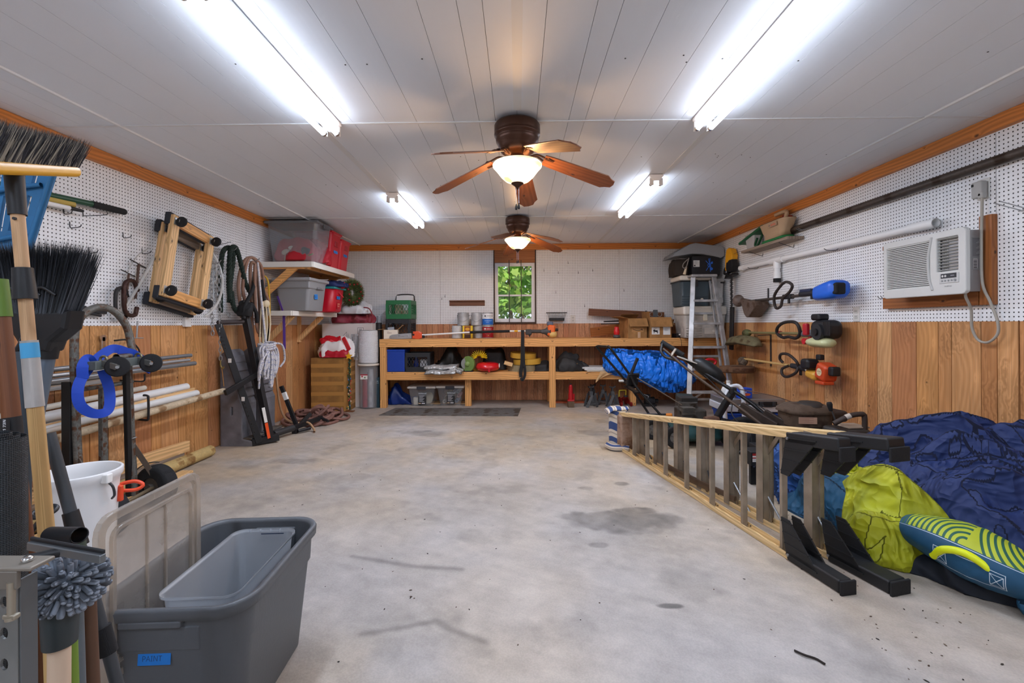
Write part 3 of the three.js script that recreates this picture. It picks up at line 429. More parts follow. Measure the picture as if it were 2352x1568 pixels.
// paint cans
const canLabel = draw => { const t = canvasTex(512, 256, draw); return new THREE.MeshStandardMaterial({ map: t, roughness: 0.5 }); };
const metalCan = M('#d6d8d9', 0.42, 0.35, { tex: 'mottle' }), plasticCan = M('#dedfdf', 0.55, 0, { tex: 'mottle' });
function paintCan(label, x, y, z, r, h, body, wrap, bail = true) {
  const t = thing('paint_can', label, 'paint can', [x, y, z], 0);
  mesh('body', lathe([[0, 0.002], [r * 0.96, 0.002], [r, 0], [r, 0.006], [r * 0.985, 0.008], [r * 0.985, h - 0.012], [r, h - 0.01], [r, h - 0.002], [r * 0.93, h - 0.001], [r * 0.91, h - 0.008], [0, h - 0.008]], 28), body, t);
  mesh('lid', lathe([[0, 0], [r * 0.78, 0], [r * 0.8, 0.004], [r * 0.88, 0.004], [r * 0.9, 0], [r * 0.9, -0.004], [0, -0.004]], 28, 0, h - 0.002, 0), M('#a8abad', 0.4, 0.8), t);
  if (bail) { mesh('handle', tube([[-r - 0.003, h * 0.78, 0], [-r * 0.8, h * 0.5, r * 0.62], [0, h * 0.28, r + 0.012], [r * 0.8, h * 0.5, r * 0.62], [r + 0.003, h * 0.78, 0]], 0.002, 30, 6), mSteel, t); for (const s of [-1, 1]) mesh('handle_ear', cyl(0.008, 0.008, s * r, h * 0.78, 0, 0, 0, PI / 2, 12), mSteelDk, t); }
  if (wrap) { const g = new THREE.CylinderGeometry(r + 0.0012, r + 0.0012, h * 0.84, 28, 1, true).rotateY(PI).translate(0, h * 0.47, 0); mesh('paper_label', g, wrap, t, { uv: true }); }
  return t;
}
paintCan('grey plastic paint can at the end of the lower row', -0.9, BT, -6.72, 0.079, 0.185, plasticCan);
paintCan('shiny bare paint can behind the yellow tin', -0.6, BT, -6.78, 0.082, 0.187, metalCan);
paintCan('red labelled paint can in the lower row', -0.447, BT, -6.74, 0.081, 0.186, metalCan, canLabel((c, w, h) => { c.fillStyle = '#a3141c'; c.fillRect(0, 0, w, h); c.fillStyle = '#c62a30'; c.fillRect(0, 120, w, 40); c.fillStyle = '#e8e3e0'; c.fillRect(200, 30, 34, 34); c.font = 'bold 34px sans-serif'; c.fillText('KILZ', 244, 60); c.font = '16px sans-serif'; c.fillText('INTERIOR PRIMER', 200, 92); c.fillStyle = '#f2c04a'; c.fillRect(262, 200, 14, 14); }));
paintCan('bare grey paint can on the upper row, farther from the window', -0.81, BT + 0.188, -6.73, 0.087, 0.186, metalCan);
paintCan('bare grey paint can on the upper row, middle one', -0.615, BT + 0.188, -6.75, 0.08, 0.186, metalCan);
paintCan('white and blue labelled paint can beside the window', -0.449, BT + 0.188, -6.745, 0.08, 0.19, metalCan, canLabel((c, w, h) => { c.fillStyle = '#e9eaec'; c.fillRect(0, 0, w, h); c.fillStyle = '#1668c4'; c.fillRect(0, 118, w, 138); c.fillStyle = '#30343c'; c.font = 'bold 30px sans-serif'; c.fillText('ZINSSER', 246, 62); c.beginPath(); c.arc(222, 52, 16, 0, 6.3); c.fill(); c.font = '14px sans-serif'; c.fillText('PRIMER SEALER', 220, 92); c.fillStyle = '#cfe2f6'; c.font = 'bold 20px sans-serif'; c.fillText('WATER-BASE', 210, 170); c.fillText('1-2-3', 230, 205); }), false);
{
  const t = thing('stain_tin', 'yellow flat sided tin with ornate brown label between the paint cans', 'tin', [-0.733, BT, -6.64]);
  mesh('body', rbox(0.135, 0.18, 0.1, 0.012, 0, 0.09, 0), M('#e3b81c', 0.4), t);
  sticker('paper_label', 0.09, 0.17, canvasTex(180, 340, (c, w, h) => { c.fillStyle = '#4a2a18'; c.fillRect(0, 0, w, h); c.fillStyle = '#8a4a1c'; c.fillRect(0, 0, w, 150); c.fillStyle = '#e7a722'; c.beginPath(); c.ellipse(90, 80, 66, 40, 0, 0, 6.3); c.fill(); c.fillStyle = '#5a2c10'; c.font = 'bold 26px serif'; c.fillText('MINWAX', 36, 90); c.fillStyle = '#d8b26a'; c.fillRect(20, 190, 140, 6); c.fillRect(20, 230, 140, 6); c.font = '18px serif'; c.fillText('WOOD FINISH', 30, 215); }), t, 0, 0.09, 0.0508);
  for (const s of [-1, 1]) mesh('side_stripe', rbox(0.02, 0.186, 0.104, 0.008, s * 0.062, 0.092, 0), M('#f0cf30', 0.4), t);
}
one('wooden_ledge', 'small brown wooden ledge fixed to the pegboard above the paint cans', 'ledge', [rbox(0.54, 0.016, 0.05, 0.002, -0.782, 1.53, WB + 0.027), rbox(0.54, 0.07, 0.014, 0.002, -0.782, 1.49, WB + 0.009)], mBrownWood);
{
  const t = thing('wire_basket', 'black wire basket hung on the pegboard beside the window', 'basket', [0.585, 1.215, WB + 0.06]);
  const top = [], bot = []; const W = 0.145, w = 0.11;
  mesh('rim', tube([[-W, 0.125, -0.05], [-W, 0.125, 0.05], [W, 0.125, 0.05], [W, 0.125, -0.05]].flatMap((p, i, a) => [p, p.map((v, k) => lerp(v, a[(i + 1) % 4][k], 0.5))]), 0.004, 60, 6, true), mBlack, t);
  const wires = []; for (let i = 0; i <= 12; i++) { const f = i / 12 * 2 - 1; wires.push(rod([f * W, 0.125, 0.05], [f * w, 0.02, 0.04], 0.002, 0.002, 5)); } for (let i = 1; i < 5; i++) { const y = 0.02 + i * 0.021, q = lerp(w, W, i / 5); wires.push(rod([-q, y, lerp(0.04, 0.05, i / 5)], [q, y, lerp(0.04, 0.05, i / 5)], 0.002, 0.002, 5)); }
  mesh('wire_grid', wires, mBlack, t).userData.kind = 'stuff'; mesh('tray', rbox(0.23, 0.045, 0.09, 0.01, 0, 0.024, -0.004), mBlack, t);
}
function outlet(label, x, y, z, ry) { const t = thing('outlet', label, 'outlet', [x, y, z], ry); mesh('plate', rbox(0.075, 0.125, 0.006, 0.003, 0, 0, 0.003), M('#d9d7d1', 0.45), t); for (const s of [-1, 1]) { const f = mesh('receptacle', rbox(0.034, 0.03, 0.004, 0.002, 0, s * 0.022, 0.007), M('#c9c7c0', 0.45), t); for (const q of [-1, 1]) mesh('slot', box(0.0025, 0.01, 0.001, q * 0.007, s * 0.022 + 0.003, 0.0092), mBlack, f); } return t; }
outlet('beige wall outlet below the pegboard beside the wire basket', 0.84, 1.24, WB + 0.002, 0);
// bare wire hooks on the back pegboard
const hookSpots = [[0.4, 1.985, 'bare hook high on the back pegboard, nearest the window'], [0.62, 1.95, 'second bare hook right of the window, in the high row'], [0.925, 1.95, 'third bare hook right of the window, in the high row'], [1.145, 1.985, 'fourth bare hook right of the window, in the high row'], [1.62, 1.67, 'bare hook farthest right, above the cartons'], [1.02, 1.44, 'lowest bare hook right of the window, above the moulding board'], [0.58, 1.65, 'bare hook at mid height above the wire basket'], [0.77, 2.1, 'topmost bare hook right of the window'], [-1.17, 1.565, 'lower of two bare hooks left of the brown ledge'], [-1.12, 1.6, 'upper of two bare hooks left of the brown ledge']];
for (const [x, y, lab] of hookSpots) one('peg_hook', lab, 'hook', tube([[x, y + 0.03, WB + 0.004], [x, y - 0.01, WB + 0.008], [x, y - 0.014, WB + 0.03], [x, y + 0.006, WB + 0.036]], 0.0022, 16, 5), mSteelDk, {}, 'bare hooks on the back pegboard');
// dark boards, cartons and oddments on the right half of the bench
one('trim_board', 'long dark brown moulding board slanting behind the cartons', 'board', rbar([1.06, 1.345, -6.86], [2.2, 1.285, -6.9], 0.016, 0.105, 0.003), mBrownWood, { ax: 'x' });
one('trim_board', 'oak veneered board end lying behind the red flashlight', 'board', rbar([1.05, 1.045, -6.6], [1.55, 1.1, -6.8], 0.03, 0.13, 0.003), mCedar, { ax: 'x' });
one('trim_board', 'thin black strip lying under the slanting moulding board', 'board', [rbar([1.27, 1.2, -6.75], [1.6, 1.21, -6.8], 0.05, 0.02), rbar([1.22, 1.165, -6.72], [1.55, 1.17, -6.75], 0.04, 0.014)], mBlack);
one('wooden_tray', 'dark brown tray leaning beside the second carton', 'tray', [rbar([2.16, BT + 0.02, -6.82], [2.26, BT + 0.26, -6.9], 0.2, 0.02, 0.003), rbar([2.12, 1.2, -6.84], [2.3, 1.08, -6.84], 0.02, 0.14, 0.003)], mBrownWood);
{
  const t = thing('flashlight', 'red flashlight standing on its grey lens on the workbench', 'flashlight', [1.405, BT, -6.52]);
  mesh('head', lathe([[0, 0], [0.05, 0], [0.05, 0.03], [0.038, 0.045], [0, 0.05]], 20), M('#4d5054', 0.5), t); mesh('body', lathe([[0.036, 0.04], [0.042, 0.07], [0.042, 0.1], [0.032, 0.125], [0.032, 0.15], [0.024, 0.16], [0, 0.16]], 20), M('#d01f26', 0.35), t);
}
const mCard = M('#c48f55', 0.85, 0, { tex: 'mottle', bump: 0.0006 }), mCardIn = M('#a87a48', 0.9);
function carton(name, label, w, h, d, pos, ry, flaps, mat = mCard, group) {
  const t = thing(name, label, 'box', pos, ry, group), k = 0.004;
  mesh('body', [ext(rrect(w, d, 0.003), h, 0, 0, h / 2, 0, PI / 2, 0, 0, [rrect(w - 2 * k, d - 2 * k, 0.002)]), box(w - 0.006, k, d - 0.006, 0, k / 2 + 0.001, 0)], mat, t);
  for (const [s, a, L] of flaps) {             // side, angle from straight up (positive folds outward), length
    const wid = (s === 'f' || s === 'b') ? w : d, g = box(wid - 0.006, L, k, 0, L / 2, 0); g.rotateX(R(a));
    if (s === 'f') g.translate(0, h, d / 2 - k / 2); if (s === 'b') g.rotateY(PI).translate(0, h, -d / 2 + k / 2); if (s === 'r') g.rotateY(PI / 2).translate(w / 2 - k / 2, h, 0); if (s === 'l') g.rotateY(-PI / 2).translate(-w / 2 + k / 2, h, 0);
    mesh('flap', g, mat, t);
  }
  return t;
}
{
  const b = carton('cardboard_box', 'open cardboard box with black smile arrow printed on its front', 0.27, 0.275, 0.4, [1.645, BT, -6.585], 0.12, [['f', 150, 0.13], ['l', 78, 0.13], ['b', -60, 0.13]]);
  sticker('print', 0.17, 0.06, canvasTex(340, 120, (c, w, h) => { c.fillStyle = '#bd8951'; c.fillRect(0, 0, w, h); c.strokeStyle = '#2b211a'; c.lineWidth = 12; c.beginPath(); c.moveTo(20, 26); c.quadraticCurveTo(150, 120, 300, 46); c.stroke(); c.beginPath(); c.moveTo(262, 34); c.lineTo(306, 40); c.lineTo(296, 86); c.stroke(); }), b, 0.0, 0.115, 0.2012);
  sticker('tape', 0.045, 0.08, canvasTex(90, 160, (c, w, h) => { c.fillStyle = '#c08a50'; c.fillRect(0, 0, w, h); c.fillStyle = '#f1e2cf'; for (let i = 0; i < 4; i++) for (let j = 0; j < 2; j++) c.fillRect(12 + j * 42, 8 + i * 40, 22, 28); }), b, 0.02, 0.045, 0.2014);
  const c2 = carton('cardboard_box', 'open cardboard box with white stickers below its folded flap', 0.3, 0.29, 0.38, [1.985, BT, -6.58], 0.02, [['f', 152, 0.15], ['l', 4, 0.08], ['r', 160, 0.12]]);
  sticker('paper_label', 0.11, 0.1, canvasTex(220, 200, (c, w, h) => { c.fillStyle = '#efece6'; c.fillRect(0, 0, w, h); c.fillStyle = '#1d1d1f'; c.font = 'bold 26px sans-serif'; c.fillText('HEAVY', 60, 34); c.beginPath(); c.arc(76, 96, 34, 0, 6.3); c.arc(140, 110, 30, 0, 6.3); c.fill(); c.fillRect(60, 90, 110, 40); c.fillRect(150, 120, 22, 50); c.beginPath(); c.arc(70, 150, 14, 0, 6.3); c.fill(); }), c2, -0.07, 0.1, 0.1914);
  sticker('paper_label', 0.1, 0.11, canvasTex(200, 220, (c, w, h) => { c.fillStyle = '#efeeea'; c.fillRect(0, 0, w, h); c.fillStyle = '#9aa09a'; for (let i = 0; i < 6; i++) c.fillRect(40, 40 + i * 14, 120 - (i % 3) * 20, 4); }), c2, 0.085, 0.1, 0.1914);
}
{
  const t = thing('exhaust_clamp', 'grey bracket with clear round cups rising out of the second carton', 'bracket', [1.98, 1.2, -6.6]);
  mesh('bracket', [rbox(0.065, 0.21, 0.02, 0.004, 0, 0.06, 0)], M('#55595c', 0.5), t);
  mesh('strap_end', rbox(0.025, 0.2, 0.02, 0.006, -0.13, 0.055, 0, 0, 0, 0.04), M('#3c3f42', 0.5), t);
  const cup = new THREE.MeshPhysicalMaterial({ color: '#eef2f4', transmission: 0.8, roughness: 0.1, thickness: 0 });
  for (const x of [-0.05, 0.06]) mesh('clear_cup', tor(0.03, 0.004, x, 0.1, 0.004), cup, t);
}
{
  const t = thing('charger', 'black charger block with white cable on the bench end', 'charger', [2.26, BT, -6.5]);
  mesh('body', rbox(0.1, 0.06, 0.12, 0.012, 0, 0.03, 0, 0, 0.3, 0), mBlack, t); mesh('label_face', rbox(0.05, 0.02, 0.01, 0.003, 0.02, 0.045, 0.07), mWhite, t); mesh('cable', tube([[0.05, 0.02, 0.04], [0.11, 0.006, 0.06], [0.16, 0.006, 0.02], [0.2, 0.006, 0.05]], 0.005, 24, 6), mWhite, t); mesh('plug_cable', tube([[-0.02, 0.03, 0.06], [0, -0.02, 0.135], [0.01, -0.12, 0.14]], 0.003, 16, 6), mBlack, t);
}
// coolers and boxes stacked on the bench end
{
  const cool = (name, label, w, h, d, pos, ry, body, lid, opts = {}) => {
    const t = thing(name, label, 'cooler', pos, ry), lh = opts.lh || h * 0.2;
    mesh('body', loft([[w * 0.9, d * 0.9, 0, 0.05], [w * 0.92, d * 0.92, 0.01, 0.05], [w, d, h - lh, 0.045]].map(([a, b, y, r]) => rrect(a, b, r).map(([x, z]) => [x, y, -z]))), body, t);
    mesh('lid', rbox(w * 1.03, lh, d * 1.03, 0.03, 0, h - lh / 2 + 0.004, 0), lid, t);
    if (opts.gasket) mesh('gasket', rbox(w * 1.02, 0.018, d * 1.02, 0.006, 0, h - lh - 0.002, 0), opts.gasket, t);
    mesh('latch', rbox(0.05, 0.09, 0.02, 0.005, 0.0, h - lh - 0.03, d / 2 + 0.004), opts.latch || lid, t);
    const rec = mesh('handle_recess', rbox(w * 0.42, h * 0.2, 0.012, 0.006, w * 0.2, h * 0.22, d * 0.47), opts.recess || lid, t); mesh('drain_plug', cyl(0.018, 0.02, w * 0.2, h * 0.22, d * 0.48, PI / 2), lid, rec);
    for (let i = 0; i < (opts.ribs || 0); i++) mesh('rib', rbox(w * 0.38, 0.018, 0.014, 0.006, -w * 0.26, h * 0.08 + i * 0.034, d * 0.468), body, t);
    return t;
  };
  cool('ice_chest', 'large white ice chest at the bottom of the cooler stack', 0.575, 0.43, 0.42, [2.545, BT + 0.002, -6.44], 0.0, M('#dcd5cb', 0.5, 0, { tex: 'mottle' }), M('#e6e0d4', 0.5), { ribs: 4, lh: 0.12, recess: M('#cfc6ba', 0.5), latch: M('#efe6cf', 0.5) });
  cool('ice_chest', 'dark grey ice chest with white lid in the middle of the stack', 0.42, 0.42, 0.4, [2.43, BT + 0.437, -6.46], 0.0, M('#46545c', 0.5), M('#e9e2d4', 0.5), { ribs: 4, lh: 0.075, gasket: mBlack, latch: mSteelDk, recess: M('#3b474e', 0.5) });
  cool('small_cooler', 'light grey cooler with black rim beside the dark grey ice chest', 0.17, 0.37, 0.36, [2.735, BT + 0.437, -6.44], 0.0, M('#c7c5c2', 0.5), M('#b2b0ad', 0.5), { gasket: mBlack, lh: 0.05 });
  const k = thing('black_carton', 'black carton with blue fan print on top of the coolers', 'box', [2.56, BT + 0.864, -6.5]);
  mesh('body', rbox(0.38, 0.26, 0.38, 0.004, 0.03, 0.132, 0), M('#1c1c20', 0.55), k);
  sticker('paper_label', 0.085, 0.09, canvasTex(160, 170, (c, w, h) => { c.fillStyle = '#d9d7d2'; c.fillRect(0, 0, w, h); c.fillStyle = '#77777a'; for (let i = 0; i < 7; i++) c.fillRect(14, 16 + i * 13, 120 - (i % 3) * 25, 4); c.fillStyle = '#333'; c.fillRect(14, 116, 40, 40); }), k, -0.1, 0.16, 0.1912);
  sticker('print', 0.13, 0.2, canvasTex(220, 340, (c, w, h) => { c.fillStyle = '#1c1c20'; c.fillRect(0, 0, w, h); c.strokeStyle = '#2f6fd8'; c.lineWidth = 14; for (const [x, y] of [[20, 70], [90, 20], [120, 10], [180, 90], [30, 300], [170, 270], [130, 330]]) { c.beginPath(); c.moveTo(110, 170); c.lineTo(x, y); c.stroke(); } c.beginPath(); c.arc(100, 175, 34, 0, 6.3); c.stroke(); c.beginPath(); c.arc(160, 120, 26, 0, 6.3); c.fillStyle = '#2f6fd8'; c.fill(); c.beginPath(); c.arc(150, 260, 34, 0, 6.3); c.fill(); }), k, 0.08, 0.14, 0.1912);
  one('tool_bag', 'dark brown tool bag beside the black carton', 'bag', softHeap([[-0.09, -0.15], [0.09, -0.15], [0.1, 0], [0.09, 0.16], [-0.09, 0.16], [-0.1, 0]], 0.24, { fold: 0.02, sq: 0.3, n: 60, m: 24 }).translate(2.27, BT + 0.864, -6.5), M('#33291f', 0.85, 0, { bump: 'weave' }));
  one('rolled_paper', 'cream paper roll tucked under the brown tool bag', 'paper', rod([2.3, BT + 0.875, -6.33], [2.325, BT + 0.98, -6.33], 0.022, 0.014), M('#e9d7b6', 0.8));
  one('foam_pad', 'grey folded foam pad lying on top of the black carton', 'foam pad', ext([[-0.35, -0.075], [-0.33, -0.045], [-0.12, 0.075], [-0.05, 0.09], [0.3, 0.04], [0.33, 0.02], [0.33, -0.07], [0.29, -0.09], [0.05, -0.035], [-0.1, -0.03]], 0.46, 0.015, 2.5, BT + 1.205, -6.53), M('#9a9da0', 0.75, 0, { bump: 'fine' }));
  one('strap_loop', 'grey cord loop hanging beside the brown tool bag', 'cord', tube([[2.34, 2.05, -6.31], [2.28, 1.99, -6.3], [2.27, 1.94, -6.3], [2.31, 1.93, -6.3], [2.33, 1.98, -6.3], [2.36, 2.07, -6.32]], 0.007, 40, 8), M('#9a938a', 0.8));
}
// shelf under the bench top
{
  const bl = thing('storage_bin', 'solid blue storage bin at the end of the workbench shelf', 'bin', [-1.735, BS, -6.6]);
  mesh('body', rbox(0.25, 0.315, 0.34, 0.012, 0, 0.158, 0), M('#0d3a9c', 0.5), bl); mesh('rim', rbox(0.262, 0.03, 0.352, 0.01, 0, 0.305, 0), M('#0f43b0', 0.5), bl);
  crate('milk_crate', 'black lattice crate on the workbench shelf beside the blue bin', 0.365, 0.27, 0.33, [-1.43, BS, -6.6], mCrateBlack);
  one('spray_bottle', 'navy bottle seen through the shelf crate lattice', 'bottle', [lathe([[0, 0], [0.035, 0], [0.036, 0.14], [0.018, 0.17], [0.018, 0.2], [0, 0.2]], 18, -1.47, BS + 0.01, -6.55)], M('#1c2c72', 0.4));
  one('spray_bottle', 'white bottle seen through the shelf crate lattice', 'bottle', [rbox(0.11, 0.16, 0.08, 0.02, -1.36, BS + 0.09, -6.56)], M('#d6d6d8', 0.5));
  const silver = M('#c2c1bf', 0.35, 0.3, { bump: 'wrinkle' });
  const tp = thing('silver_tarp', 'folded silver tarp hanging over the workbench shelf edge', 'tarp', [-1.08, BS, -6.46]);
  const fold = (w, h, y, z, s) => { const pr = []; const n = 40; const rings = []; for (let i = 0; i <= 30; i++) { const x = lerp(-w / 2, w / 2, i / 30), q = fbm(x * 9 + s, s, 3) - 0.5; rings.push(Array.from({ length: n }, (_, j) => { const a = j / n * 2 * PI, f = fbm(x * 16 + s * 3, Math.cos(a) * 2.5 + 9, 3) - 0.5; return [x + 0.03 * (fbm(a, s + i * 0.1, 2) - 0.5), y + q * 0.02 + (h / 2 + f * 0.025) * Math.sign(Math.sin(a)) * Math.abs(Math.sin(a)) ** 0.7, z + (0.13 + f * 0.03) * Math.sign(Math.cos(a)) * Math.abs(Math.cos(a)) ** 0.6 - x * 0.06]; })); } return loft(rings); };
  mesh('upper_fold', fold(0.46, 0.06, 0.065, 0.02, 3), silver, tp); mesh('lower_fold', fold(0.42, 0.055, 0.005, 0.1, 8), silver, tp); mesh('tail', fold(0.2, 0.07, 0.04, 0.0, 15).rotateZ(-0.35).translate(0.19, -0.005, 0), silver, tp);
  one('garden_bag', 'black plastic bag slumped behind the silver tarp', 'bag', softHeap([[-0.19, -0.14], [0.02, -0.17], [0.2, -0.13], [0.23, 0.05], [0.08, 0.13], [-0.15, 0.1]], 0.3, { fold: 0.05, fs: 9, sq: 0.7, n: 80, hf: (x, z) => 0.3 * Math.exp(-((x - 0.03) ** 2) / 0.02) + 0.06 }).translate(-1.03, BS + 0.002, -6.78), M('#262522', 0.35, 0, { bump: 'fine' }));
  const g = thing('hose_reel', 'olive green round guard with hub standing on the shelf', 'guard', [-0.72, BS, -6.46]);
  mesh('guard', ext([...Array.from({ length: 28 }, (_, i) => { const a = R(-150 + i * 10); return [0.095 * Math.cos(a), 0.105 * Math.sin(a)]; }), [-0.02, 0.02], [-0.05, -0.02]], 0.05, 0.006, 0.01, 0.108, 0, 0, -0.35), M('#6f8a45', 0.5), g); mesh('hub', sph(0.036, 0, 0.11, 0.03, 1, 1, 0.7), M('#7f9a55', 0.4), g); mesh('disc', cyl(0.085, 0.02, -0.012, 0.115, -0.01, PI / 2, 0, -0.35), M('#9a9c98', 0.4, 0.6), g); mesh('foot', rbox(0.12, 0.014, 0.1, 0.004, 0.02, 0.007, 0), mBlack, g);
  const yh = thing('coil_hose', 'yellow coiled air hose arching over the red tank', 'hose', [-0.56, BS, -6.5]);
  const coil = []; for (let i = 0; i <= 24 * 14; i++) { const t = i / 24, a = t * 2 * PI, s = i / (24 * 14), b = R(200 - 215 * s), cx = 0.075 * Math.cos(b), cy = 0.2 + 0.06 * Math.sin(b), rx = Math.cos(b), ry = Math.sin(b), q = 0.042 * Math.cos(a); coil.push([cx + rx * q, cy + ry * q, 0.042 * Math.sin(a)]); }
  mesh('coil', tube(coil, 0.0045, 700, 6), M('#f2cf1a', 0.35), yh); mesh('tail', tube([[coil[0][0], coil[0][1], coil[0][2]], [-0.11, 0.1, 0.02], [-0.08, 0.03, 0.0], [-0.04, 0.006, -0.03]], 0.0045, 24, 6), M('#f2cf1a', 0.35), yh);
  const at_ = thing('air_tank', 'red round portable air tank on the workbench shelf', 'air tank', [-0.435, BS, -6.48]);
  mesh('tank', lathe([[0, 0.008], [0.1, 0.008], [0.15, 0.02], [0.17, 0.055], [0.17, 0.075], [0.15, 0.115], [0.1, 0.13], [0, 0.132]], 36), M('#d3141f', 0.22, 0, { clearcoat: 0.6 }), at_); mesh('weld_band', rbox(0.03, 0.06, 0.012, 0.003, 0.03, 0.035, 0.165), M('#c01019', 0.3), at_); mesh('side_handle', tor(0.05, 0.006, 0.165, 0.06, 0.0, 0, PI / 2, 0, PI), mWhite, at_);
  one('soft_case', 'black soft case sitting behind the red air tank', 'case', softHeap([[-0.14, -0.1], [0.14, -0.1], [0.16, 0], [0.13, 0.1], [-0.13, 0.1], [-0.15, 0]], 0.3, { fold: 0.025, sq: 0.35, n: 70, m: 28 }).translate(-0.36, BS + 0.002, -6.76), M('#161617', 0.6, 0, { bump: 'fine' }));
  const web = M('#c99a34', 0.75, 0, { bump: 'weave' }), webDk = M('#8f8263', 0.8, 0, { bump: 'weave' });
  const coilRing = (r, h, x, y, z, tx, tz, mat, nm, lab) => { const t = thing(nm, lab, 'webbing', [x, y, z]); const gs = []; for (let i = 0; i < 5; i++) gs.push(ext(circ(0, 0, r - i * 0.022, 40), h, 0, 0, h / 2, 0, PI / 2, 0, 0, [circ(0, 0, r - i * 0.022 - 0.016, 40)])); gs.forEach(q => q.rotateX(tx).rotateZ(tz)); for (const q of gs) mesh('turn', q, mat, t); return t; };
  coilRing(0.215, 0.085, 0.06, BS, -6.6, 0, 0, webDk, 'webbing_roll', 'dusty grey webbing roll at the bottom of the strap stack');
  coilRing(0.2, 0.075, 0.13, BS + 0.095, -6.6, 0, 0.03, web, 'webbing_roll', 'yellow webbing roll in the middle of the strap stack');
  coilRing(0.185, 0.07, 0.07, BS + 0.187, -6.6, 0.06, -0.05, web, 'webbing_roll', 'yellow webbing roll on top of the strap stack');
  one('pale_block', 'pale wooden block beside the strap stack', 'block', rbox(0.12, 0.05, 0.08, 0.004, -0.14, BS + 0.112, -6.44, 0, 0, -0.3), mPineLt);
  one('black_pouch', 'black pouch lying beside the bench middle leg', 'pouch', softHeap([[-0.1, -0.1], [0.1, -0.1], [0.12, 0.08], [-0.1, 0.1]], 0.13, { fold: 0.03, sq: 0.5, n: 60, m: 22 }).translate(0.32, BS + 0.002, -6.56), M('#202124', 0.7));
  const tb = thing('canvas_bag', 'charcoal bag slumped over the shelf edge beside the middle leg', 'bag', [0.72, BS, -6.52]);
  mesh('bag', softHeap([[-0.18, -0.15], [0.1, -0.15], [0.26, -0.02], [0.2, 0.1], [0.0, 0.145], [-0.17, 0.1]], 0.25, { fold: 0.045, fs: 8, sq: 0.6, n: 90, m: 34, hf: (x, z) => 0.1 + 0.17 * Math.exp(-((x + 0.03) ** 2 + z * z) / 0.02) }), M('#2b2a2a', 0.7, 0, { bump: 'fine' }), tb); mesh('wheel', cyl(0.045, 0.03, 0.1, 0.2, 0.0, PI / 2, 0, 0.4), mBlack, tb); mesh('brass_tag', rbox(0.06, 0.012, 0.004, 0.001, 0.08, 0.11, 0.11, -0.5), M('#b58a44', 0.4, 0.7), tb);
  for (const [i, lab] of ['flat white panel at the bottom of the pile on the shelf', 'flat white panel in the middle of the pile on the shelf', 'flat silvery white panel on top of the pile on the shelf'].entries()) one('flat_panel', lab, 'panel', rbox(0.4, 0.018, 0.34, 0.003, 1.14 - i * 0.02, BS + 0.01 + i * 0.02, -6.56, 0, 0.1 - i * 0.06, 0), M(i ? '#dedcd8' : '#cfc6b4', 0.4));
  one('kraft_paper', 'torn brown paper hanging over the shelf edge', 'paper', loft(Array.from({ length: 12 }, (_, i) => { const t = i / 11; return Array.from({ length: 14 }, (_, j) => { const s = j / 13, w = lerp(1, 0.45, t * t); return [1.13 + s * 0.24 * w + 0.02 * Math.sin(t * 5) - t * 0.04, BS + 0.006 - Math.max(0, t - 0.3) * 0.22 * (1 - 0.55 * s), -6.45 + Math.min(t, 0.35) * 0.3 + 0.01 * Math.sin(s * 9)]; }); }), false, false), M('#c7a273', 0.85, 0, { side: THREE.DoubleSide }));
  // crumpled blue poly tarp stuffed under the bench
  const tarpM = M('#1c82ff', 0.26, 0, { bump: 'wrinkle' });
  const H = 36, Wd = 90, rings = [];
  const prof = [[1.19, 0.62, 0.16], [1.26, 0.64, 0.36], [1.4, 0.63, 0.4], [1.55, 0.6, 0.42], [1.7, 0.58, 0.45], [1.85, 0.54, 0.52], [2.0, 0.5, 0.56], [2.12, 0.47, 0.52], [2.24, 0.45, 0.42], [2.34, 0.43, 0.3], [2.42, 0.42, 0.12]];
  for (let i = 0; i <= Wd; i++) { const t = i / Wd * (prof.length - 1), k = Math.min(Math.floor(t), prof.length - 2), f = sm(t - k), x = lerp(prof[k][0], prof[k + 1][0], t - k), cy = lerp(prof[k][1], prof[k + 1][1], f), h = lerp(prof[k][2], prof[k + 1][2], f); rings.push(Array.from({ length: H }, (_, j) => { const a = j / H * 2 * PI, w = 1 - Math.abs(2 * fbm(x * 7 + Math.cos(a) * 3, Math.sin(a) * 3.3 + x * 4, 4) - 1), q = 1 + 0.5 * (w - 0.7); return [x + 0.04 * (fbm(a * 2, x * 6, 3) - 0.5), cy + h / 2 * Math.sign(Math.sin(a)) * Math.abs(Math.sin(a)) ** 0.8 * lerp(0.9, q, 0.5), -6.34 + 0.17 * (h / 0.5) * Math.cos(a) * q + 0.1 * (x - 1.8)]; })); }
  const g2 = loft(rings); g2.translate(0, 0, 0.0);
  one('blue_tarp', 'crumpled shiny blue tarp bulging out of the workbench shelf', 'tarp', g2, tarpM);
}
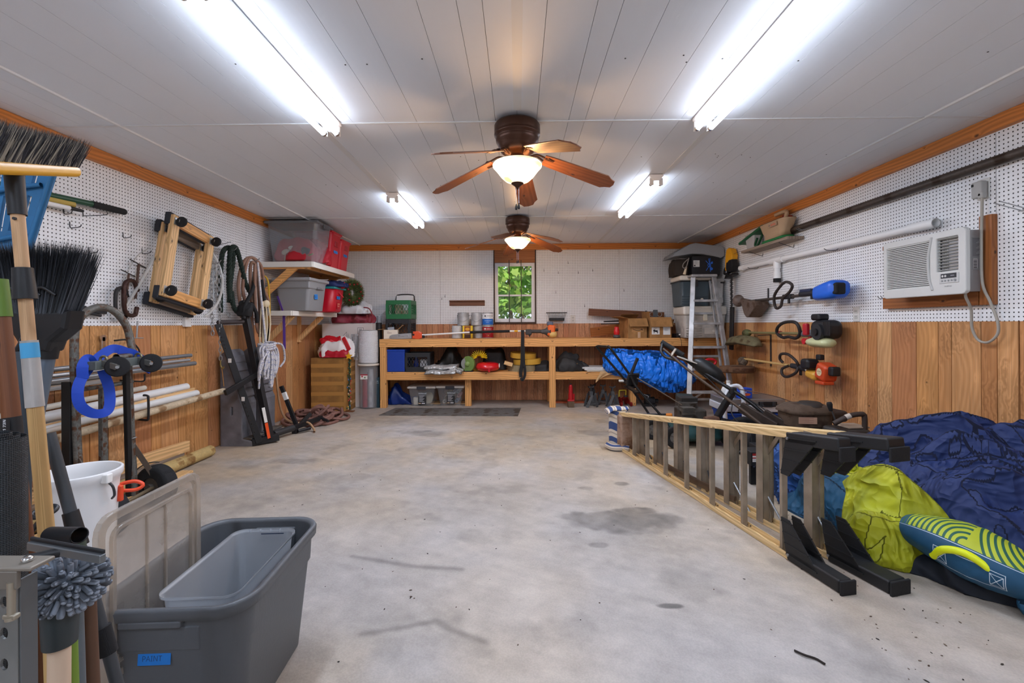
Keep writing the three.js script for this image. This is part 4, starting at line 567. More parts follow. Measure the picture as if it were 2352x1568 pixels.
// on the floor under the bench
{
  const clear = new THREE.MeshPhysicalMaterial({ color: '#f2f4f6', transmission: 0.85, roughness: 0.18, thickness: 0 });
  const tote = (label, x, z, items) => {
    const t = thing('clear_tote', label, 'tote', [x, 0, z]);
    mesh('bin', thinBin(0.3, 0.36, 0.375, 0.42, 0.25, 0.03, 0.006), clear, t);
    mesh('lid', rbox(0.41, 0.032, 0.45, 0.014, 0, 0.268, 0), M('#d9d4cc', 0.5), t); mesh('latch', rbox(0.13, 0.045, 0.02, 0.006, 0, 0.262, 0.228), M('#3b3c44', 0.5), t);
    const tx = canvasTex(200, 340, (c, w, h) => { c.fillStyle = '#131315'; c.fillRect(0, 0, w, h); c.fillStyle = '#f2f2f2'; c.font = 'bold 50px sans-serif'; c.fillText('NObreak', 2, 62); c.fillStyle = '#d0d0d0'; for (let i = 0; i < 7; i++) c.fillRect(24, 100 + i * 26, 130 - (i % 3) * 20, 8); c.fillStyle = '#e8c39a'; c.fillRect(10, 300, 60, 18); c.fillStyle = '#f2f2f2'; c.fillRect(90, 300, 80, 18); });
    sticker('paper_label', 0.115, 0.18, tx, t, 0.01, 0.115, 0.2, R(-8.5)); return t;
  };
  tote('clear latching tote holding white tubs, nearer the bench end leg', -1.39, -6.72);
  tote('clear latching tote holding rolled tubes, beside the short post', -0.985, -6.76);
  one('plastic_tub', 'white tub inside the clear tote near the end leg', 'tub', lathe([[0, 0], [0.045, 0], [0.048, 0.09], [0.04, 0.1], [0, 0.1]], 20, -1.48, 0.015, -6.6), M('#e9dcc6', 0.6));
  one('plastic_tub', 'cream bag inside the clear tote near the end leg', 'bag', softHeap(circ(0, 0, 0.1, 10), 0.15, { n: 40, m: 16 }).translate(-1.36, 0.015, -6.72), M('#cdbd9d', 0.7));
  for (const [i, [x, y, c]] of [[-1.08, 0.05, '#e8e2d4'], [-1.05, 0.11, '#c9b58e'], [-0.9, 0.06, '#9fb6c9'], [-0.87, 0.13, '#e6a9a2'], [-0.88, 0.19, '#cfd6dc'], [-1.03, 0.17, '#d9c39a'], [-0.94, 0.18, '#8f99a8']].entries()) one('paper_roll', ['cream roll low in the tube tote', 'tan roll in the tube tote', 'blue grey roll in the tube tote', 'pink roll in the tube tote', 'pale grey roll high in the tube tote', 'beige roll high in the tube tote', 'slate roll at the middle of the tube tote'][i], 'roll', pipe([x, y, -6.9], [x, y, -6.61], 0.026, 0.012), M(c, 0.7));
  one('blue_sheet', 'crumpled dark blue plastic sheet on the floor under the bench', 'sheet', softHeap([[-0.14, -0.12], [0.06, -0.12], [0.26, -0.05], [0.3, 0.08], [0.05, 0.12], [-0.15, 0.1]], 0.3, { fold: 0.05, fs: 9, n: 80, hf: (x, z) => 0.06 + 0.24 * Math.exp(-((x + 0.1) ** 2) / 0.014) }).translate(-1.72, 0.003, -6.74), M('#0c2f7c', 0.35, 0, { bump: 'fine' }));
  const mt = one('floor_mat', 'flat grey rubber mat lying before the workbench', 'mat', ext([[-1.8, 5.86], [-1.72, 6.36], [0.03, 6.33], [-0.01, 5.79]], 0.008, 0.002, 0, 0.004, 0, -PI / 2), M('#6d6a66', 0.75, 0, { tex: 'dirt', bump: 'fine' }));
  // bottle jack, jack stands, floor jack
  const jb = one('wood_block', 'square wooden block under the red bottle jack', 'block', rbox(0.09, 0.085, 0.09, 0.003, 0.735, 0.043, -6.42), M('#6d5a46', 0.8, 0, { tex: 'board' }));
  const bj = thing('bottle_jack', 'red bottle jack standing on a wooden block', 'jack', [0.735, 0.086, -6.42]), red = M('#b3171d', 0.35);
  mesh('base', rbox(0.095, 0.02, 0.085, 0.005, 0, 0.01, 0), red, bj); mesh('cylinder', lathe([[0.034, 0.02], [0.036, 0.1], [0.028, 0.11], [0.028, 0.2], [0.018, 0.215], [0.018, 0.228], [0, 0.23]], 22), red, bj); mesh('pump', cyl(0.013, 0.08, 0.042, 0.06, 0.005, 0, 0, 0, 12), red, bj); mesh('saddle', cyl(0.012, 0.018, 0, 0.236, 0, 0, 0, 0, 12), mSteelDk, bj);
  const st = thing('jack_stand', 'grey steel jack stand beside the red bottle jack', 'jack stand', [1.02, 0, -6.43], 0.2, 'jack stands'), gs = M('#5c5e60', 0.5, 0.4);
  for (const [sx, sz] of [[-1, -1], [1, -1], [1, 1], [-1, 1]]) mesh('leg', ext([[-0.02, 0], [0.02, 0], [0.028, 0.19], [-0.004, 0.19]], 0.006, 0.001, 0, 0, 0).applyMatrix4(new THREE.Matrix4().makeRotationZ(sx * 0.32)).rotateY(sz > 0 ? 0.5 * sx : -0.5 * sx).translate(sx * 0.075, 0, sz * 0.05), gs, st);
  mesh('sleeve', box(0.045, 0.06, 0.045, 0, 0.19, 0), gs, st); mesh('ratchet_post', rbar([0, 0.1, 0], [0, 0.27, 0], 0.024, 0.03, 0.003), mSteelDk, st); mesh('saddle', ext([[-0.035, 0], [0.035, 0], [0.04, 0.025], [0.015, 0.012], [-0.015, 0.012], [-0.04, 0.025]], 0.04, 0.002, 0, 0.27, 0), mSteelDk, st); mesh('cross_band', [box(0.16, 0.012, 0.004, 0, 0.05, 0.06), box(0.16, 0.012, 0.004, 0, 0.05, -0.06)], gs, st);
  for (const [x, z, ry, lab] of [[1.08, -6.62, 0.5, 'grey steel jack stand behind the one beside the bottle jack'], [1.22, -6.6, -0.2, 'grey steel jack stand behind the red floor jack'], [1.32, -6.42, 0.1, 'light grey jack stand beside the red floor jack']]) copyOf(st, [x, 0, z], ry, lab);
  const fj = thing('floor_jack', 'red trolley floor jack with yellow handle under the workbench', 'jack', [1.5, 0, -6.53], 0.2);
  const rr = M('#8e1d18', 0.45, 0.2); for (const s of [-1, 1]) mesh('side_plate', ext([[-0.1, 0.03], [0.1, 0.03], [0.08, 0.1], [0.0, 0.13], [-0.09, 0.07]], 0.006, 0.001, s * 0.055, 0, 0, 0, PI / 2), rr, fj);
  mesh('lift_arm', rbar([0, 0.06, -0.08], [0, 0.13, 0.07], 0.05, 0.03), rr, fj); mesh('saddle', cyl(0.03, 0.02, 0, 0.145, 0.075), mSteelDk, fj); for (const sz of [-1, 1]) for (const s of [-1, 1]) mesh('wheel', cyl(0.03, 0.022, s * 0.075, 0.03, sz * 0.085, 0, 0, PI / 2), rr, fj);
  mesh('handle', tube([[-0.05, 0.12, -0.04], [-0.05, 0.2, -0.03], [-0.04, 0.212, -0.03], [0.04, 0.212, -0.03], [0.05, 0.2, -0.03], [0.05, 0.12, -0.04]], 0.008, 40, 8), M('#d9c63a', 0.5), fj);
  one('orange_board', 'flat reddish board on the floor behind the bottle jack', 'board', rbox(0.5, 0.02, 0.12, 0.003, 0.72, 0.011, -6.78), M('#b5552f', 0.6));
  one('black_motor', 'black small motor on the floor beside the short bench post', 'motor', [cyl(0.06, 0.13, 1.86, 0.07, -6.5, 0, 0, PI / 2), rbox(0.17, 0.03, 0.12, 0.006, 1.86, 0.016, -6.5), cyl(0.03, 0.04, 1.96, 0.07, -6.5, 0, 0, PI / 2), rbox(0.06, 0.05, 0.06, 0.01, 1.84, 0.14, -6.5)], mBlack);
}
// ---------------------------------------------------------------- right wall
{
  // air conditioner: local +z faces the room, local +x runs toward the camera
  const W = 0.61, H = 0.396, D = 0.15, shell = M('#d2d3d0', 0.5), dark = M('#16181a', 0.7), grey = M('#a9aaa9', 0.5);
  const t = thing('air_conditioner', 'grey white window air conditioner set through the pegboard wall', 'air conditioner', [WR, 1.349, -3.095], -PI / 2);
  mesh('cabinet', box(W - 0.06, H - 0.02, D - 0.03, 0, H / 2, (D - 0.03) / 2 + 0.001), M('#b4b6b8', 0.45, 0.4), t);
  sticker('paper_label', 0.06, 0.2, canvasTex(60, 200, (c, w, h) => { c.fillStyle = '#9ea1a4'; c.fillRect(0, 0, w, h); c.fillStyle = '#5a5c60'; for (let i = 0; i < 14; i++) c.fillRect(6, 8 + i * 8, 46 - (i % 4) * 8, 3); c.fillStyle = '#d6d6d6'; c.fillRect(10, 130, 26, 60); c.fillStyle = '#2c2c2e'; for (let i = 0; i < 9; i++) c.fillRect(12, 136 + i * 6, 20, 2 + (i % 3)); }), t, W / 2 - 0.0295, 0.24, 0.06, 0, PI / 2, 0);
  const front = ext(rrect(W, H, 0.022), 0.03, 0.006, 0, H / 2, D - 0.005, 0, 0, 0, [rrect(0.36, H - 0.085, 0.012, -0.105, 0.008), rrect(0.155, 0.225, 0.012, 0.19, 0.052)]);
  const fr = mesh('front_panel', front, shell, t);
  mesh('grille_backing', box(0.38, H - 0.07, 0.004, -0.105, H / 2 + 0.008, D - 0.028), M('#3a3b3b', 0.8), t);
  for (let i = 0; i < 25; i++) mesh('grille_slat', rbox(0.372, 0.0072, 0.012, 0.0025, -0.105, 0.06 + i * 0.0122, D - 0.002, 0.35), shell, t);
  mesh('vent_box', box(0.16, 0.23, 0.004, 0.19, H / 2 + 0.052, D - 0.05), dark, t);
  for (const s of [-1, 1]) mesh('vent_side', box(0.004, 0.22, 0.05, 0.19 + s * 0.0785, H / 2 + 0.052, D - 0.03), dark, t);
  for (let i = 0; i < 11; i++) mesh('louver', rbox(0.15, 0.003, 0.02, 0.001, 0.19, 0.152 + i * 0.0198, D - 0.008, -0.3), M('#c4c5c2', 0.5), t);
  for (let i = 0; i < 3; i++) mesh('louver_fin', box(0.003, 0.2, 0.02, 0.135 + i * 0.012, 0.25, D - 0.03), grey, t);
  mesh('curved_rib', tube([[0.085, 0.375, D + 0.008], [0.062, 0.25, D + 0.01], [0.066, 0.12, D + 0.01], [0.09, 0.03, D + 0.008]], 0.009, 30, 8), M('#bdbebc', 0.5), t);
  const cp = mesh('control_panel', rbox(0.13, 0.062, 0.006, 0.004, 0.205, 0.098, D + 0.011), M('#c5c7c6', 0.45), t);
  sticker('display', 0.105, 0.03, canvasTex(210, 60, (c, w, h) => { c.fillStyle = '#33363c'; c.fillRect(0, 0, w, h); c.fillStyle = '#d8d8d6'; c.beginPath(); c.arc(24, 30, 14, 0, 6.3); c.arc(62, 30, 14, 0, 6.3); c.fill(); c.fillStyle = '#33363c'; c.font = 'bold 22px sans-serif'; c.fillText('-', 20, 37); c.fillText('+', 55, 38); c.fillStyle = '#8b8e95'; c.fillRect(130, 24, 50, 12); }), cp, 0.205, 0.113, D + 0.0145);
  for (let i = 0; i < 5; i++) mesh('button', cyl(i === 4 ? 0.008 : 0.0055, 0.004, 0.162 + i * 0.0215, 0.083, D + 0.015, PI / 2, 0, 0, 12), M('#8e9296', 0.5), cp);
  sticker('brand_print', 0.06, 0.014, canvasTex(240, 56, (c, w, h) => { c.fillStyle = '#d0d1ce'; c.fillRect(0, 0, w, h); c.fillStyle = '#55575a'; c.font = 'bold 44px serif'; c.fillText('GoldStar', 34, 42); }), t, 0.195, 0.048, D + 0.0102);
  const cord = mesh('power_cord', tube([[0.27, 0.02, D - 0.03], [0.268, -0.02, D - 0.03], [0.25, -0.1, 0.07], [0.235, -0.21, 0.05], [0.26, -0.285, 0.04], [0.32, -0.3, 0.04], [0.375, -0.25, 0.04], [0.38, -0.17, 0.045], [0.345, -0.06, 0.05], [0.31, 0.06, 0.06], [0.305, 0.3, 0.06], [0.3, 0.53, 0.05], [0.29, 0.6, 0.04]], 0.0075, 160, 8), M('#a39d92', 0.6), t);
  mesh('plug', [rbox(0.065, 0.1, 0.04, 0.008, 0.268, 0.63, 0.035), rbox(0.03, 0.035, 0.03, 0.006, 0.29, 0.59, 0.04)], M('#a9a8a4', 0.55), t); mesh('test_button', rbox(0.014, 0.016, 0.004, 0.002, 0.247, 0.66, 0.056), dark, t);
  const f = thing('board_surround', 'stained boards framing the air conditioner on the pegboard', 'surround', [WR, 0, 0], -PI / 2);
  mesh('side_board', rbox(0.075, 0.54, 0.036, 0.002, -2.79, 1.545, 0.02), mCedar, f, { ax: 'y' }); mesh('bottom_board', rbox(0.73, 0.085, 0.036, 0.002, -3.2, 1.317, 0.02), mCedar, f, { ax: 'x' }); mesh('top_board', rbox(0.07, 0.03, 0.036, 0.002, -3.53, 1.74, 0.02), mCedar, f, { ax: 'x' });
}
outlet('grey wall outlet above the air conditioner plug', WR - 0.002, 1.985, -2.83, -PI / 2);
outlet('beige wall outlet at the pegboard edge beside the air conditioner', WR - 0.002, 1.24, -3.885, -PI / 2);
one('peg_hook', 'long double prong steel hook near the high outlet', 'hook', [tube([[WR - 0.003, 1.80, -2.62], [WR - 0.02, 1.805, -2.62], [WR - 0.16, 1.845, -2.62]], 0.003, 16, 6), tube([[WR - 0.003, 1.80, -2.585], [WR - 0.02, 1.805, -2.585], [WR - 0.16, 1.845, -2.585]], 0.003, 16, 6), rod([WR - 0.012, 1.8, -2.63], [WR - 0.012, 1.8, -2.57], 0.003)], mSteel);
one('peg_hook', 'small steel hook at the lower corner of the air conditioner', 'hook', [tube([[WR - 0.003, 1.36, -3.6], [WR - 0.03, 1.355, -3.6], [WR - 0.05, 1.375, -3.6]], 0.003, 12, 6), tube([[WR - 0.003, 1.36, -3.57], [WR - 0.03, 1.355, -3.57], [WR - 0.05, 1.375, -3.57]], 0.003, 12, 6), rod([WR - 0.02, 1.357, -3.61], [WR - 0.02, 1.357, -3.56], 0.003)], mSteel);
one('conduit_pole', 'long dark brown steel pole hung high along the right pegboard', 'pole', rod([WR - 0.045, 2.118, -4.72], [WR - 0.045, 2.118, -0.6], 0.03, 0.03, 20), M('#5a5048', 0.5, 0.5, { tex: 'dirt' }));
for (const [k, z] of [-4.55, -2.4].entries()) one('pole_hook', ['wire hook holding the far end of the dark pole', 'wire hook holding the near part of the dark pole'][k], 'hook', [tube([[WR - 0.003, 2.1, z], [WR - 0.06, 2.084, z], [WR - 0.1, 2.1, z]], 0.003, 14, 6), tube([[WR - 0.003, 2.1, z + 0.03], [WR - 0.06, 2.084, z + 0.03], [WR - 0.1, 2.1, z + 0.03]], 0.003, 14, 6)], mSteel);
{
  const t = thing('pvc_pipe', 'white plastic drain pipe with tee hung on the right pegboard', 'pipe', [0, 0, 0]), m = M('#f1f1ef', 0.4), x = WR - 0.05;
  mesh('main_pipe', pipe([x, 1.858, -5.75], [x, 1.84, -3.14], 0.027, 0.004), m, t); mesh('end_coupling', pipe([x, 1.842, -3.3], [x, 1.839, -3.1], 0.033, 0.008), m, t); mesh('tee', [rod([x, 1.853, -5.1], [x, 1.851, -4.86], 0.037), rod([x, 1.85, -4.98], [x, 1.76, -4.98], 0.037)], m, t);
  mesh('branch_pipe', rod([x, 1.78, -4.98], [x, 1.66, -4.98], 0.03), m, t); mesh('branch_collar', rod([x, 1.72, -4.98], [x, 1.65, -4.98], 0.036), m, t); mesh('rubber_end', rod([x, 1.652, -4.98], [x, 1.61, -4.98], 0.038), mBlackRough, t); mesh('far_cap', rod([x, 1.858, -5.78], [x, 1.858, -5.7], 0.036), m, t);
}
for (const [k, z] of [-5.45, -4.1].entries()) one('pipe_hook', ['wire hook under the far part of the white drain pipe', 'wire hook under the middle of the white drain pipe'][k], 'hook', tube([[WR - 0.003, 1.83, z], [WR - 0.03, 1.813, z], [WR - 0.1, 1.815, z], [WR - 0.13, 1.83, z]], 0.003, 20, 6), mSteelDk);
// little shelf with spreader
{
  const s = thing('plank_shelf', 'narrow grey plank shelf on wire brackets high on the right wall', 'shelf', [0, 0, 0]);
  mesh('plank', rbox(0.17, 0.03, 0.94, 0.003, WR - 0.09, 2.02, -5.05), mGreyWood, s, { ax: 'z' }); for (const z of [-5.35, -4.75]) mesh('bracket', tube([[WR - 0.003, 1.98, z], [WR - 0.01, 1.95, z], [WR - 0.02, 1.95, z], [WR - 0.16, 2.0, z]], 0.003, 16, 6), mSteelDk, s);
  const sp = thing('hand_spreader', 'tan and green hand seed spreader on the narrow wall shelf', 'spreader', [WR - 0.1, 2.036, -4.88]), tan = M('#b89c7c', 0.5), grn = M('#1c7a3f', 0.5);
  const ring = (a, b, y) => rrect(b, a, Math.min(a, b) * 0.35).map(([x, z]) => [x * 0.6, y, -z]);
  mesh('hopper', loft([ring(0.36, 0.2, 0.03), ring(0.38, 0.2, 0.09), ring(0.42, 0.22, 0.11), ring(0.5, 0.26, 0.19), ring(0.52, 0.27, 0.2), ring(0.5, 0.26, 0.205)]), tan, sp); mesh('base', loft([ring(0.5, 0.22, 0), ring(0.46, 0.2, 0.03)]), grn, sp);
  mesh('handle', tube([[0, 0.2, 0.14], [0, 0.27, 0.17], [0, 0.285, 0.1], [0, 0.285, -0.03]], 0.02, 20, 8), tan, sp); mesh('trigger', rbox(0.02, 0.03, 0.05, 0.004, 0, 0.235, 0.13), M('#8a2a1c', 0.5), sp);
  sticker('brand_print', 0.16, 0.04, canvasTex(320, 80, (c, w, h) => { c.fillStyle = '#b0957a'; c.fillRect(0, 0, w, h); c.fillStyle = '#d8502f'; c.font = 'bold 58px sans-serif'; c.fillText('WHIRL', 90, 62); c.fillStyle = '#4a5058'; c.fillRect(12, 34, 56, 14); }), sp, -0.086, 0.165, 0.06, 0, -PI / 2, 0);
  const sc = thing('garden_scoop', 'dark green plastic scoop lying beside the tan spreader', 'scoop', [WR - 0.1, 2.036, -5.28]);
  mesh('tray', rbar([0, 0.21, 0.2], [0, 0.1, -0.34], 0.12, 0.03, 0.01), M('#14603a', 0.45), sc); mesh('handle', tube([[-0.03, 0.12, 0.16], [-0.03, 0.02, 0.06], [-0.03, 0.03, 0.0], [-0.03, 0.1, 0.05]], 0.013, 20, 8), M('#0f4a2c', 0.45), sc);
  one('clear_tub', 'clear plastic tub standing behind the green scoop', 'tub', binShell(0.1, 0.16, 0.12, 0.2, 0.17, 0.02, 0.003, 0.004).translate(WR - 0.08, 2.036, -5.4), new THREE.MeshPhysicalMaterial({ color: '#eeeeee', transmission: 0.6, roughness: 0.35, thickness: 0 }));
  one('red_packet', 'small red and white packet behind the spreader handle', 'packet', rbox(0.05, 0.05, 0.16, 0.004, WR - 0.03, 2.265, -4.85), M('#b04a3c', 0.6));
}
// hedge trimmer
{
  const t = thing('hedge_trimmer', 'yellow and black hedge trimmer hanging in the far right corner', 'hedge trimmer', [2.78, 0, -5.97]), yel = M('#f0a911', 0.4);
  mesh('battery', ext([[-0.05, 0], [0.05, 0], [0.062, 0.07], [0.03, 0.15], [0.0, 0.165], [-0.035, 0.15], [-0.055, 0.07]], 0.09, 0.012, 0, 1.97, 0, 0, -PI / 2 + 0.2), yel, t); mesh('motor_housing', ext([[-0.05, 0], [0.05, 0], [0.085, 0.06], [0.06, 0.13], [-0.055, 0.13], [-0.07, 0.05]], 0.09, 0.015, 0, 1.845, 0.01, 0, -PI / 2), mBlack, t); mesh('side_trim', rbox(0.05, 0.16, 0.03, 0.008, -0.02, 1.94, -0.07), yel, t);
  mesh('front_handle', tube([[0, 1.94, -0.06], [0, 1.9, -0.17], [0, 1.84, -0.2], [0, 1.825, -0.14], [0, 1.835, -0.04]], 0.016, 36, 8), mBlack, t); mesh('hand_guard', ext([[-0.12, 0], [0.12, 0.03], [0.1, 0.045], [0.02, 0.03], [-0.08, 0.05]], 0.08, 0.006, 0, 1.76, 0, 0, -PI / 2), mBlack, t);
  mesh('blade_bar', box(0.006, 0.4, 0.035, 0, 1.57, 0), mSteelDk, t); for (let i = 0; i < 14; i++) mesh('tooth', box(0.005, 0.011, 0.085, 0, 1.4 + i * 0.027, 0, i % 2 ? 0.12 : -0.12), mSteelDk, t);
  mesh('blade_sheath', rbox(0.03, 0.56, 0.085, 0.01, 0, 1.1, 0, 0.06), mBlack, t);
  one('hang_wire', 'thin wire holding the yellow hedge trimmer to the pegboard', 'wire', tube([[WR - 0.004, 2.08, -5.6], [2.8, 2.07, -5.8], [2.78, 2.06, -5.9]], 0.002, 12, 5), mSteelDk);
}
// string trimmers on the wall
{
  const X = 2.74;
  const loopH = (pts, r = 0.014, n = 50) => tube(pts, r, n, 8, true);
  const a = thing('string_trimmer', 'blue battery string trimmer hung on the pegboard', 'string trimmer', [0, 0, 0]), dirt = M('#6f5c50', 0.8, 0, { tex: 'dirt' });
  mesh('cutting_head', sph(0.075, X - 0.02, 1.445, -5.66, 0.9, 1, 0.9), M('#7a6a62', 0.6, 0, { tex: 'dirt' }), a); mesh('gear_neck', rod([X, 1.44, -5.6], [X, 1.425, -5.42], 0.035, 0.022), dirt, a);
  mesh('debris_guard', ext([[-0.13, 0.05], [0.17, 0.03], [0.2, -0.01], [0.04, -0.13], [0.0, -0.135], [-0.05, -0.1]], 0.16, 0.01, X, 1.38, -5.35, 0, -PI / 2), dirt, a);
  mesh('shaft', rod([X, 1.425, -5.45], [X, 1.437, -4.22], 0.0145), M('#4a423c', 0.5, 0.3), a); mesh('loop_handle', loopH([[X - 0.03, 1.33, -4.83], [X - 0.05, 1.45, -4.82], [X - 0.05, 1.55, -4.7], [X - 0.05, 1.58, -4.6], [X - 0.03, 1.54, -4.54], [X - 0.02, 1.48, -4.6], [X - 0.03, 1.42, -4.7], [X - 0.03, 1.34, -4.74]].map(p => p), 0.014, 70), M('#2f2723', 0.6), a); mesh('handle_clamp', rbox(0.05, 0.05, 0.14, 0.01, X, 1.435, -4.66), mBlack, a); mesh('clamp_knob', cyl(0.012, 0.05, X - 0.01, 1.39, -4.63), mBlack, a);
  mesh('trigger_grip', rod([X, 1.445, -4.45], [X, 1.45, -4.1], 0.026, 0.03), M('#20222a', 0.6), a); mesh('grip_top', rbox(0.05, 0.03, 0.16, 0.01, X, 1.475, -4.36), M('#25304e', 0.5), a); mesh('trigger', rbox(0.02, 0.04, 0.1, 0.008, X, 1.41, -4.25), mBlack, a);
  mesh('motor_housing', loft([[0.05, -4.16], [0.085, -4.12], [0.1, -4.0], [0.105, -3.9], [0.08, -3.85]].map(([r, z]) => rrect(r * 1.7, r * 1.5, r * 0.5).map(([x, y]) => [X - 0.03 + x, 1.435 + y + (z + 4.1) * 0.1, z]))), M('#1e66d8', 0.4), a); mesh('battery_bay', rbox(0.1, 0.1, 0.07, 0.02, X - 0.05, 1.457, -3.865, 0, 0.25, 0), M('#101114', 0.8), a); mesh('vent', rbox(0.01, 0.03, 0.03, 0.004, X - 0.095, 1.44, -4.07), mBlack, a);
  one('trimmer_bracket', 'grey steel bracket holding the blue trimmer shaft', 'bracket', [box(0.012, 0.15, 0.012, WR - 0.01, 1.49, -5.23), bar([WR - 0.01, 1.42, -5.23], [X - 0.03, 1.405, -5.23], 0.01, 0.01), bar([X - 0.03, 1.405, -5.23], [X - 0.03, 1.44, -5.23], 0.01, 0.01)], mSteelDk);
  const b = thing('string_trimmer', 'black and red gas string trimmer hung above the orange one', 'string trimmer', [0, 0, 0]), ol = M('#7d7453', 0.8, 0, { tex: 'dirt' });
  mesh('debris_guard', loft([[0.1, -5.95, 0.9], [0.2, -5.8, 0.93], [0.24, -5.55, 0.94], [0.22, -5.3, 0.93], [0.1, -5.2, 0.92]].map(([r, z, y]) => Array.from({ length: 14 }, (_, i) => { const q = i / 13 * PI; return [X - 0.02 - 0.75 * r * Math.cos(q) * 0.6, y - 0.02 + 0.45 * r * Math.sin(q), z]; }))), ol, b); mesh('gear_head', sph(0.05, X, 1.05, -5.5, 1, 0.9, 1.3), M('#6b6f45', 0.7, 0, { tex: 'dirt' }), b); mesh('spool', cyl(0.05, 0.05, X, 1.0, -5.58, 0, 0, 0.2), ol, b);
  mesh('shaft', rod([X, 1.055, -5.5], [X, 1.068, -4.28], 0.0135), M('#8b8255', 0.5, 0.3), b); mesh('red_clamp', rbox(0.04, 0.05, 0.05, 0.01, X, 1.06, -4.82), M('#a33a34', 0.5), b);
  mesh('loop_handle', tube([[X - 0.02, 1.06, -4.82], [X - 0.04, 1.12, -4.78], [X - 0.05, 1.17, -4.66], [X - 0.05, 1.18, -4.5], [X - 0.05, 1.15, -4.42], [X - 0.03, 1.07, -4.42], [X - 0.02, 1.02, -4.5], [X - 0.02, 1.03, -4.62], [X - 0.02, 1.02, -4.72]], 0.016, 70, 8, true), M('#231d1b', 0.6), b);
  mesh('grip', rod([X, 1.066, -4.42], [X, 1.075, -4.25], 0.03, 0.036), M('#6b6b70', 0.6), b); mesh('trigger', rbox(0.02, 0.05, 0.03, 0.006, X - 0.01, 1.015, -4.3), M('#a32a26', 0.5), b);
  mesh('engine', rbox(0.17, 0.17, 0.24, 0.06, X - 0.02, 1.11, -4.06), mBlack, b); mesh('starter_cover', cyl(0.07, 0.03, X - 0.115, 1.09, -4.03, 0, 0, PI / 2), M('#26272a', 0.6), b); mesh('starter_hub', cyl(0.03, 0.04, X - 0.125, 1.09, -4.03, 0, 0, PI / 2), mBlack, b); mesh('muffler', rbox(0.1, 0.06, 0.12, 0.02, X - 0.03, 1.22, -4.13), mBlack, b); mesh('red_cover', rbox(0.04, 0.11, 0.06, 0.015, X - 0.11, 1.11, -4.2, 0, 0, 0), M('#b3202a', 0.4), b); mesh('fuel_tank', loft([[0.03, -4.22], [0.045, -4.15], [0.045, -3.98], [0.03, -3.94]].map(([r, z]) => circ(0, 0, r, 14).map(([x, y]) => [X - 0.06 + x * 1.6, 0.995 + y, z]))), M('#c9cc9c', 0.35), b); mesh('fuel_cap', cyl(0.028, 0.04, X - 0.09, 1.0, -4.24, 0, 0, PI / 2), M('#c01c22', 0.4), b);
  for (let i = 0; i < 6; i++) mesh('cooling_fin', rbox(0.005, 0.12, 0.012, 0.002, X - 0.107, 1.12, -3.97 + i * 0.016), mBlack, b);
  const c = thing('string_trimmer', 'orange and yellow gas string trimmer, lowest on the panelling', 'string trimmer', [0, 0, 0]), br = M('#7b5a40', 0.85, 0, { tex: 'dirt' });
  mesh('debris_guard', lathe([[0, 0], [0.18, 0], [0.2, 0.015], [0.2, 0.06], [0.19, 0.075], [0.06, 0.09], [0, 0.09]], 28, X - 0.11, 0.575, -5.52, -0.04, 0, 0).scale(1, 1, 1), br, c); mesh('gear_head', [sph(0.055, X, 0.71, -5.6, 1, 0.9, 1.2), rod([X - 0.05, 0.66, -5.53], [X, 0.71, -5.55], 0.04)], M('#6e5f50', 0.8, 0, { tex: 'dirt' }), c);
  mesh('shaft', rod([X, 0.735, -5.56], [X, 0.742, -4.3], 0.0135), M('#cfa96c', 0.4), c); mesh('upper_loop', tube([[X - 0.02, 0.76, -4.72], [X - 0.04, 0.8, -4.74], [X - 0.05, 0.85, -4.7], [X - 0.05, 0.855, -4.58], [X - 0.04, 0.8, -4.47], [X - 0.02, 0.745, -4.46]], 0.014, 50, 8), M('#2b211d', 0.6), c); mesh('lower_loop', tube([[X - 0.02, 0.74, -4.62], [X - 0.04, 0.7, -4.7], [X - 0.05, 0.645, -4.68], [X - 0.05, 0.63, -4.6], [X - 0.04, 0.68, -4.48], [X - 0.02, 0.74, -4.46]], 0.014, 50, 8), M('#2b211d', 0.6), c);
  mesh('grip', rod([X, 0.742, -4.6], [X, 0.735, -4.34], 0.026, 0.032), M('#26262a', 0.6), c); mesh('trigger', rbox(0.016, 0.06, 0.03, 0.006, X, 0.69, -4.46), mBlack, c); mesh('collar', rod([X, 0.735, -4.34], [X, 0.735, -4.29], 0.036), M('#cfcac0', 0.5), c);
  mesh('air_filter', rbox(0.12, 0.1, 0.12, 0.03, X - 0.06, 0.79, -4.23), mBlack, c); mesh('fuel_tank', rbox(0.12, 0.085, 0.15, 0.035, X - 0.03, 0.695, -4.2, 0.2), M('#d29a3a', 0.4), c); mesh('engine_cover', rbox(0.13, 0.15, 0.14, 0.03, X - 0.02, 0.735, -4.06, 0.3), M('#c8481e', 0.45), c); mesh('spark_cap', rbox(0.05, 0.05, 0.06, 0.012, X - 0.03, 0.86, -4.13), mBlack, c); mesh('muffler', rbox(0.08, 0.08, 0.06, 0.015, X - 0.02, 0.75, -3.96), mBlack, c); mesh('foot', rbox(0.1, 0.03, 0.12, 0.01, X - 0.04, 0.64, -4.06), M('#c8481e', 0.45), c);
  sticker('brand_print', 0.075, 0.075, canvasTex(120, 120, (q, w, h) => { q.fillStyle = '#c8481e'; q.fillRect(0, 0, w, h); q.fillStyle = '#d8c7a0'; q.beginPath(); q.arc(60, 60, 54, 0, 6.3); q.fill(); q.fillStyle = '#7a4a20'; q.font = 'bold 32px sans-serif'; q.fillText('STIHL', 16, 64); q.font = '18px sans-serif'; q.fillText('FS 45', 36, 88); }), c, X - 0.0865, 0.735, -4.06, 0, -PI / 2, 0);
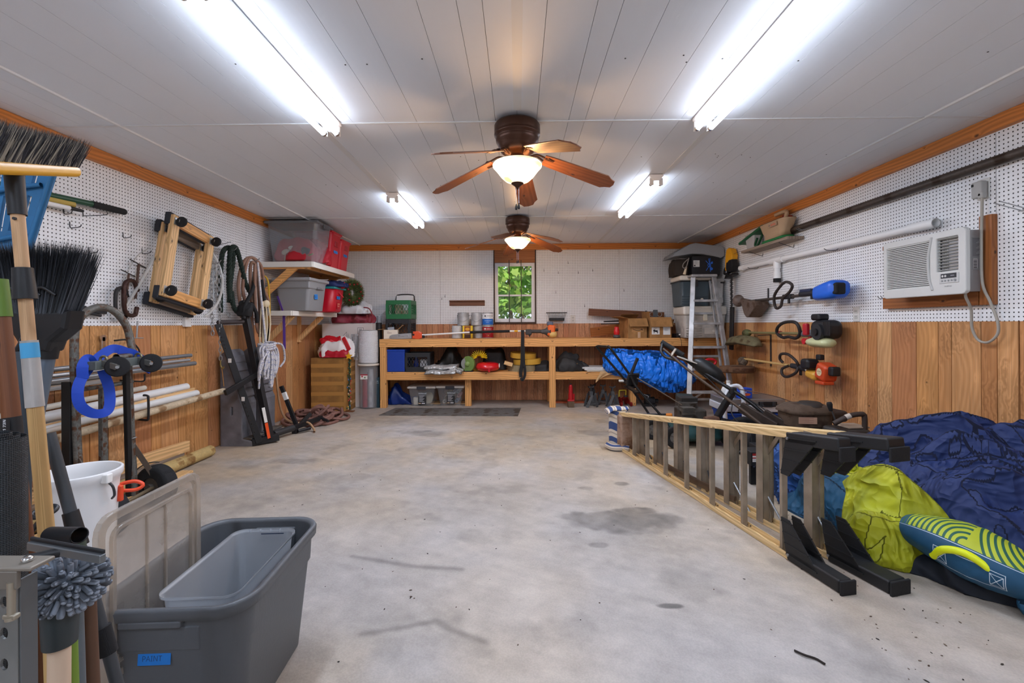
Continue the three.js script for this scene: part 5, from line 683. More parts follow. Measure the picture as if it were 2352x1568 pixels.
  one('steel_bracket', 'grey hanging bracket between the two lower trimmers', 'bracket', [box(0.008, 0.36, 0.02, WR - 0.006, 0.86, -5.19), bar([WR - 0.01, 0.72, -5.19], [X - 0.03, 0.715, -5.19], 0.014, 0.01), bar([WR - 0.01, 1.035, -5.19], [X - 0.03, 1.03, -5.19], 0.014, 0.01)], mSteelDk);
}
// aluminium step ladder leaning at the bench end
{
  const t = thing('step_ladder', 'folded aluminium step ladder standing against the bench end', 'ladder', [0, 0, 0]);
  const P = (s, h, dz = 0) => { const k = h / 1.79; return [2.47 + s * lerp(0.29, 0.135, k) - 0.06 * (1 - k), h, lerp(-5.72, -6.1, k) + dz]; };
  for (const s of [-1, 1]) { mesh('front_rail', rbar(P(s, 0.01), P(s, 1.79), 0.06, 0.03, 0.004), mAlu, t); mesh('rear_rail', rbar(P(s * 0.8, 0.01, -0.09), P(s * 0.8, 1.74, -0.07), 0.03, 0.02, 0.004), mAlu, t); mesh('foot', rbox(0.04, 0.03, 0.07, 0.006, ...P(s, 0.016)), mBlack, t); }
  for (const h of [0.3, 0.585, 0.86, 1.165, 1.465]) { const a = P(-0.95, h), b = P(0.95, h); mesh('step', rbar(a, b, 0.085, 0.03, 0.004), mAlu, t); }
  for (const h of [0.2, 0.74, 1.3]) mesh('rear_brace', rbar(P(-0.8, h, -0.09), P(0.8, h, -0.09), 0.012, 0.03), mAlu, t);
  for (const s of [-1, 1]) mesh('spreader', bar(P(s * 0.9, 1.2, -0.02), P(s * 0.82, 0.95, -0.08), 0.004, 0.016), mSteel, t);
  mesh('top_cap', rbox(0.34, 0.035, 0.17, 0.012, 2.465, 1.8, -6.13), mAlu, t); mesh('knee_brace', bar(P(-0.9, 0.2), P(-0.4, 0.29), 0.006, 0.024), mAlu, t); mesh('knee_brace', bar(P(0.9, 0.2), P(0.4, 0.29), 0.006, 0.024), mAlu, t);
}
// tan fibreglass step ladder lying on its side
const LA = { a0: V(0.955, 0, -4.28), a1: V(1.40, 0, -2.06), b0: V(1.04, 0, -4.22), b1: V(1.62, 0, -2.06) };
{
  const t = thing('fiberglass_ladder', 'long tan step ladder lying on its side on the floor', 'ladder', [0, 0, 0]);
  const fib = M('#ecd29c', 0.5, 0, { tex: 'board', k: 5 }), alu = M('#b9a995', 0.5, 0.45, { tex: 'mottle' }), boot = M('#1d1e21', 0.55, 0, { tex: 'mottle' });
  const top0 = 0.34, top1 = 0.665, inner = M('#c99a4a', 0.5, 0, { tex: 'board', k: 6 });
  const on = (a, b, k, y) => { const p = a.clone().lerp(b, k); p.y = y; return p; }, Ht = k => lerp(top0, top1, k);
  for (const [a, b, nm, w] of [[LA.a0, LA.a1, 'rear', 0.055], [LA.b0, LA.b1, 'front', 0.07]]) {
    const e = 0.915;
    // each rail is a shallow channel: web and two flanges
    for (const up of [0, 1]) {
      const y = k => up ? Ht(k) : 0.004, s = up ? -1 : 1, A = on(a, b, 0, y(0)), B = on(a, b, e, y(e)), dir = B.clone().sub(A).setY(0).normalize(), side = V(dir.z, 0, -dir.x).multiplyScalar(w / 2);
      mesh(nm + '_rail', [bar(A, B, w, 0.006), bar(A.clone().add(side).add(V(0, s * 0.014, 0)), B.clone().add(side).add(V(0, s * 0.014, 0)), 0.005, 0.03), bar(A.clone().sub(side).add(V(0, s * 0.014, 0)), B.clone().sub(side).add(V(0, s * 0.014, 0)), 0.005, 0.03)], fib, t, { ax: 'z' });
    }
  }
  const ks = [0.126, 0.232, 0.361, 0.487, 0.615, 0.746, 0.876], ks2 = [0.082, 0.205, 0.333, 0.455, 0.579, 0.703, 0.848];
  ks.forEach((k, i) => {
    const a = LA.a0, b = LA.a1, p = on(a, b, k, 0.006), q = on(a, b, k, Ht(k) - 0.004);
    mesh('rear_brace', rbar(p, q, 0.03, 0.022, 0.003), alu, t);
    for (const y of [0.02, Ht(k) - 0.016]) for (const d of [-0.008, 0.008]) { const c = on(a, b, k, y), dir = b.clone().sub(a).normalize(); mesh('rivet', cyl(0.005, 0.008, c.x + dir.x * d * 1.6 - dir.z * -0.029 * 1, c.y, c.z + dir.z * d * 1.6 + 0.004, PI / 2, 0, 0, 8), mSteelDk, t); }
    const k2 = ks2[i], c0 = on(LA.b0, LA.b1, k2, 0.008), c1 = on(LA.b0, LA.b1, k2, Ht(k2) - 0.006), d2 = LA.b1.clone().sub(LA.b0).normalize(), ang = Math.atan2(d2.x, d2.z);
    const st = [box(0.006, c1.y - c0.y, 0.075, -0.022, (c0.y + c1.y) / 2, 0), box(0.05, c1.y - c0.y, 0.006, 0, (c0.y + c1.y) / 2, 0.036), box(0.05, c1.y - c0.y, 0.006, 0, (c0.y + c1.y) / 2, -0.036), box(0.01, c1.y - c0.y, 0.012, -0.026, (c0.y + c1.y) / 2, 0.012)];
    mesh('step', st.map(g => g.rotateY(ang + PI / 2).translate(c0.x, 0, c0.z)), alu, t);
    if (i >= 4) { const bt = on(LA.b0, LA.b1, k2, Ht(k2) * 0.68), tp = on(LA.b0, LA.b1, k2 + 0.06, Ht(k2 + 0.06) - 0.01), bb = on(LA.b0, LA.b1, k2, Ht(k2) * 0.32), bp = on(LA.b0, LA.b1, k2 + 0.07, 0.012); mesh('step_brace', bar(bt, tp, 0.005, 0.022), alu, t); mesh('step_brace', rod(bb, bp, 0.006), mSteel, t); }
    else mesh('spreader_strap', tube([on(LA.b0, LA.b1, k2 + 0.02, Ht(k2) * 0.3), on(LA.b0, LA.b1, k2 + 0.035, 0.08), on(LA.b0, LA.b1, k2 + 0.07, 0.02)], 0.006, 14, 6), mSteelDk, t);
  });
  // spreader arms folded between the frames
  mesh('spreader_bar', bar(on(LA.a0, LA.b1, 0.3, 0.05), on(LA.a0, LA.b1, 0.62, 0.06), 0.02, 0.03), M('#5a4636', 0.6), t); mesh('spreader_bar', bar(on(LA.a0, LA.b1, 0.36, 0.035), on(LA.a0, LA.b1, 0.52, 0.04), 0.02, 0.025), M('#6d563f', 0.6), t);
  mesh('top_hinge', rbox(0.16, 0.32, 0.1, 0.02, 1.0, 0.172, -4.24, 0, 0.2, 0), M('#b89a86', 0.6, 0, { tex: 'dirt' }), t);
  // moulded feet
  for (const [a, b, w] of [[LA.a0, LA.a1, 0.07], [LA.b0, LA.b1, 0.1]]) for (const up of [0, 1]) {
    const s = up ? -1 : 1, A = on(a, b, 0.9, up ? Ht(0.9) - 0.028 : 0.03), B = on(a, b, 1.03, up ? Ht(1.03) - 0.03 : 0.031), G = on(a, b, 0.885, up ? Ht(0.885) - 0.21 : 0.2);
    mesh('foot', rbar(A, B, w, 0.058, 0.01), boot, t); const T = on(a, b, 1.032, A.y), dir = b.clone().sub(a).normalize(); mesh('foot_tread', rbar(T, T.clone().add(dir.clone().multiplyScalar(0.012)), w + 0.008, 0.064, 0.004), mBlackRough, t);
    const side = V(dir.z, 0, -dir.x).multiplyScalar(w / 2 - 0.004);
    for (const q of [-1, 1]) { const o = side.clone().multiplyScalar(q), c = [A.clone().lerp(B, 0.0), A.clone().lerp(B, 0.62), G.clone().add(dir.clone().multiplyScalar(0.05)), G].map(v => v.clone().add(o)); const n = side.clone().normalize().multiplyScalar(0.004); const R0 = c.map(v => [v.x + n.x, v.y, v.z + n.z]), R1 = c.map(v => [v.x - n.x, v.y, v.z - n.z]); const g = loft([R0, R1]); mesh('gusset', toCreasedNormals(g.toNonIndexed(), 0.3), boot, t); for (let r = 0; r < 4; r++) { const f = r / 3, p = c[0].clone().lerp(c[3], f * 0.9), e = c[1].clone().lerp(c[2], f * 0.9); mesh('gusset_rib', bar(p, e, 0.014, 0.006), boot, t); } }
    mesh('foot_rivet', cyl(0.007, 0.006, A.x - dir.z * 0 - w / 2 * Math.abs(dir.z), A.y, A.z + 0.02, 0, 0, PI / 2, 10), mSteel, t);
  }
}
// striped towel wrapped round the ladder top
{
  const tx = canvasTex(256, 512, (c, w, h) => { c.fillStyle = '#d9cdbd'; c.fillRect(0, 0, w, h); const b = [[20, 60, '#3d5282'], [120, 6, '#6a5c56'], [134, 4, '#8a7a70'], [190, 110, '#3a4f80'], [340, 6, '#6a5c56'], [352, 4, '#6a5c56'], [400, 70, '#3d5282']]; for (const [y, t, k] of b) { c.fillStyle = k; c.fillRect(0, y, w, t); } });
  tx.wrapS = tx.wrapT = THREE.RepeatWrapping;
  const mt = new THREE.MeshPhysicalMaterial({ map: tx, roughness: 0.95, bumpMap: rep(texWeave, 6, 6), bumpScale: 0.001 });
  const t = thing('towel', 'blue and white striped towel wrapped around the ladder top', 'towel', [0.93, 0, -4.34]);
  const wrap = (y0, y1, r, s) => { const rings = []; for (let j = 0; j <= 24; j++) { const y = lerp(y0, y1, j / 24); rings.push(Array.from({ length: 40 }, (_, i) => { const a = R(60) + i / 39 * R(225), f = 1 + 0.16 * (fbm(a * 1.6 + s, y * 9 + s, 3) - 0.5); return [Math.cos(a) * r * 1.0 * f + 0.03, y + 0.012 * Math.sin(a * 3), Math.sin(a) * r * f]; })); } return loft(rings, false, false); };
  const g1 = wrap(0.03, 0.37, 0.1, 1); mesh('side_fold', g1, mt, t, { uv: true });
  const lip = []; for (let j = 0; j <= 30; j++) { const u = j / 30; lip.push(Array.from({ length: 16 }, (_, i) => { const a = i / 16 * 2 * PI, x = lerp(-0.1, 0.1, u); return [x, 0.372 + 0.018 * Math.sin(a) + 0.012 * (fbm(u * 6, a, 2) - 0.5) - Math.max(0, 0.25 - u) * 0.12, lerp(0.02, 0.03, u) + (0.1 - 0.045 * u) * Math.cos(a)]; })); }
  mesh('top_roll', loft(lip), mt, t, { uv: true });
  mesh('hem_roll', tube([[-0.1, 0.035, 0.06], [-0.06, 0.03, 0.13], [0.02, 0.03, 0.14], [0.08, 0.025, 0.16]], 0.03, 30, 12), mt, t, { uv: true });
  mesh('inner_lining', rbox(0.14, 0.3, 0.03, 0.01, 0.1, 0.18, 0.03, 0, 0.3, 0), M('#c9a998', 0.9, 0, { bump: 'weave' }), t);
}
// ---------------------------------------------------------------- mowers and clutter behind the tan ladder
{
  const t = thing('push_mower', 'teal deck push mower with folded black handle', 'lawn mower', [0, 0, 0]), hb = M('#1c1a1a', 0.35, 0.5), teal = M('#1f4d4d', 0.5, 0, { tex: 'dirt' }), eng = M('#5a5650', 0.6, 0.3, { tex: 'dirt' });
  mesh('deck', loft([[0.25, 0.24, 0.06], [0.27, 0.26, 0.1], [0.25, 0.24, 0.18], [0.18, 0.17, 0.2]].map(([a, b, y]) => rrect(a * 2, b * 2, 0.12).map(([x, z]) => [1.72 + x, y, -4.55 - z]))), teal, t);
  for (const [x, z, r] of [[1.36, -4.62, 0.1], [1.47, -4.28, 0.105], [2.0, -4.34, 0.09], [2.0, -4.8, 0.09]]) { const w = mesh('wheel', lathe([[0.055, -0.022], [r * 0.92, -0.022], [r, -0.012], [r, 0.012], [r * 0.92, 0.022], [0.055, 0.022], [0.055, -0.022]], 26, x, r, z, PI / 2, 0, 0.25), mBlackRough, t); mesh('rim', [cyl(0.06, 0.03, x, r, z, PI / 2, 0, 0.25), cyl(0.02, 0.06, x, r, z, PI / 2, 0, 0.25)], M('#6d6a66', 0.5), w); for (let k = 0; k < 5; k++) mesh('spoke', box(0.012, 0.08, 0.034, Math.sin(k * 1.257) * 0.035, Math.cos(k * 1.257) * 0.035, 0, 0, 0, -k * 1.257).rotateY(-0.25).translate(x, r, z), M('#55524f', 0.5), w); }
  mesh('engine', [rbox(0.24, 0.14, 0.24, 0.02, 1.69, 0.27, -4.52), cyl(0.09, 0.06, 1.68, 0.36, -4.55)], eng, t); mesh('air_filter', rbox(0.17, 0.05, 0.13, 0.008, 1.7, 0.405, -4.62), M('#2b2825', 0.7), t); for (let i = 0; i < 6; i++) mesh('cooling_fin', box(0.12, 0.005, 0.1, 1.63, 0.3 + i * 0.012, -4.42), M('#77736c', 0.5, 0.5), t);
  mesh('handle_bar', tube([[1.39, 0.14, -4.68], [1.365, 0.237, -4.85], [1.151, 0.547, -4.87], [0.86, 0.9, -4.9], [0.85, 0.93, -4.89], [0.88, 0.932, -4.82], [0.92, 0.932, -4.72], [0.945, 0.915, -4.67], [1.135, 0.643, -4.65], [1.2, 0.519, -4.62], [1.41, 0.253, -4.5], [1.45, 0.16, -4.42]], 0.0125, 140, 10), hb, t);
  mesh('control_plate', rbox(0.13, 0.13, 0.03, 0.01, 1.17, 0.6, -4.68, 0.3, 0.3, -0.1), mBlack, t); mesh('bail_lever', rod([1.15, 0.66, -4.66], [1.215, 0.82, -4.66], 0.016), mBlackRough, t); mesh('cross_brace', [rbar([1.12, 0.56, -4.86], [1.19, 0.52, -4.63], 0.06, 0.012), rbar([1.14, 0.51, -4.86], [1.21, 0.47, -4.62], 0.06, 0.012)], hb, t); mesh('cross_clip', rbox(0.05, 0.02, 0.04, 0.005, 1.08, 0.57, -4.8), M('#c9c4ba', 0.6), t); mesh('pull_rope_guide', tube([[1.25, 0.46, -4.62], [1.3, 0.44, -4.58], [1.28, 0.41, -4.58]], 0.006, 16, 6), mSteelDk, t);
  mesh('control_cable', tube([[1.2, 0.62, -4.63], [1.4, 0.5, -4.58], [1.62, 0.36, -4.5], [1.76, 0.26, -4.42]], 0.006, 40, 6), M('#6a5a4c', 0.6), t);
}
{
  const t = thing('walk_behind_tiller', 'dusty brown engined walk-behind tiller with long black handlebars', 'tiller', [0, 0, 0]), dust = M('#5d4a3a', 0.85, 0, { tex: 'dirt' }), hb = M('#191819', 0.4, 0.4), fr = M('#161517', 0.6);
  mesh('handle_bar', tube([[2.07, 0.36, -3.72], [1.92, 0.53, -3.88], [1.68, 0.74, -4.25], [1.49, 0.93, -4.47], [1.415, 0.985, -4.5]], 0.016, 60, 10), hb, t); mesh('handle_bar', tube([[2.0, 0.3, -3.6], [1.83, 0.47, -3.8], [1.6, 0.7, -4.15], [1.45, 0.87, -4.36], [1.4, 0.925, -4.42]], 0.013, 60, 10), M('#4a3a2e', 0.5, 0.3), t);
  mesh('grip', rod([1.41, 0.988, -4.5], [1.58, 0.865, -4.38], 0.024), mBlackRough, t); mesh('grip_loop', tube([[1.41, 0.97, -4.48], [1.38, 0.9, -4.42], [1.41, 0.85, -4.38], [1.47, 0.83, -4.34], [1.52, 0.81, -4.32]], 0.014, 30, 8), mBlack, t); mesh('lever_bracket', [rbar([1.45, 0.86, -4.35], [1.5, 0.93, -4.36], 0.03, 0.012), rbar([1.5, 0.86, -4.33], [1.68, 0.79, -4.25], 0.06, 0.01)], M('#b9b0a4', 0.5, 0.4), t);
  mesh('control_box', loft([[0.03, 0], [0.07, 0.05], [0.085, 0.15], [0.07, 0.25], [0.025, 0.32]].map(([r, s]) => circ(0, 0, r, 16).map(([x, y]) => [1.64 + s * 0.75 + y * 0.35, 0.815 - s * 0.5 + y * 0.85, -4.28 + s * 0.3 + x]))), M('#191a1c', 0.45, 0, { tex: 'dirt' }), t);
  mesh('clamp', rbox(0.05, 0.06, 0.06, 0.01, 1.86, 0.585, -3.98), mBlack, t);
  for (const q of [[[1.7, 0.7, -4.2], [1.85, 0.5, -4.0], [1.98, 0.36, -3.72]], [[1.9, 0.56, -3.92], [2.02, 0.47, -3.82], [2.1, 0.38, -3.68]], [[1.8, 0.5, -3.86], [1.76, 0.42, -3.78], [1.82, 0.32, -3.7]]]) mesh('control_cable', tube(q, 0.005, 24, 6), mBlack, t);
  mesh('pull_rope', tube([[1.9, 0.6, -3.98], [2.1, 0.57, -3.8], [2.2, 0.535, -3.68]], 0.004, 20, 5), M('#5c4030', 0.8), t);
  mesh('handle_mount', [rbar([1.86, 0.47, -3.85], [2.03, 0.34, -3.62], 0.03, 0.09, 0.008), rbar([2.0, 0.43, -3.75], [2.13, 0.33, -3.58], 0.03, 0.09, 0.008)], M('#3a2c22', 0.7, 0, { tex: 'dirt' }), t);
  const er = (w, d, y) => rrect(w, d, Math.min(w, d) * 0.3).map(([x, z]) => [2.25 + x, y, -3.62 - z]);
  mesh('engine_shroud', loft([er(0.3, 0.24, 0.36), er(0.33, 0.27, 0.38), er(0.33, 0.27, 0.47), er(0.36, 0.3, 0.475), er(0.35, 0.29, 0.5), er(0.26, 0.2, 0.535), er(0.1, 0.08, 0.54)]), dust, t); mesh('recoil_cover', lathe([[0, 0.03], [0.07, 0.028], [0.09, 0.012], [0.1, 0]], 20, 2.28, 0.525, -3.6), M('#2d251f', 0.7), t);
  sticker('paper_label', 0.13, 0.05, canvasTex(260, 100, (c, w, h) => { c.fillStyle = '#b8927a'; c.fillRect(0, 0, w, h); c.fillStyle = '#8d5f50'; for (let i = 0; i < 5; i++) c.fillRect(10, 14 + i * 16, 200 - (i % 2) * 60, 5); }), t, 2.19, 0.43, -3.48, 0, -0.12, 0);
  mesh('crankcase', rbox(0.34, 0.2, 0.3, 0.03, 2.27, 0.26, -3.6), M('#332a24', 0.8, 0, { tex: 'dirt' }), t); mesh('fuel_tank', rbox(0.18, 0.09, 0.22, 0.03, 2.46, 0.44, -3.66, 0, 0.2, 0), M('#2a2320', 0.5), t);
  mesh('shift_lever', rod([2.36, 0.36, -3.38], [2.325, 0.53, -3.42], 0.006), mSteelDk, t); mesh('lever_knob', lathe([[0, 0], [0.012, 0], [0.02, 0.05], [0.016, 0.065], [0, 0.068]], 14, 2.322, 0.515, -3.42, 0, 0, 0.2), mBlackRough, t);
  mesh('gear_cover', rbox(0.24, 0.1, 0.2, 0.03, 2.39, 0.36, -3.36, 0, 0.1, 0), M('#3f3a36', 0.6, 0, { tex: 'dirt' }), t); mesh('cover_plate', rbox(0.16, 0.012, 0.14, 0.004, 2.43, 0.418, -3.36, 0, 0.1, 0), M('#a08c78', 0.7), t); mesh('side_plate', rbox(0.03, 0.11, 0.14, 0.01, 2.3, 0.35, -3.28), M('#77736e', 0.6), t);
  mesh('chassis', [rbox(0.28, 0.1, 0.14, 0.006, 1.79, 0.205, -3.33), rbox(0.5, 0.05, 0.3, 0.006, 2.08, 0.2, -3.5)], fr, t); mesh('drag_post', rbox(0.09, 0.15, 0.03, 0.004, 1.725, 0.077, -3.34), fr, t); for (const x of [1.7, 1.755]) mesh('bolt', cyl(0.008, 0.01, x, 0.135, -3.322, PI / 2, 0, 0, 8), mSteel, t);
  sticker('warning_label', 0.06, 0.06, canvasTex(120, 120, (c, w, h) => { c.fillStyle = '#e3ddd6'; c.fillRect(0, 0, w, h); c.fillStyle = '#a8261f'; c.fillRect(0, 0, w, 34); c.fillRect(0, 56, w, 16); c.fillStyle = '#888'; for (let i = 0; i < 4; i++) c.fillRect(10, 80 + i * 9, 90, 3); }), t, 1.69, 0.215, -3.2592);
  for (const z of [-3.75, -4.1]) mesh('wheel', lathe([[0.06, -0.04], [0.15, -0.045], [0.165, -0.03], [0.165, 0.03], [0.15, 0.045], [0.06, 0.04], [0.06, -0.04]], 26, 2.02, 0.166, z, PI / 2, 0, 0.15), mBlackRough, t);
  for (let k = 0; k < 4; k++) mesh('tine', ext([[0, -0.01], [0.1, -0.015], [0.13, 0.02], [0.1, 0.015], [0, 0.012]], 0.006, 0.001, 0, 0, 0, 0, 0, k * PI / 2).rotateY(0.2).translate(1.9, 0.15, -3.72), mSteelDk, t);
  mesh('exhaust_pipe', tube([[2.28, 0.44, -3.33], [2.38, 0.5, -3.31], [2.46, 0.515, -3.3], [2.478, 0.5, -3.3], [2.48, 0.4, -3.3]], 0.018, 36, 10), M('#3b2d25', 0.6), t); mesh('pipe_band', rod([2.355, 0.487, -3.315], [2.385, 0.502, -3.31], 0.0195), M('#c5b9ab', 0.6), t); mesh('cap', rod([2.35, 0.375, -3.2], [2.39, 0.365, -3.19], 0.016), M('#b3aca4', 0.5), t);
}
{
  const w = thing('utility_case', 'silver aluminium case with black latches on the blue crate', 'case', [2.36, 0.0, -4.75], -0.03);
  mesh('upper_shell', rbox(0.6, 0.055, 0.36, 0.008, 0, 0.385, 0), M('#a6a9ac', 0.35, 0.8), w); mesh('lower_shell', rbox(0.62, 0.07, 0.38, 0.01, 0, 0.318, 0), M('#d5d7da', 0.4, 0.3), w); mesh('latch_plate', rbox(0.18, 0.045, 0.012, 0.004, 0.12, 0.365, 0.186), mBlack, w); for (const x of [0.06, 0.18]) mesh('latch', rbox(0.03, 0.05, 0.016, 0.004, x, 0.362, 0.19), M('#303236', 0.5), w); mesh('handle', tube([[0.07, 0.36, 0.19], [0.08, 0.345, 0.21], [0.16, 0.345, 0.21], [0.17, 0.36, 0.19]], 0.007, 20, 6), mBlack, w);
  const c = thing('blue_crate', 'blue storage crate under the silver case', 'crate', [2.36, 0, -4.75]); mesh('body', binShell(0.5, 0.32, 0.56, 0.36, 0.27, 0.03, 0.006, 0.01), M('#1c48a8', 0.5), c);
  const jug = thing('white_jug', 'white plastic jug standing on the silver case', 'jug', [2.16, 0.414, -4.72]); mesh('body', lathe([[0, 0], [0.065, 0], [0.068, 0.07], [0.05, 0.11], [0.018, 0.13], [0.018, 0.15], [0, 0.15]], 20), M('#e4e4e2', 0.45), jug); mesh('cap', cyl(0.02, 0.02, 0, 0.155, 0), M('#d8d6d0', 0.5), jug);
  const bc = thing('blue_carton', 'blue carton with orange print standing on the silver case', 'carton', [2.28, 0.414, -4.64], 0.2); mesh('body', rbox(0.12, 0.1, 0.09, 0.004, 0, 0.051, 0), M('#1c4bc0', 0.5), bc); sticker('print', 0.1, 0.06, canvasTex(200, 120, (q, w2, h) => { q.fillStyle = '#1c4bc0'; q.fillRect(0, 0, w2, h); q.fillStyle = '#e2602a'; q.beginPath(); q.ellipse(100, 70, 80, 26, 0, 0, 6.3); q.fill(); q.fillStyle = '#fff'; q.fillRect(20, 12, 70, 12); }), bc, 0, 0.045, 0.0456);
  one('orange_bin', 'orange plastic bin on the floor before the blue crate', 'bin', binShell(0.2, 0.18, 0.24, 0.22, 0.26, 0.02, 0.004, 0.008).translate(2.17, 0, -4.24), M('#d4521c', 0.5));
  one('white_chair_frame', 'bent white tube frame rising behind the mower engine', 'frame', tube([[2.03, 0.012, -4.44], [2.01, 0.24, -4.46], [2.02, 0.42, -4.48], [2.06, 0.52, -4.49], [2.12, 0.555, -4.5], [2.17, 0.54, -4.49], [2.19, 0.44, -4.47], [2.2, 0.012, -4.46]], 0.021, 70, 10), M('#dcdde0', 0.45));
  const lb = thing('leaf_blower', 'black leaf blower tube leaning with corrugated hose', 'leaf blower', [0.0, 0, 0.13]); mesh('tube', rbar([1.83, 0.3, -4.36], [2.02, 0.52, -4.46], 0.05, 0.06, 0.012), mBlackRough, lb);
  mesh('elbow', rod([1.72, 0.265, -4.36], [1.84, 0.275, -4.36], 0.045), M('#7a5a46', 0.7, 0, { tex: 'dirt' }), lb); for (let i = 0; i < 9; i++) mesh('hose_ring', tor(0.044, 0.008, 1.86 + i * 0.014, 0.25 - i * 0.003, -4.36, 0, PI / 2, 0), mBlack, lb); mesh('stand_leg', rod([1.9, 0.22, -4.36], [1.93, 0.01, -4.36], 0.03), mBlack, lb);
  const dr = thing('cordless_drill', 'black and orange cordless drill before the step ladder', 'drill', [1.88, 0.0, -5.2]); mesh('base_stand', rbox(0.16, 0.3, 0.14, 0.01, 0, 0.15, 0), M('#3e3630', 0.8), dr); mesh('body', rod([-0.09, 0.345, 0], [0.08, 0.335, 0.02], 0.036), M('#2c3434', 0.5), dr); mesh('grip', rbar([0.03, 0.33, 0.02], [0.05, 0.302, 0.05], 0.04, 0.05, 0.01), M('#e36a22', 0.5), dr);
  const op = thing('loppers', 'grey steel loppers with orange grips behind the tan ladder', 'loppers', [0, 0, 0]); for (const y of [0.2, 0.235]) mesh('blade', rbar([1.28, y, -4.7], [1.5, y + 0.01, -4.66], 0.02, 0.02, 0.004), mSteelDk, op); mesh('grip', rbar([1.5, 0.225, -4.66], [1.56, 0.23, -4.64], 0.05, 0.06, 0.012), M('#e8861e', 0.5), op); mesh('rest', rbox(0.06, 0.185, 0.05, 0.006, 1.4, 0.094, -4.68), mBlack, op);
  one('red_clamp', 'red clamp handle gripping the step ladder', 'clamp', [tube([[2.28, 0.62, -5.72], [2.33, 0.7, -5.72], [2.4, 0.72, -5.72], [2.46, 0.7, -5.72], [2.45, 0.66, -5.72], [2.4, 0.65, -5.72]], 0.016, 30, 8), rod([2.43, 0.63, -5.72], [2.45, 0.56, -5.72], 0.014)], M('#c41a26', 0.4));
}
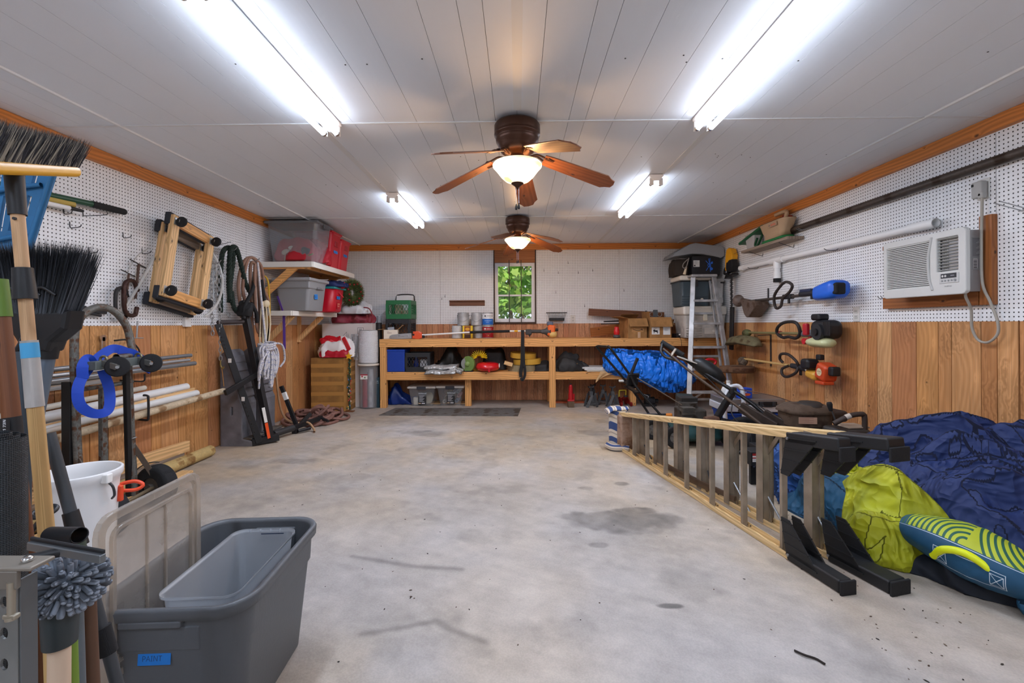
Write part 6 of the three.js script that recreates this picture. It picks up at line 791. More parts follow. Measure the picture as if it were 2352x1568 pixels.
// ---------------------------------------------------------------- deflated water tube and its cover, heaped against the right wall
{
  const yel = M('#cfd11f', 0.6, 0, { tex: 'mottle', bump: 'wrinkle', sheen: 0.2 }), teal = M('#0e4a6b', 0.65, 0, { bump: 'wrinkle' }), navy = M('#12285c', 0.7, 0, { bump: 'wrinkle', sheen: 0.3 }), blue = M('#16498c', 0.6, 0, { bump: 'wrinkle' });
  const navyFold = creases([[2.05, -2.8, 2.8, -2.25, 0.05, 0.06], [2.05, -2.68, 2.75, -2.14, -0.05, 0.045], [2.05, -2.52, 2.7, -2.05, 0.045, 0.045], [2.05, -2.38, 2.6, -1.98, -0.045, 0.04], [2.08, -2.24, 2.5, -1.95, 0.04, 0.04], [2.1, -2.92, 2.8, -2.45, -0.04, 0.05], [2.4, -2.35, 2.8, -2.1, -0.05, 0.035], [2.3, -2.2, 2.75, -1.95, 0.035, 0.035], [2.15, -2.1, 2.6, -1.9, -0.04, 0.03], [2.12, -2.72, 2.4, -2.52, 0.03, 0.022], [2.1, -2.45, 2.3, -2.3, -0.03, 0.022], [2.5, -2.5, 2.6, -1.95, -0.03, 0.025]]);
  const navyFold2 = creases([[2.25, -2.95, 2.8, -2.6, 0.05, 0.07], [2.3, -2.8, 2.8, -2.46, -0.04, 0.045], [2.4, -3.0, 2.8, -2.78, -0.03, 0.05]]);
  const yelFold = creases([[1.74, -2.55, 2.0, -2.2, 0.06, 0.07], [1.82, -2.66, 2.02, -2.4, -0.07, 0.05], [1.9, -2.6, 2.2, -2.25, 0.05, 0.06], [1.95, -2.4, 2.1, -2.14, -0.05, 0.035], [1.72, -2.36, 1.88, -2.2, -0.05, 0.04], [2.05, -2.35, 2.2, -2.15, 0.04, 0.04], [1.8, -2.42, 1.9, -2.28, 0.04, 0.03]]);
  const tb = thing('towable_tube', 'deflated yellow and teal towable water tube crumpled on the floor', 'water tube', [0, 0, 0]);
  mesh('yellow_panel', softHeap([[1.8, -2.78], [1.73, -2.5], [1.67, -2.3], [1.78, -2.19], [1.92, -2.14], [2.1, -2.1], [2.4, -2.3], [2.5, -2.7], [2.2, -2.9], [1.95, -2.9]], 0.4, { n: 300, m: 110, fold: 0.035, fs: 3.6, dir: 1.2, sq: 0.62, over: 0.15, cx: 2.05, cz: -2.5, seedv: 4, hf: (x, z) => 0.29 + 0.05 * fbm(x * 4, z * 4, 2) + yelFold(x, z) }), yel, tb);
  mesh('teal_side', softHeap([[1.74, -2.95], [1.68, -2.7], [1.72, -2.38], [1.84, -2.3], [1.95, -2.4], [2.0, -2.75], [1.95, -3.0]], 0.3, { n: 160, m: 50, fold: 0.05, fs: 4, dir: 1.2, sq: 0.55, over: 0.25, cx: 1.85, cz: -2.7, seedv: 8 }), teal, tb);
  mesh('blue_lobe', softHeap([[1.72, -3.15], [1.7, -2.98], [1.76, -2.84], [1.92, -2.84], [2.08, -2.98], [2.03, -3.14], [1.85, -3.19]], 0.36, { n: 140, m: 50, fold: 0.045, fs: 4, sq: 0.5, over: 0.3, cx: 1.88, cz: -3.01, seedv: 2 }), blue, tb);
  mesh('yellow_flap', softHeap([[1.86, -2.9], [1.86, -2.74], [1.96, -2.66], [2.06, -2.76], [2.05, -2.95]], 0.4, { n: 110, m: 40, fold: 0.04, fs: 6, dir: 0.5, sq: 0.5, cx: 1.96, cz: -2.81, seedv: 6 }), yel, tb);
  // end lobe with printed arcs over a teal side
  const tx = canvasTex(1024, 1024, (c, w, h) => { c.fillStyle = '#b9c22c'; c.fillRect(0, 0, w, h); c.fillStyle = '#12506e'; c.fillRect(0, 0, w, 60); c.lineWidth = 17; c.strokeStyle = '#1f5a48'; const arcs = (x, y, n) => { for (let r = 40; r < n; r += 40) { c.beginPath(); c.arc(x, y, r, 0, 6.3); c.stroke(); } }; arcs(250, 470, 460); c.fillStyle = '#b9c22c'; c.fillRect(0, 480, w, h); arcs(560, 1010, 530); c.fillStyle = '#0e4a6b'; c.fillRect(0, 0, 240, h); c.fillRect(760, 0, 264, h); c.strokeStyle = '#d9e0e6'; c.lineWidth = 4; c.strokeRect(60, 300, 110, 420); for (const y of [310, 640]) { c.strokeRect(74, y, 76, 70); c.beginPath(); c.moveTo(74, y); c.lineTo(150, y + 70); c.moveTo(150, y); c.lineTo(74, y + 70); c.stroke(); } c.beginPath(); c.moveTo(232, 0); c.lineTo(232, h); c.stroke(); });
  tx.wrapS = tx.wrapT = THREE.RepeatWrapping; tx.flipY = false;
  const path = curve([[1.86, 0.22, -2.22], [1.92, 0.21, -2.1], [1.98, 0.19, -1.98], [2.04, 0.165, -1.87], [2.12, 0.14, -1.76]]), rings = [], n = 64;
  for (let i = 0; i <= 70; i++) { const s = i / 70, p = path.getPoint(s), d = path.getTangent(s), sd = V(d.z, 0, -d.x).normalize(), r = 0.118 * Math.pow(Math.sin(PI * clamp(0.06 + 0.935 * s)), 0.45); rings.push(Array.from({ length: n + 1 }, (_, k) => { const a = k / n * 2 * PI - 0.9, f = 1 + 0.2 * (fbm(s * 7 + 3, Math.cos(a) * 2 + Math.sin(a) * 1.3 + 20, 3) - 0.5) * (1 - 0.3 * s), yy = p.y * 0.88 + r * 0.92 * Math.sin(a) * f, oo = -r * 1.15 * Math.cos(a) * f; return [p.x + sd.x * oo, Math.max(0.004, yy), p.z + sd.z * oo]; })); }
  mesh('printed_end', loft(rings, false, false), new THREE.MeshPhysicalMaterial({ map: tx, roughness: 0.55, bumpMap: rep(texWeave, 8, 8), bumpScale: 0.0006, side: THREE.DoubleSide }), tb, { uv: true });
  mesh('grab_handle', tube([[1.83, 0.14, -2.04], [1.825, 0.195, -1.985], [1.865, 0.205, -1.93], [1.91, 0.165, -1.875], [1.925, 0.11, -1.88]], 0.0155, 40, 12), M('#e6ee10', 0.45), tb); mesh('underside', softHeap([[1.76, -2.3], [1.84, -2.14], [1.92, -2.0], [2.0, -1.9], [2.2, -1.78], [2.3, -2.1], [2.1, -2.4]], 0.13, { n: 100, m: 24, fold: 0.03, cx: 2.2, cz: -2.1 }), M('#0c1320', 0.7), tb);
  mesh('teal_hem', softHeap([[2.0, -1.86], [2.06, -1.76], [2.2, -1.66], [2.5, -1.68], [2.6, -1.95], [2.3, -1.95]], 0.11, { n: 90, m: 24, fold: 0.04, cx: 2.35, cz: -1.85, seedv: 9 }), teal, tb);
  const cv = thing('navy_cover', 'big rumpled navy fabric cover piled over the yellow tube', 'cover', [0, 0, 0]);
  mesh('main_heap', softHeap([[2.04, -2.98], [2.0, -2.8], [2.01, -2.55], [2.0, -2.34], [2.06, -2.14], [2.12, -2.0], [2.25, -1.9], [2.45, -1.85], [2.78, -1.83], [2.81, -2.4], [2.81, -2.95], [2.7, -3.1], [2.4, -3.14], [2.15, -3.08]], 0.55, { n: 360, m: 130, fold: 0.05, fs: 6, dir: 0.76, sq: 0.62, over: 0.25, cx: 2.5, cz: -2.55, seedv: 11, hf: (x, z) => 0.5 + 0.05 * sm(clamp((x - 2.0) / 0.5)) - 0.1 * sm(clamp((z + 2.3) / 0.4)) + navyFold(x, z) }), navy, cv);
  mesh('upper_fold', softHeap([[2.25, -3.05], [2.28, -2.75], [2.5, -2.6], [2.8, -2.4], [2.805, -2.9], [2.6, -3.1]], 0.6, { n: 240, m: 80, fold: 0.045, fs: 6, dir: 0.7, sq: 0.6, over: 0.15, cx: 2.55, cz: -2.83, seedv: 15, hf: (x, z) => 0.55 + navyFold2(x, z) }), navy, cv);
  mesh('seam_cord', tube([[2.45, 0.615, -2.75], [2.52, 0.618, -2.76], [2.6, 0.615, -2.72]], 0.003, 16, 5), mWhite, cv);
}
// ---------------------------------------------------------------- left wall, far end: shelves and seasonal storage
const S1 = 1.888, S2 = 1.335;
const mShelfW = M('#e3ddd3', 0.55), mClear = new THREE.MeshPhysicalMaterial({ color: '#dfe2e6', transmission: 0.82, roughness: 0.12, thickness: 0 }), mClearMilky = new THREE.MeshPhysicalMaterial({ color: '#dde2e8', transmission: 0.62, roughness: 0.3, thickness: 0 });
const tapeTex = txt => canvasTex(128, 48, (c, w, h) => { c.fillStyle = '#2a7fd0'; c.fillRect(0, 0, w, h); c.fillStyle = '#1a2f5a'; c.font = 'italic 30px sans-serif'; c.fillText(txt, 12, 35); });
{
  const a = thing('storage_shelf', 'upper white edged wooden shelf on the left wall', 'shelf', [0, 0, 0]);
  mesh('board', rbox(0.58, 0.018, 1.28, 0.002, -2.625, S1 - 0.009, -5.75), mPine, a, { ax: 'z' }); mesh('end_trim', rbox(0.6, 0.062, 0.02, 0.003, -2.615, S1 - 0.031, -5.105), mShelfW, a); mesh('front_trim', rbox(0.02, 0.062, 1.29, 0.003, -2.312, S1 - 0.031, -5.75), mShelfW, a);
  for (const z of [-5.14, -6.3]) { mesh('brace', rbar([-2.88, S1 - 0.36, z], [-2.5, S1 - 0.03, z], 0.04, 0.075, 0.003), mPine, a); mesh('joist', rbox(0.55, 0.06, 0.036, 0.003, -2.62, S1 - 0.05, z), mPine, a, { ax: 'x' }); } mesh('joist', rbox(0.036, 0.05, 1.2, 0.003, -2.45, S1 - 0.045, -5.75), mPine, a, { ax: 'z' });
  const b = thing('storage_shelf', 'lower white edged wooden shelf on the left wall', 'shelf', [0, 0, 0]);
  mesh('board', rbox(0.35, 0.018, 1.25, 0.002, -2.735, S2 - 0.009, -5.74), mPine, b, { ax: 'z' }); mesh('end_trim', rbox(0.36, 0.056, 0.02, 0.003, -2.735, S2 - 0.028, -5.105), mShelfW, b); mesh('front_trim', rbox(0.02, 0.056, 1.26, 0.003, -2.552, S2 - 0.028, -5.74), mShelfW, b);
  for (const z of [-5.22, -6.0]) { mesh('brace', rbar([-2.89, S2 - 0.34, z], [-2.6, S2 - 0.05, z], 0.04, 0.06, 0.003), mPineLt, b); mesh('upright', rbox(0.036, 0.34, 0.05, 0.003, -2.9, S2 - 0.22, z), mPineLt, b, { ax: 'y' }); }
  // clear tote with red contents
  const c = thing('clear_tote', 'big clear storage tote with red contents on the upper shelf', 'tote', [-2.565, S1 + 0.002, -5.335]);
  mesh('bin', thinBin(0.5, 0.34, 0.58, 0.4, 0.44, 0.05, 0.008), mClear, c); mesh('lid', rbox(0.62, 0.03, 0.45, 0.012, 0, 0.452, 0), M('#6a6c70', 0.5), c); mesh('latch', rbox(0.02, 0.06, 0.14, 0.006, 0.312, 0.43, 0), M('#5b5d61', 0.5), c);
  const place = (nm, lab, cat, g, m) => one(nm, lab, cat, g, m);
  place('red_fabric', 'bright red folded fabric inside the big clear tote', 'fabric', softHeap([[-0.2, -0.2], [0.2, -0.2], [0.22, 0.18], [-0.2, 0.2]], 0.26, { fold: 0.06, fs: 7, n: 80, m: 26, sq: 0.45 }).translate(-2.56, S1 + 0.016, -5.44), M('#b01222', 0.6));
  place('white_flower', 'white artificial flower inside the big clear tote', 'flower', [sph(0.05, -2.66, S1 + 0.12, -5.215, 1.2, 0.8, 0.6), sph(0.035, -2.6, S1 + 0.17, -5.2, 1, 0.7, 0.5), rod([-2.66, S1 + 0.02, -5.2], [-2.65, S1 + 0.14, -5.2], 0.02)], M('#e6dcc8', 0.7));
  place('dark_boot', 'black boot shape inside the big clear tote', 'boot', [rbox(0.12, 0.16, 0.1, 0.04, -2.44, S1 + 0.1, -5.21, 0, 0, -0.3)], M('#2a2226', 0.6));
  place('plastic_twig', 'thin green plastic twig inside the big clear tote', 'twig', rod([-2.5, S1 + 0.03, -5.17], [-2.34, S1 + 0.1, -5.18], 0.006), M('#5fae35', 0.5));
  place('cream_toy', 'cream plush toy inside the big clear tote', 'toy', [sph(0.05, -2.53, S1 + 0.07, -5.2, 1, 1.1, 0.7), sph(0.03, -2.52, S1 + 0.13, -5.2)], M('#d8bd92', 0.85));
  for (const [k, z] of [-5.74, -6.06].entries()) {
    const t = thing('red_tote', k ? 'red storage tote at the far end of the upper shelf' : 'red storage tote just behind the big clear tote', 'tote', [-2.53, S1 + 0.002, z]);
    mesh('bin', binShell(0.4, 0.26, 0.48, 0.3, k ? 0.38 : 0.43, 0.04, 0.004, 0.012), M('#c0142a', 0.4), t); mesh('handle', rbox(0.02, 0.07, 0.1, 0.01, 0.232, 0.3, 0), M('#a30f22', 0.4), t); mesh('lid', rbox(0.5, 0.02, 0.33, 0.008, 0, (k ? 0.38 : 0.43) + 0.008, 0), M('#c0142a', 0.4), t); sticker('tape_label', 0.12, 0.035, tapeTex('XMAS'), t, 0.226, 0.2, 0.0, 0, PI / 2 - 0, 0);
  }
  const g = thing('grey_tote', 'grey lidded storage tote on the lower shelf', 'tote', [-2.6, S2 + 0.002, -5.45]), gt = M('#8d8d8e', 0.45);
  mesh('bin', binShell(0.34, 0.42, 0.4, 0.48, 0.35, 0.04, 0.004, 0.01), gt, g); mesh('lid', rbox(0.45, 0.04, 0.53, 0.014, 0, 0.365, 0), M('#98989a', 0.45), g); mesh('handle', rbox(0.03, 0.025, 0.12, 0.008, 0.205, 0.27, 0), M('#77777a', 0.5), g); mesh('shoulder', rbox(0.415, 0.09, 0.42, 0.02, 0, 0.3, 0.04), gt, g); sticker('tape_label', 0.09, 0.06, tapeTex('FALL'), g, 0.195, 0.17, 0.05, 0, PI / 2, 0.05);
  const r = thing('red_tub', 'red ice cream style tub with teal lid on the lower shelf', 'tub', [-2.55, S2 + 0.002, -6.02]), red = M('#c21127', 0.38);
  mesh('body', loft([0, 0.02, 0.3].map((y, i) => rrect(i ? 0.32 + 0.06 * (y / 0.3) : 0.29, i ? 0.32 + 0.06 * (y / 0.3) : 0.29, 0.09).map(([x, z]) => [x, y, -z]))), red, r); mesh('lid', rbox(0.4, 0.03, 0.4, 0.012, 0, 0.315, 0), M('#2f8f94', 0.45), r); sticker('tape_label', 0.11, 0.04, tapeTex('LITES'), r, 0.186, 0.19, 0.05, 0, PI / 2, 0);
  sticker('brand_print', 0.1, 0.09, canvasTex(160, 144, (c, w, h) => { c.fillStyle = '#c21127'; c.fillRect(0, 0, w, h); c.fillStyle = '#e9c9a0'; c.font = 'bold 40px serif'; c.fillText('LOOK', 22, 56); c.fillText('here', 34, 100); }), r, 0.175, 0.09, 0.02, 0, PI / 2, 0);
  place('flag_cloth', 'navy and red holiday cloth draped on the teal lid', 'cloth', softHeap([[-0.18, -0.15], [0.12, -0.2], [0.26, -0.05], [0.3, 0.12], [0.05, 0.16], [-0.16, 0.12]], 0.075, { fold: 0.03, fs: 9, n: 70, m: 18 }).translate(-2.56, S2 + 0.335, -6.04), M('#1d2a5e', 0.7));
  place('red_bow', 'red and white ribbon bow hanging beside the wreath', 'bow', [sph(0.05, -2.42, S2 + 0.31, -6.02, 1.3, 0.7, 0.6), sph(0.05, -2.36, S2 + 0.35, -6.05, 1.2, 0.7, 0.6), rbar([-2.43, S2 + 0.33, -5.99], [-2.32, S2 + 0.2, -6.03], 0.05, 0.012), rbar([-2.38, S2 + 0.33, -5.98], [-2.3, S2 + 0.4, -6.03], 0.03, 0.01)], M('#c4182c', 0.6));
  // wreath
  const w = thing('holiday_wreath', 'green holiday wreath with red berries behind the red tub', 'wreath', [-2.33, 1.62, -6.38], 1.15);
  mesh('ring', tor(0.13, 0.045, 0, 0, 0), M('#2c3a1c', 0.9), w);
  const needles = new THREE.InstancedMesh(new THREE.ConeGeometry(0.0045, 0.085, 3), M('#ffffff', 0.8, 0, { k: 81 }), 2600), d = new THREE.Object3D(), col = new THREE.Color();
  for (let i = 0; i < 2600; i++) { const q = rnd(0, 6.283), s = rnd(0, 6.283), rr = 0.13 + 0.05 * Math.cos(s), dir = V(Math.cos(q) * Math.cos(s), Math.sin(q) * Math.cos(s), Math.sin(s)).add(V(rnd(-0.6, 0.6), rnd(-0.6, 0.6), rnd(-0.4, 0.4))).normalize(); d.position.set(Math.cos(q) * rr, Math.sin(q) * rr, 0.05 * Math.sin(s)); d.quaternion.setFromUnitVectors(V(0, 1, 0), dir); d.updateMatrix(); needles.setMatrixAt(i, d.matrix); needles.setColorAt(i, col.set(pick(['#55703a', '#3d5528', '#6c7c44', '#7a6a40']))); }
  needles.name = 'needles'; needles.userData.kind = 'stuff'; w.add(needles);
  for (let i = 0; i < 12; i++) { const q = i * 0.53 + 0.2, rr = 0.11 + 0.05 * ((i * 37 % 10) / 10); mesh('berry', sph(0.014, Math.cos(q) * rr, Math.sin(q) * rr, 0.055), M('#a31420', 0.4), w); }
  // boxes and bags below the shelf end
  const wb = thing('white_carton', 'tall white carton behind the brown taped box', 'box', [-2.43, 0, -6.6]); mesh('body', rbox(0.72, 1.19, 0.3, 0.004, 0, 0.596, 0), M('#dcd3cc', 0.75), wb);
  sticker('print', 0.5, 0.3, canvasTex(500, 300, (c, w2, h) => { c.fillStyle = '#dcd3cc'; c.fillRect(0, 0, w2, h); c.strokeStyle = '#55504c'; c.lineWidth = 4; c.strokeRect(380, 20, 80, 130); c.fillStyle = '#3a3634'; for (let i = 0; i < 12; i++) c.fillRect(400, 34 + i * 9, 40, 3 + (i % 3)); c.beginPath(); c.moveTo(120, 190); c.lineTo(220, 80); c.lineTo(220, 190); c.stroke(); c.save(); c.translate(250, 200); c.rotate(-PI / 2); c.font = '22px sans-serif'; c.fillText('JULY 2021', 0, 0); c.fillText('FRAGILE', 0, 60); c.restore(); }), wb, 0.02, 1.0, 0.1512);
  const cb = thing('cardboard_box', 'tall taped brown cardboard box on the floor below the shelves', 'box', [-2.56, 0, -6.3], 0.06);
  mesh('body', rbox(0.5, 0.725, 0.34, 0.004, 0, 0.363, 0), M('#b5813f', 0.8, 0, { tex: 'mottle', bump: 0.0005 }), cb); const tp = M('#bc8946', 0.45); mesh('tape', box(0.06, 0.725, 0.342, 0.215, 0.363, 0), tp, cb); for (const y of [0.1, 0.24, 0.38, 0.5, 0.62]) mesh('tape', box(0.502, 0.05, 0.3425, 0, y, 0), M('#b88442', 0.5), cb);
  const bg = thing('shopping_bag', 'crumpled red and white shopping bag on the brown box', 'bag', [-2.5, 0.727, -6.28]);
  mesh('white_side', softHeap([[-0.2, -0.1], [0.14, -0.12], [0.2, 0.02], [0.15, 0.11], [-0.18, 0.11]], 0.24, { fold: 0.06, fs: 10, n: 90, m: 28, sq: 0.6 }), M('#e6e0dc', 0.4), bg); mesh('red_top', softHeap([[-0.24, 0.0], [-0.1, -0.05], [0.05, -0.03], [0.0, 0.05], [-0.18, 0.07]], 0.09, { fold: 0.04, fs: 12, n: 60, m: 18 }).translate(0.0, 0.18, 0.02), M('#cf1a28', 0.4), bg); mesh('red_band', rbar([0.1, 0.27, 0.06], [0.2, 0.1, 0.1], 0.02, 0.06, 0.006), M('#cf1a28', 0.4), bg); mesh('printed_front', softHeap([[-0.15, -0.02], [0.15, -0.02], [0.16, 0.05], [-0.15, 0.06]], 0.12, { fold: 0.03, fs: 12, n: 60, m: 18 }).translate(0, 0.002, 0.1), M('#b8142a', 0.45), bg);
  place('gift_bag', 'red and purple patterned gift bag lying on the white carton', 'bag', softHeap([[-0.26, -0.1], [0.24, -0.12], [0.28, 0.06], [0.1, 0.13], [-0.24, 0.12]], 0.14, { fold: 0.035, fs: 8, n: 80, m: 22 }).translate(-2.38, 1.194, -6.56), M('#9c3346', 0.5, 0, { tex: 'dirt' }));
  const sb = thing('silver_bag', 'silver fabric bag with dark red loop on the gift bag', 'bag', [-2.3, 1.325, -6.45]); mesh('body', softHeap([[-0.18, -0.1], [0.16, -0.12], [0.2, 0.03], [0.05, 0.12], [-0.18, 0.1]], 0.15, { fold: 0.04, fs: 8, n: 70, m: 22 }), M('#cfd0d2', 0.45, 0.15), sb); mesh('loop', tube([[0.14, 0.09, 0.1], [0.22, 0.07, 0.11], [0.27, -0.03, 0.12], [0.25, -0.12, 0.12], [0.2, -0.1, 0.12], [0.19, -0.02, 0.11]], 0.008, 40, 8), M('#7a1a22', 0.6), sb);
  // bubble wrap on a clear gift wrap drum
  const dm = thing('wrap_drum', 'tall clear drum of gift wrap rolls with cream lid', 'drum', [-2.12, 0, -6.42]); mesh('drum', lathe([[0, 0.003], [0.12, 0.003], [0.126, 0.02], [0.134, 0.6]], 32), mClear, dm); mesh('lid', lathe([[0, 0.625], [0.14, 0.625], [0.15, 0.615], [0.15, 0.598], [0.132, 0.598]], 32), M('#ddd2c4', 0.5), dm);
  sticker('paper_label', 0.1, 0.07, canvasTex(200, 140, (c, w2, h) => { c.fillStyle = '#e9e4da'; c.fillRect(0, 0, w2, h); c.fillStyle = '#b4182a'; c.fillRect(0, 0, w2, 30); c.beginPath(); c.arc(50, 60, 22, 0, 6.3); c.fill(); c.fillStyle = '#4d6b3a'; c.fillRect(110, 70, 34, 40); }), dm, -0.02, 0.45, 0.1345);
  for (const [x, z, h, c, l] of [[-0.04, 0.03, 0.44, '#d9373f', 'red dotted gift wrap roll inside the clear drum'], [0.04, 0.02, 0.55, '#e8e4e0', 'white striped gift wrap roll inside the clear drum'], [0.0, -0.05, 0.5, '#cfc3c0', 'pale gift wrap roll inside the clear drum']]) one('gift_wrap_roll', l, 'roll', pipe([-2.12 + x, 0.012, -6.42 + z], [-2.12 + x, h, -6.42 + z], 0.036, 0.01), M(c, 0.5, 0, { tex: 'mottle' }));
  const bb = grey(128, 128, (u, v) => { const x = (u * 8 + (Math.floor(v * 8) % 2) * 0.5) % 1 - 0.5, y = (v * 8) % 1 - 0.5; return clamp(1 - (x * x + y * y) * 6); });
  const bw = thing('bubble_wrap_roll', 'bubble wrap roll standing on the drum lid', 'bubble wrap', [-2.12, 0.627, -6.42]); mesh('roll', lathe([[0.03, 0], [0.125, 0], [0.135, 0.02], [0.138, 0.2], [0.128, 0.46], [0.12, 0.47], [0.03, 0.47], [0.03, 0]], 40), new THREE.MeshPhysicalMaterial({ color: '#fafafc', transmission: 0.2, roughness: 0.25, thickness: 0, bumpMap: rep(bb, 8, 8), bumpScale: 0.006 }), bw); mesh('loose_edge', loft(Array.from({ length: 14 }, (_, j) => Array.from({ length: 10 }, (_, i) => [-0.12 - i * 0.012, 0.05 + j * 0.028, 0.06 + 0.03 * Math.sin(i * 0.8 + j * 0.4)])), false, false), new THREE.MeshPhysicalMaterial({ color: '#eeeef0', transmission: 0.6, roughness: 0.2, thickness: 0, bumpMap: rep(bb, 8, 8), bumpScale: 0.006, side: THREE.DoubleSide }), bw);
  const bt = thing('black_tube', 'black plastic tube standing between drum and workbench', 'tube', [-2.03, 0, -6.62]); mesh('tube', pipe([0, 0.002, 0], [0, 1.2, 0], 0.043, 0.004), mBlack, bt); mesh('clear_sleeve', pipe([0.005, 1.15, 0], [0.005, 1.3, 0], 0.036, 0.002), mClear, bt);
  const bk = one('blue_carton', 'dark teal carton squeezed beside the bench end leg', 'carton', rbox(0.045, 0.42, 0.2, 0.003, -1.985, 0.212, -6.5), M('#15343f', 0.6)); sticker('print', 0.04, 0.08, canvasTex(80, 160, (c, w2, h) => { c.fillStyle = '#15343f'; c.fillRect(0, 0, w2, h); c.fillStyle = '#d6dee0'; c.font = 'bold 30px sans-serif'; c.fillText('Slid', 6, 60); c.fillText('Seal', 6, 110); }), bk, -1.985, 0.36, -6.399);
  const ga = thing('bead_garland', 'string of small coloured bulbs hanging beside the brown box', 'garland', [-2.28, 0.0, -6.12]); mesh('cord', tube([[0, 0.72, 0], [0.01, 0.5, 0.01], [-0.01, 0.25, 0], [0.01, 0.03, 0.01]], 0.012, 30, 6), M('#2c3a24', 0.8), ga); for (let i = 0; i < 46; i++) mesh('bulb', sph(0.011, rnd(-0.025, 0.025), 0.04 + i * 0.0145, rnd(-0.012, 0.03), 0.8, 1.3, 0.8), M(pick(['#b5473a', '#3d5a34', '#c9a24a', '#4a6a8a', '#d8b79a', '#384a30']), 0.5), ga); mesh('star', ext(Array.from({ length: 10 }, (_, i) => { const q = i / 10 * 2 * PI + PI / 2, s = i % 2 ? 0.022 : 0.05; return [s * Math.cos(q), s * Math.sin(q)]; }), 0.014, 0.003, 0, 0.75, 0.02), M('#e8a91e', 0.4), ga); mesh('base', rbox(0.12, 0.01, 0.08, 0.003, 0, 0.006, 0), mBrownWood, ga);
}
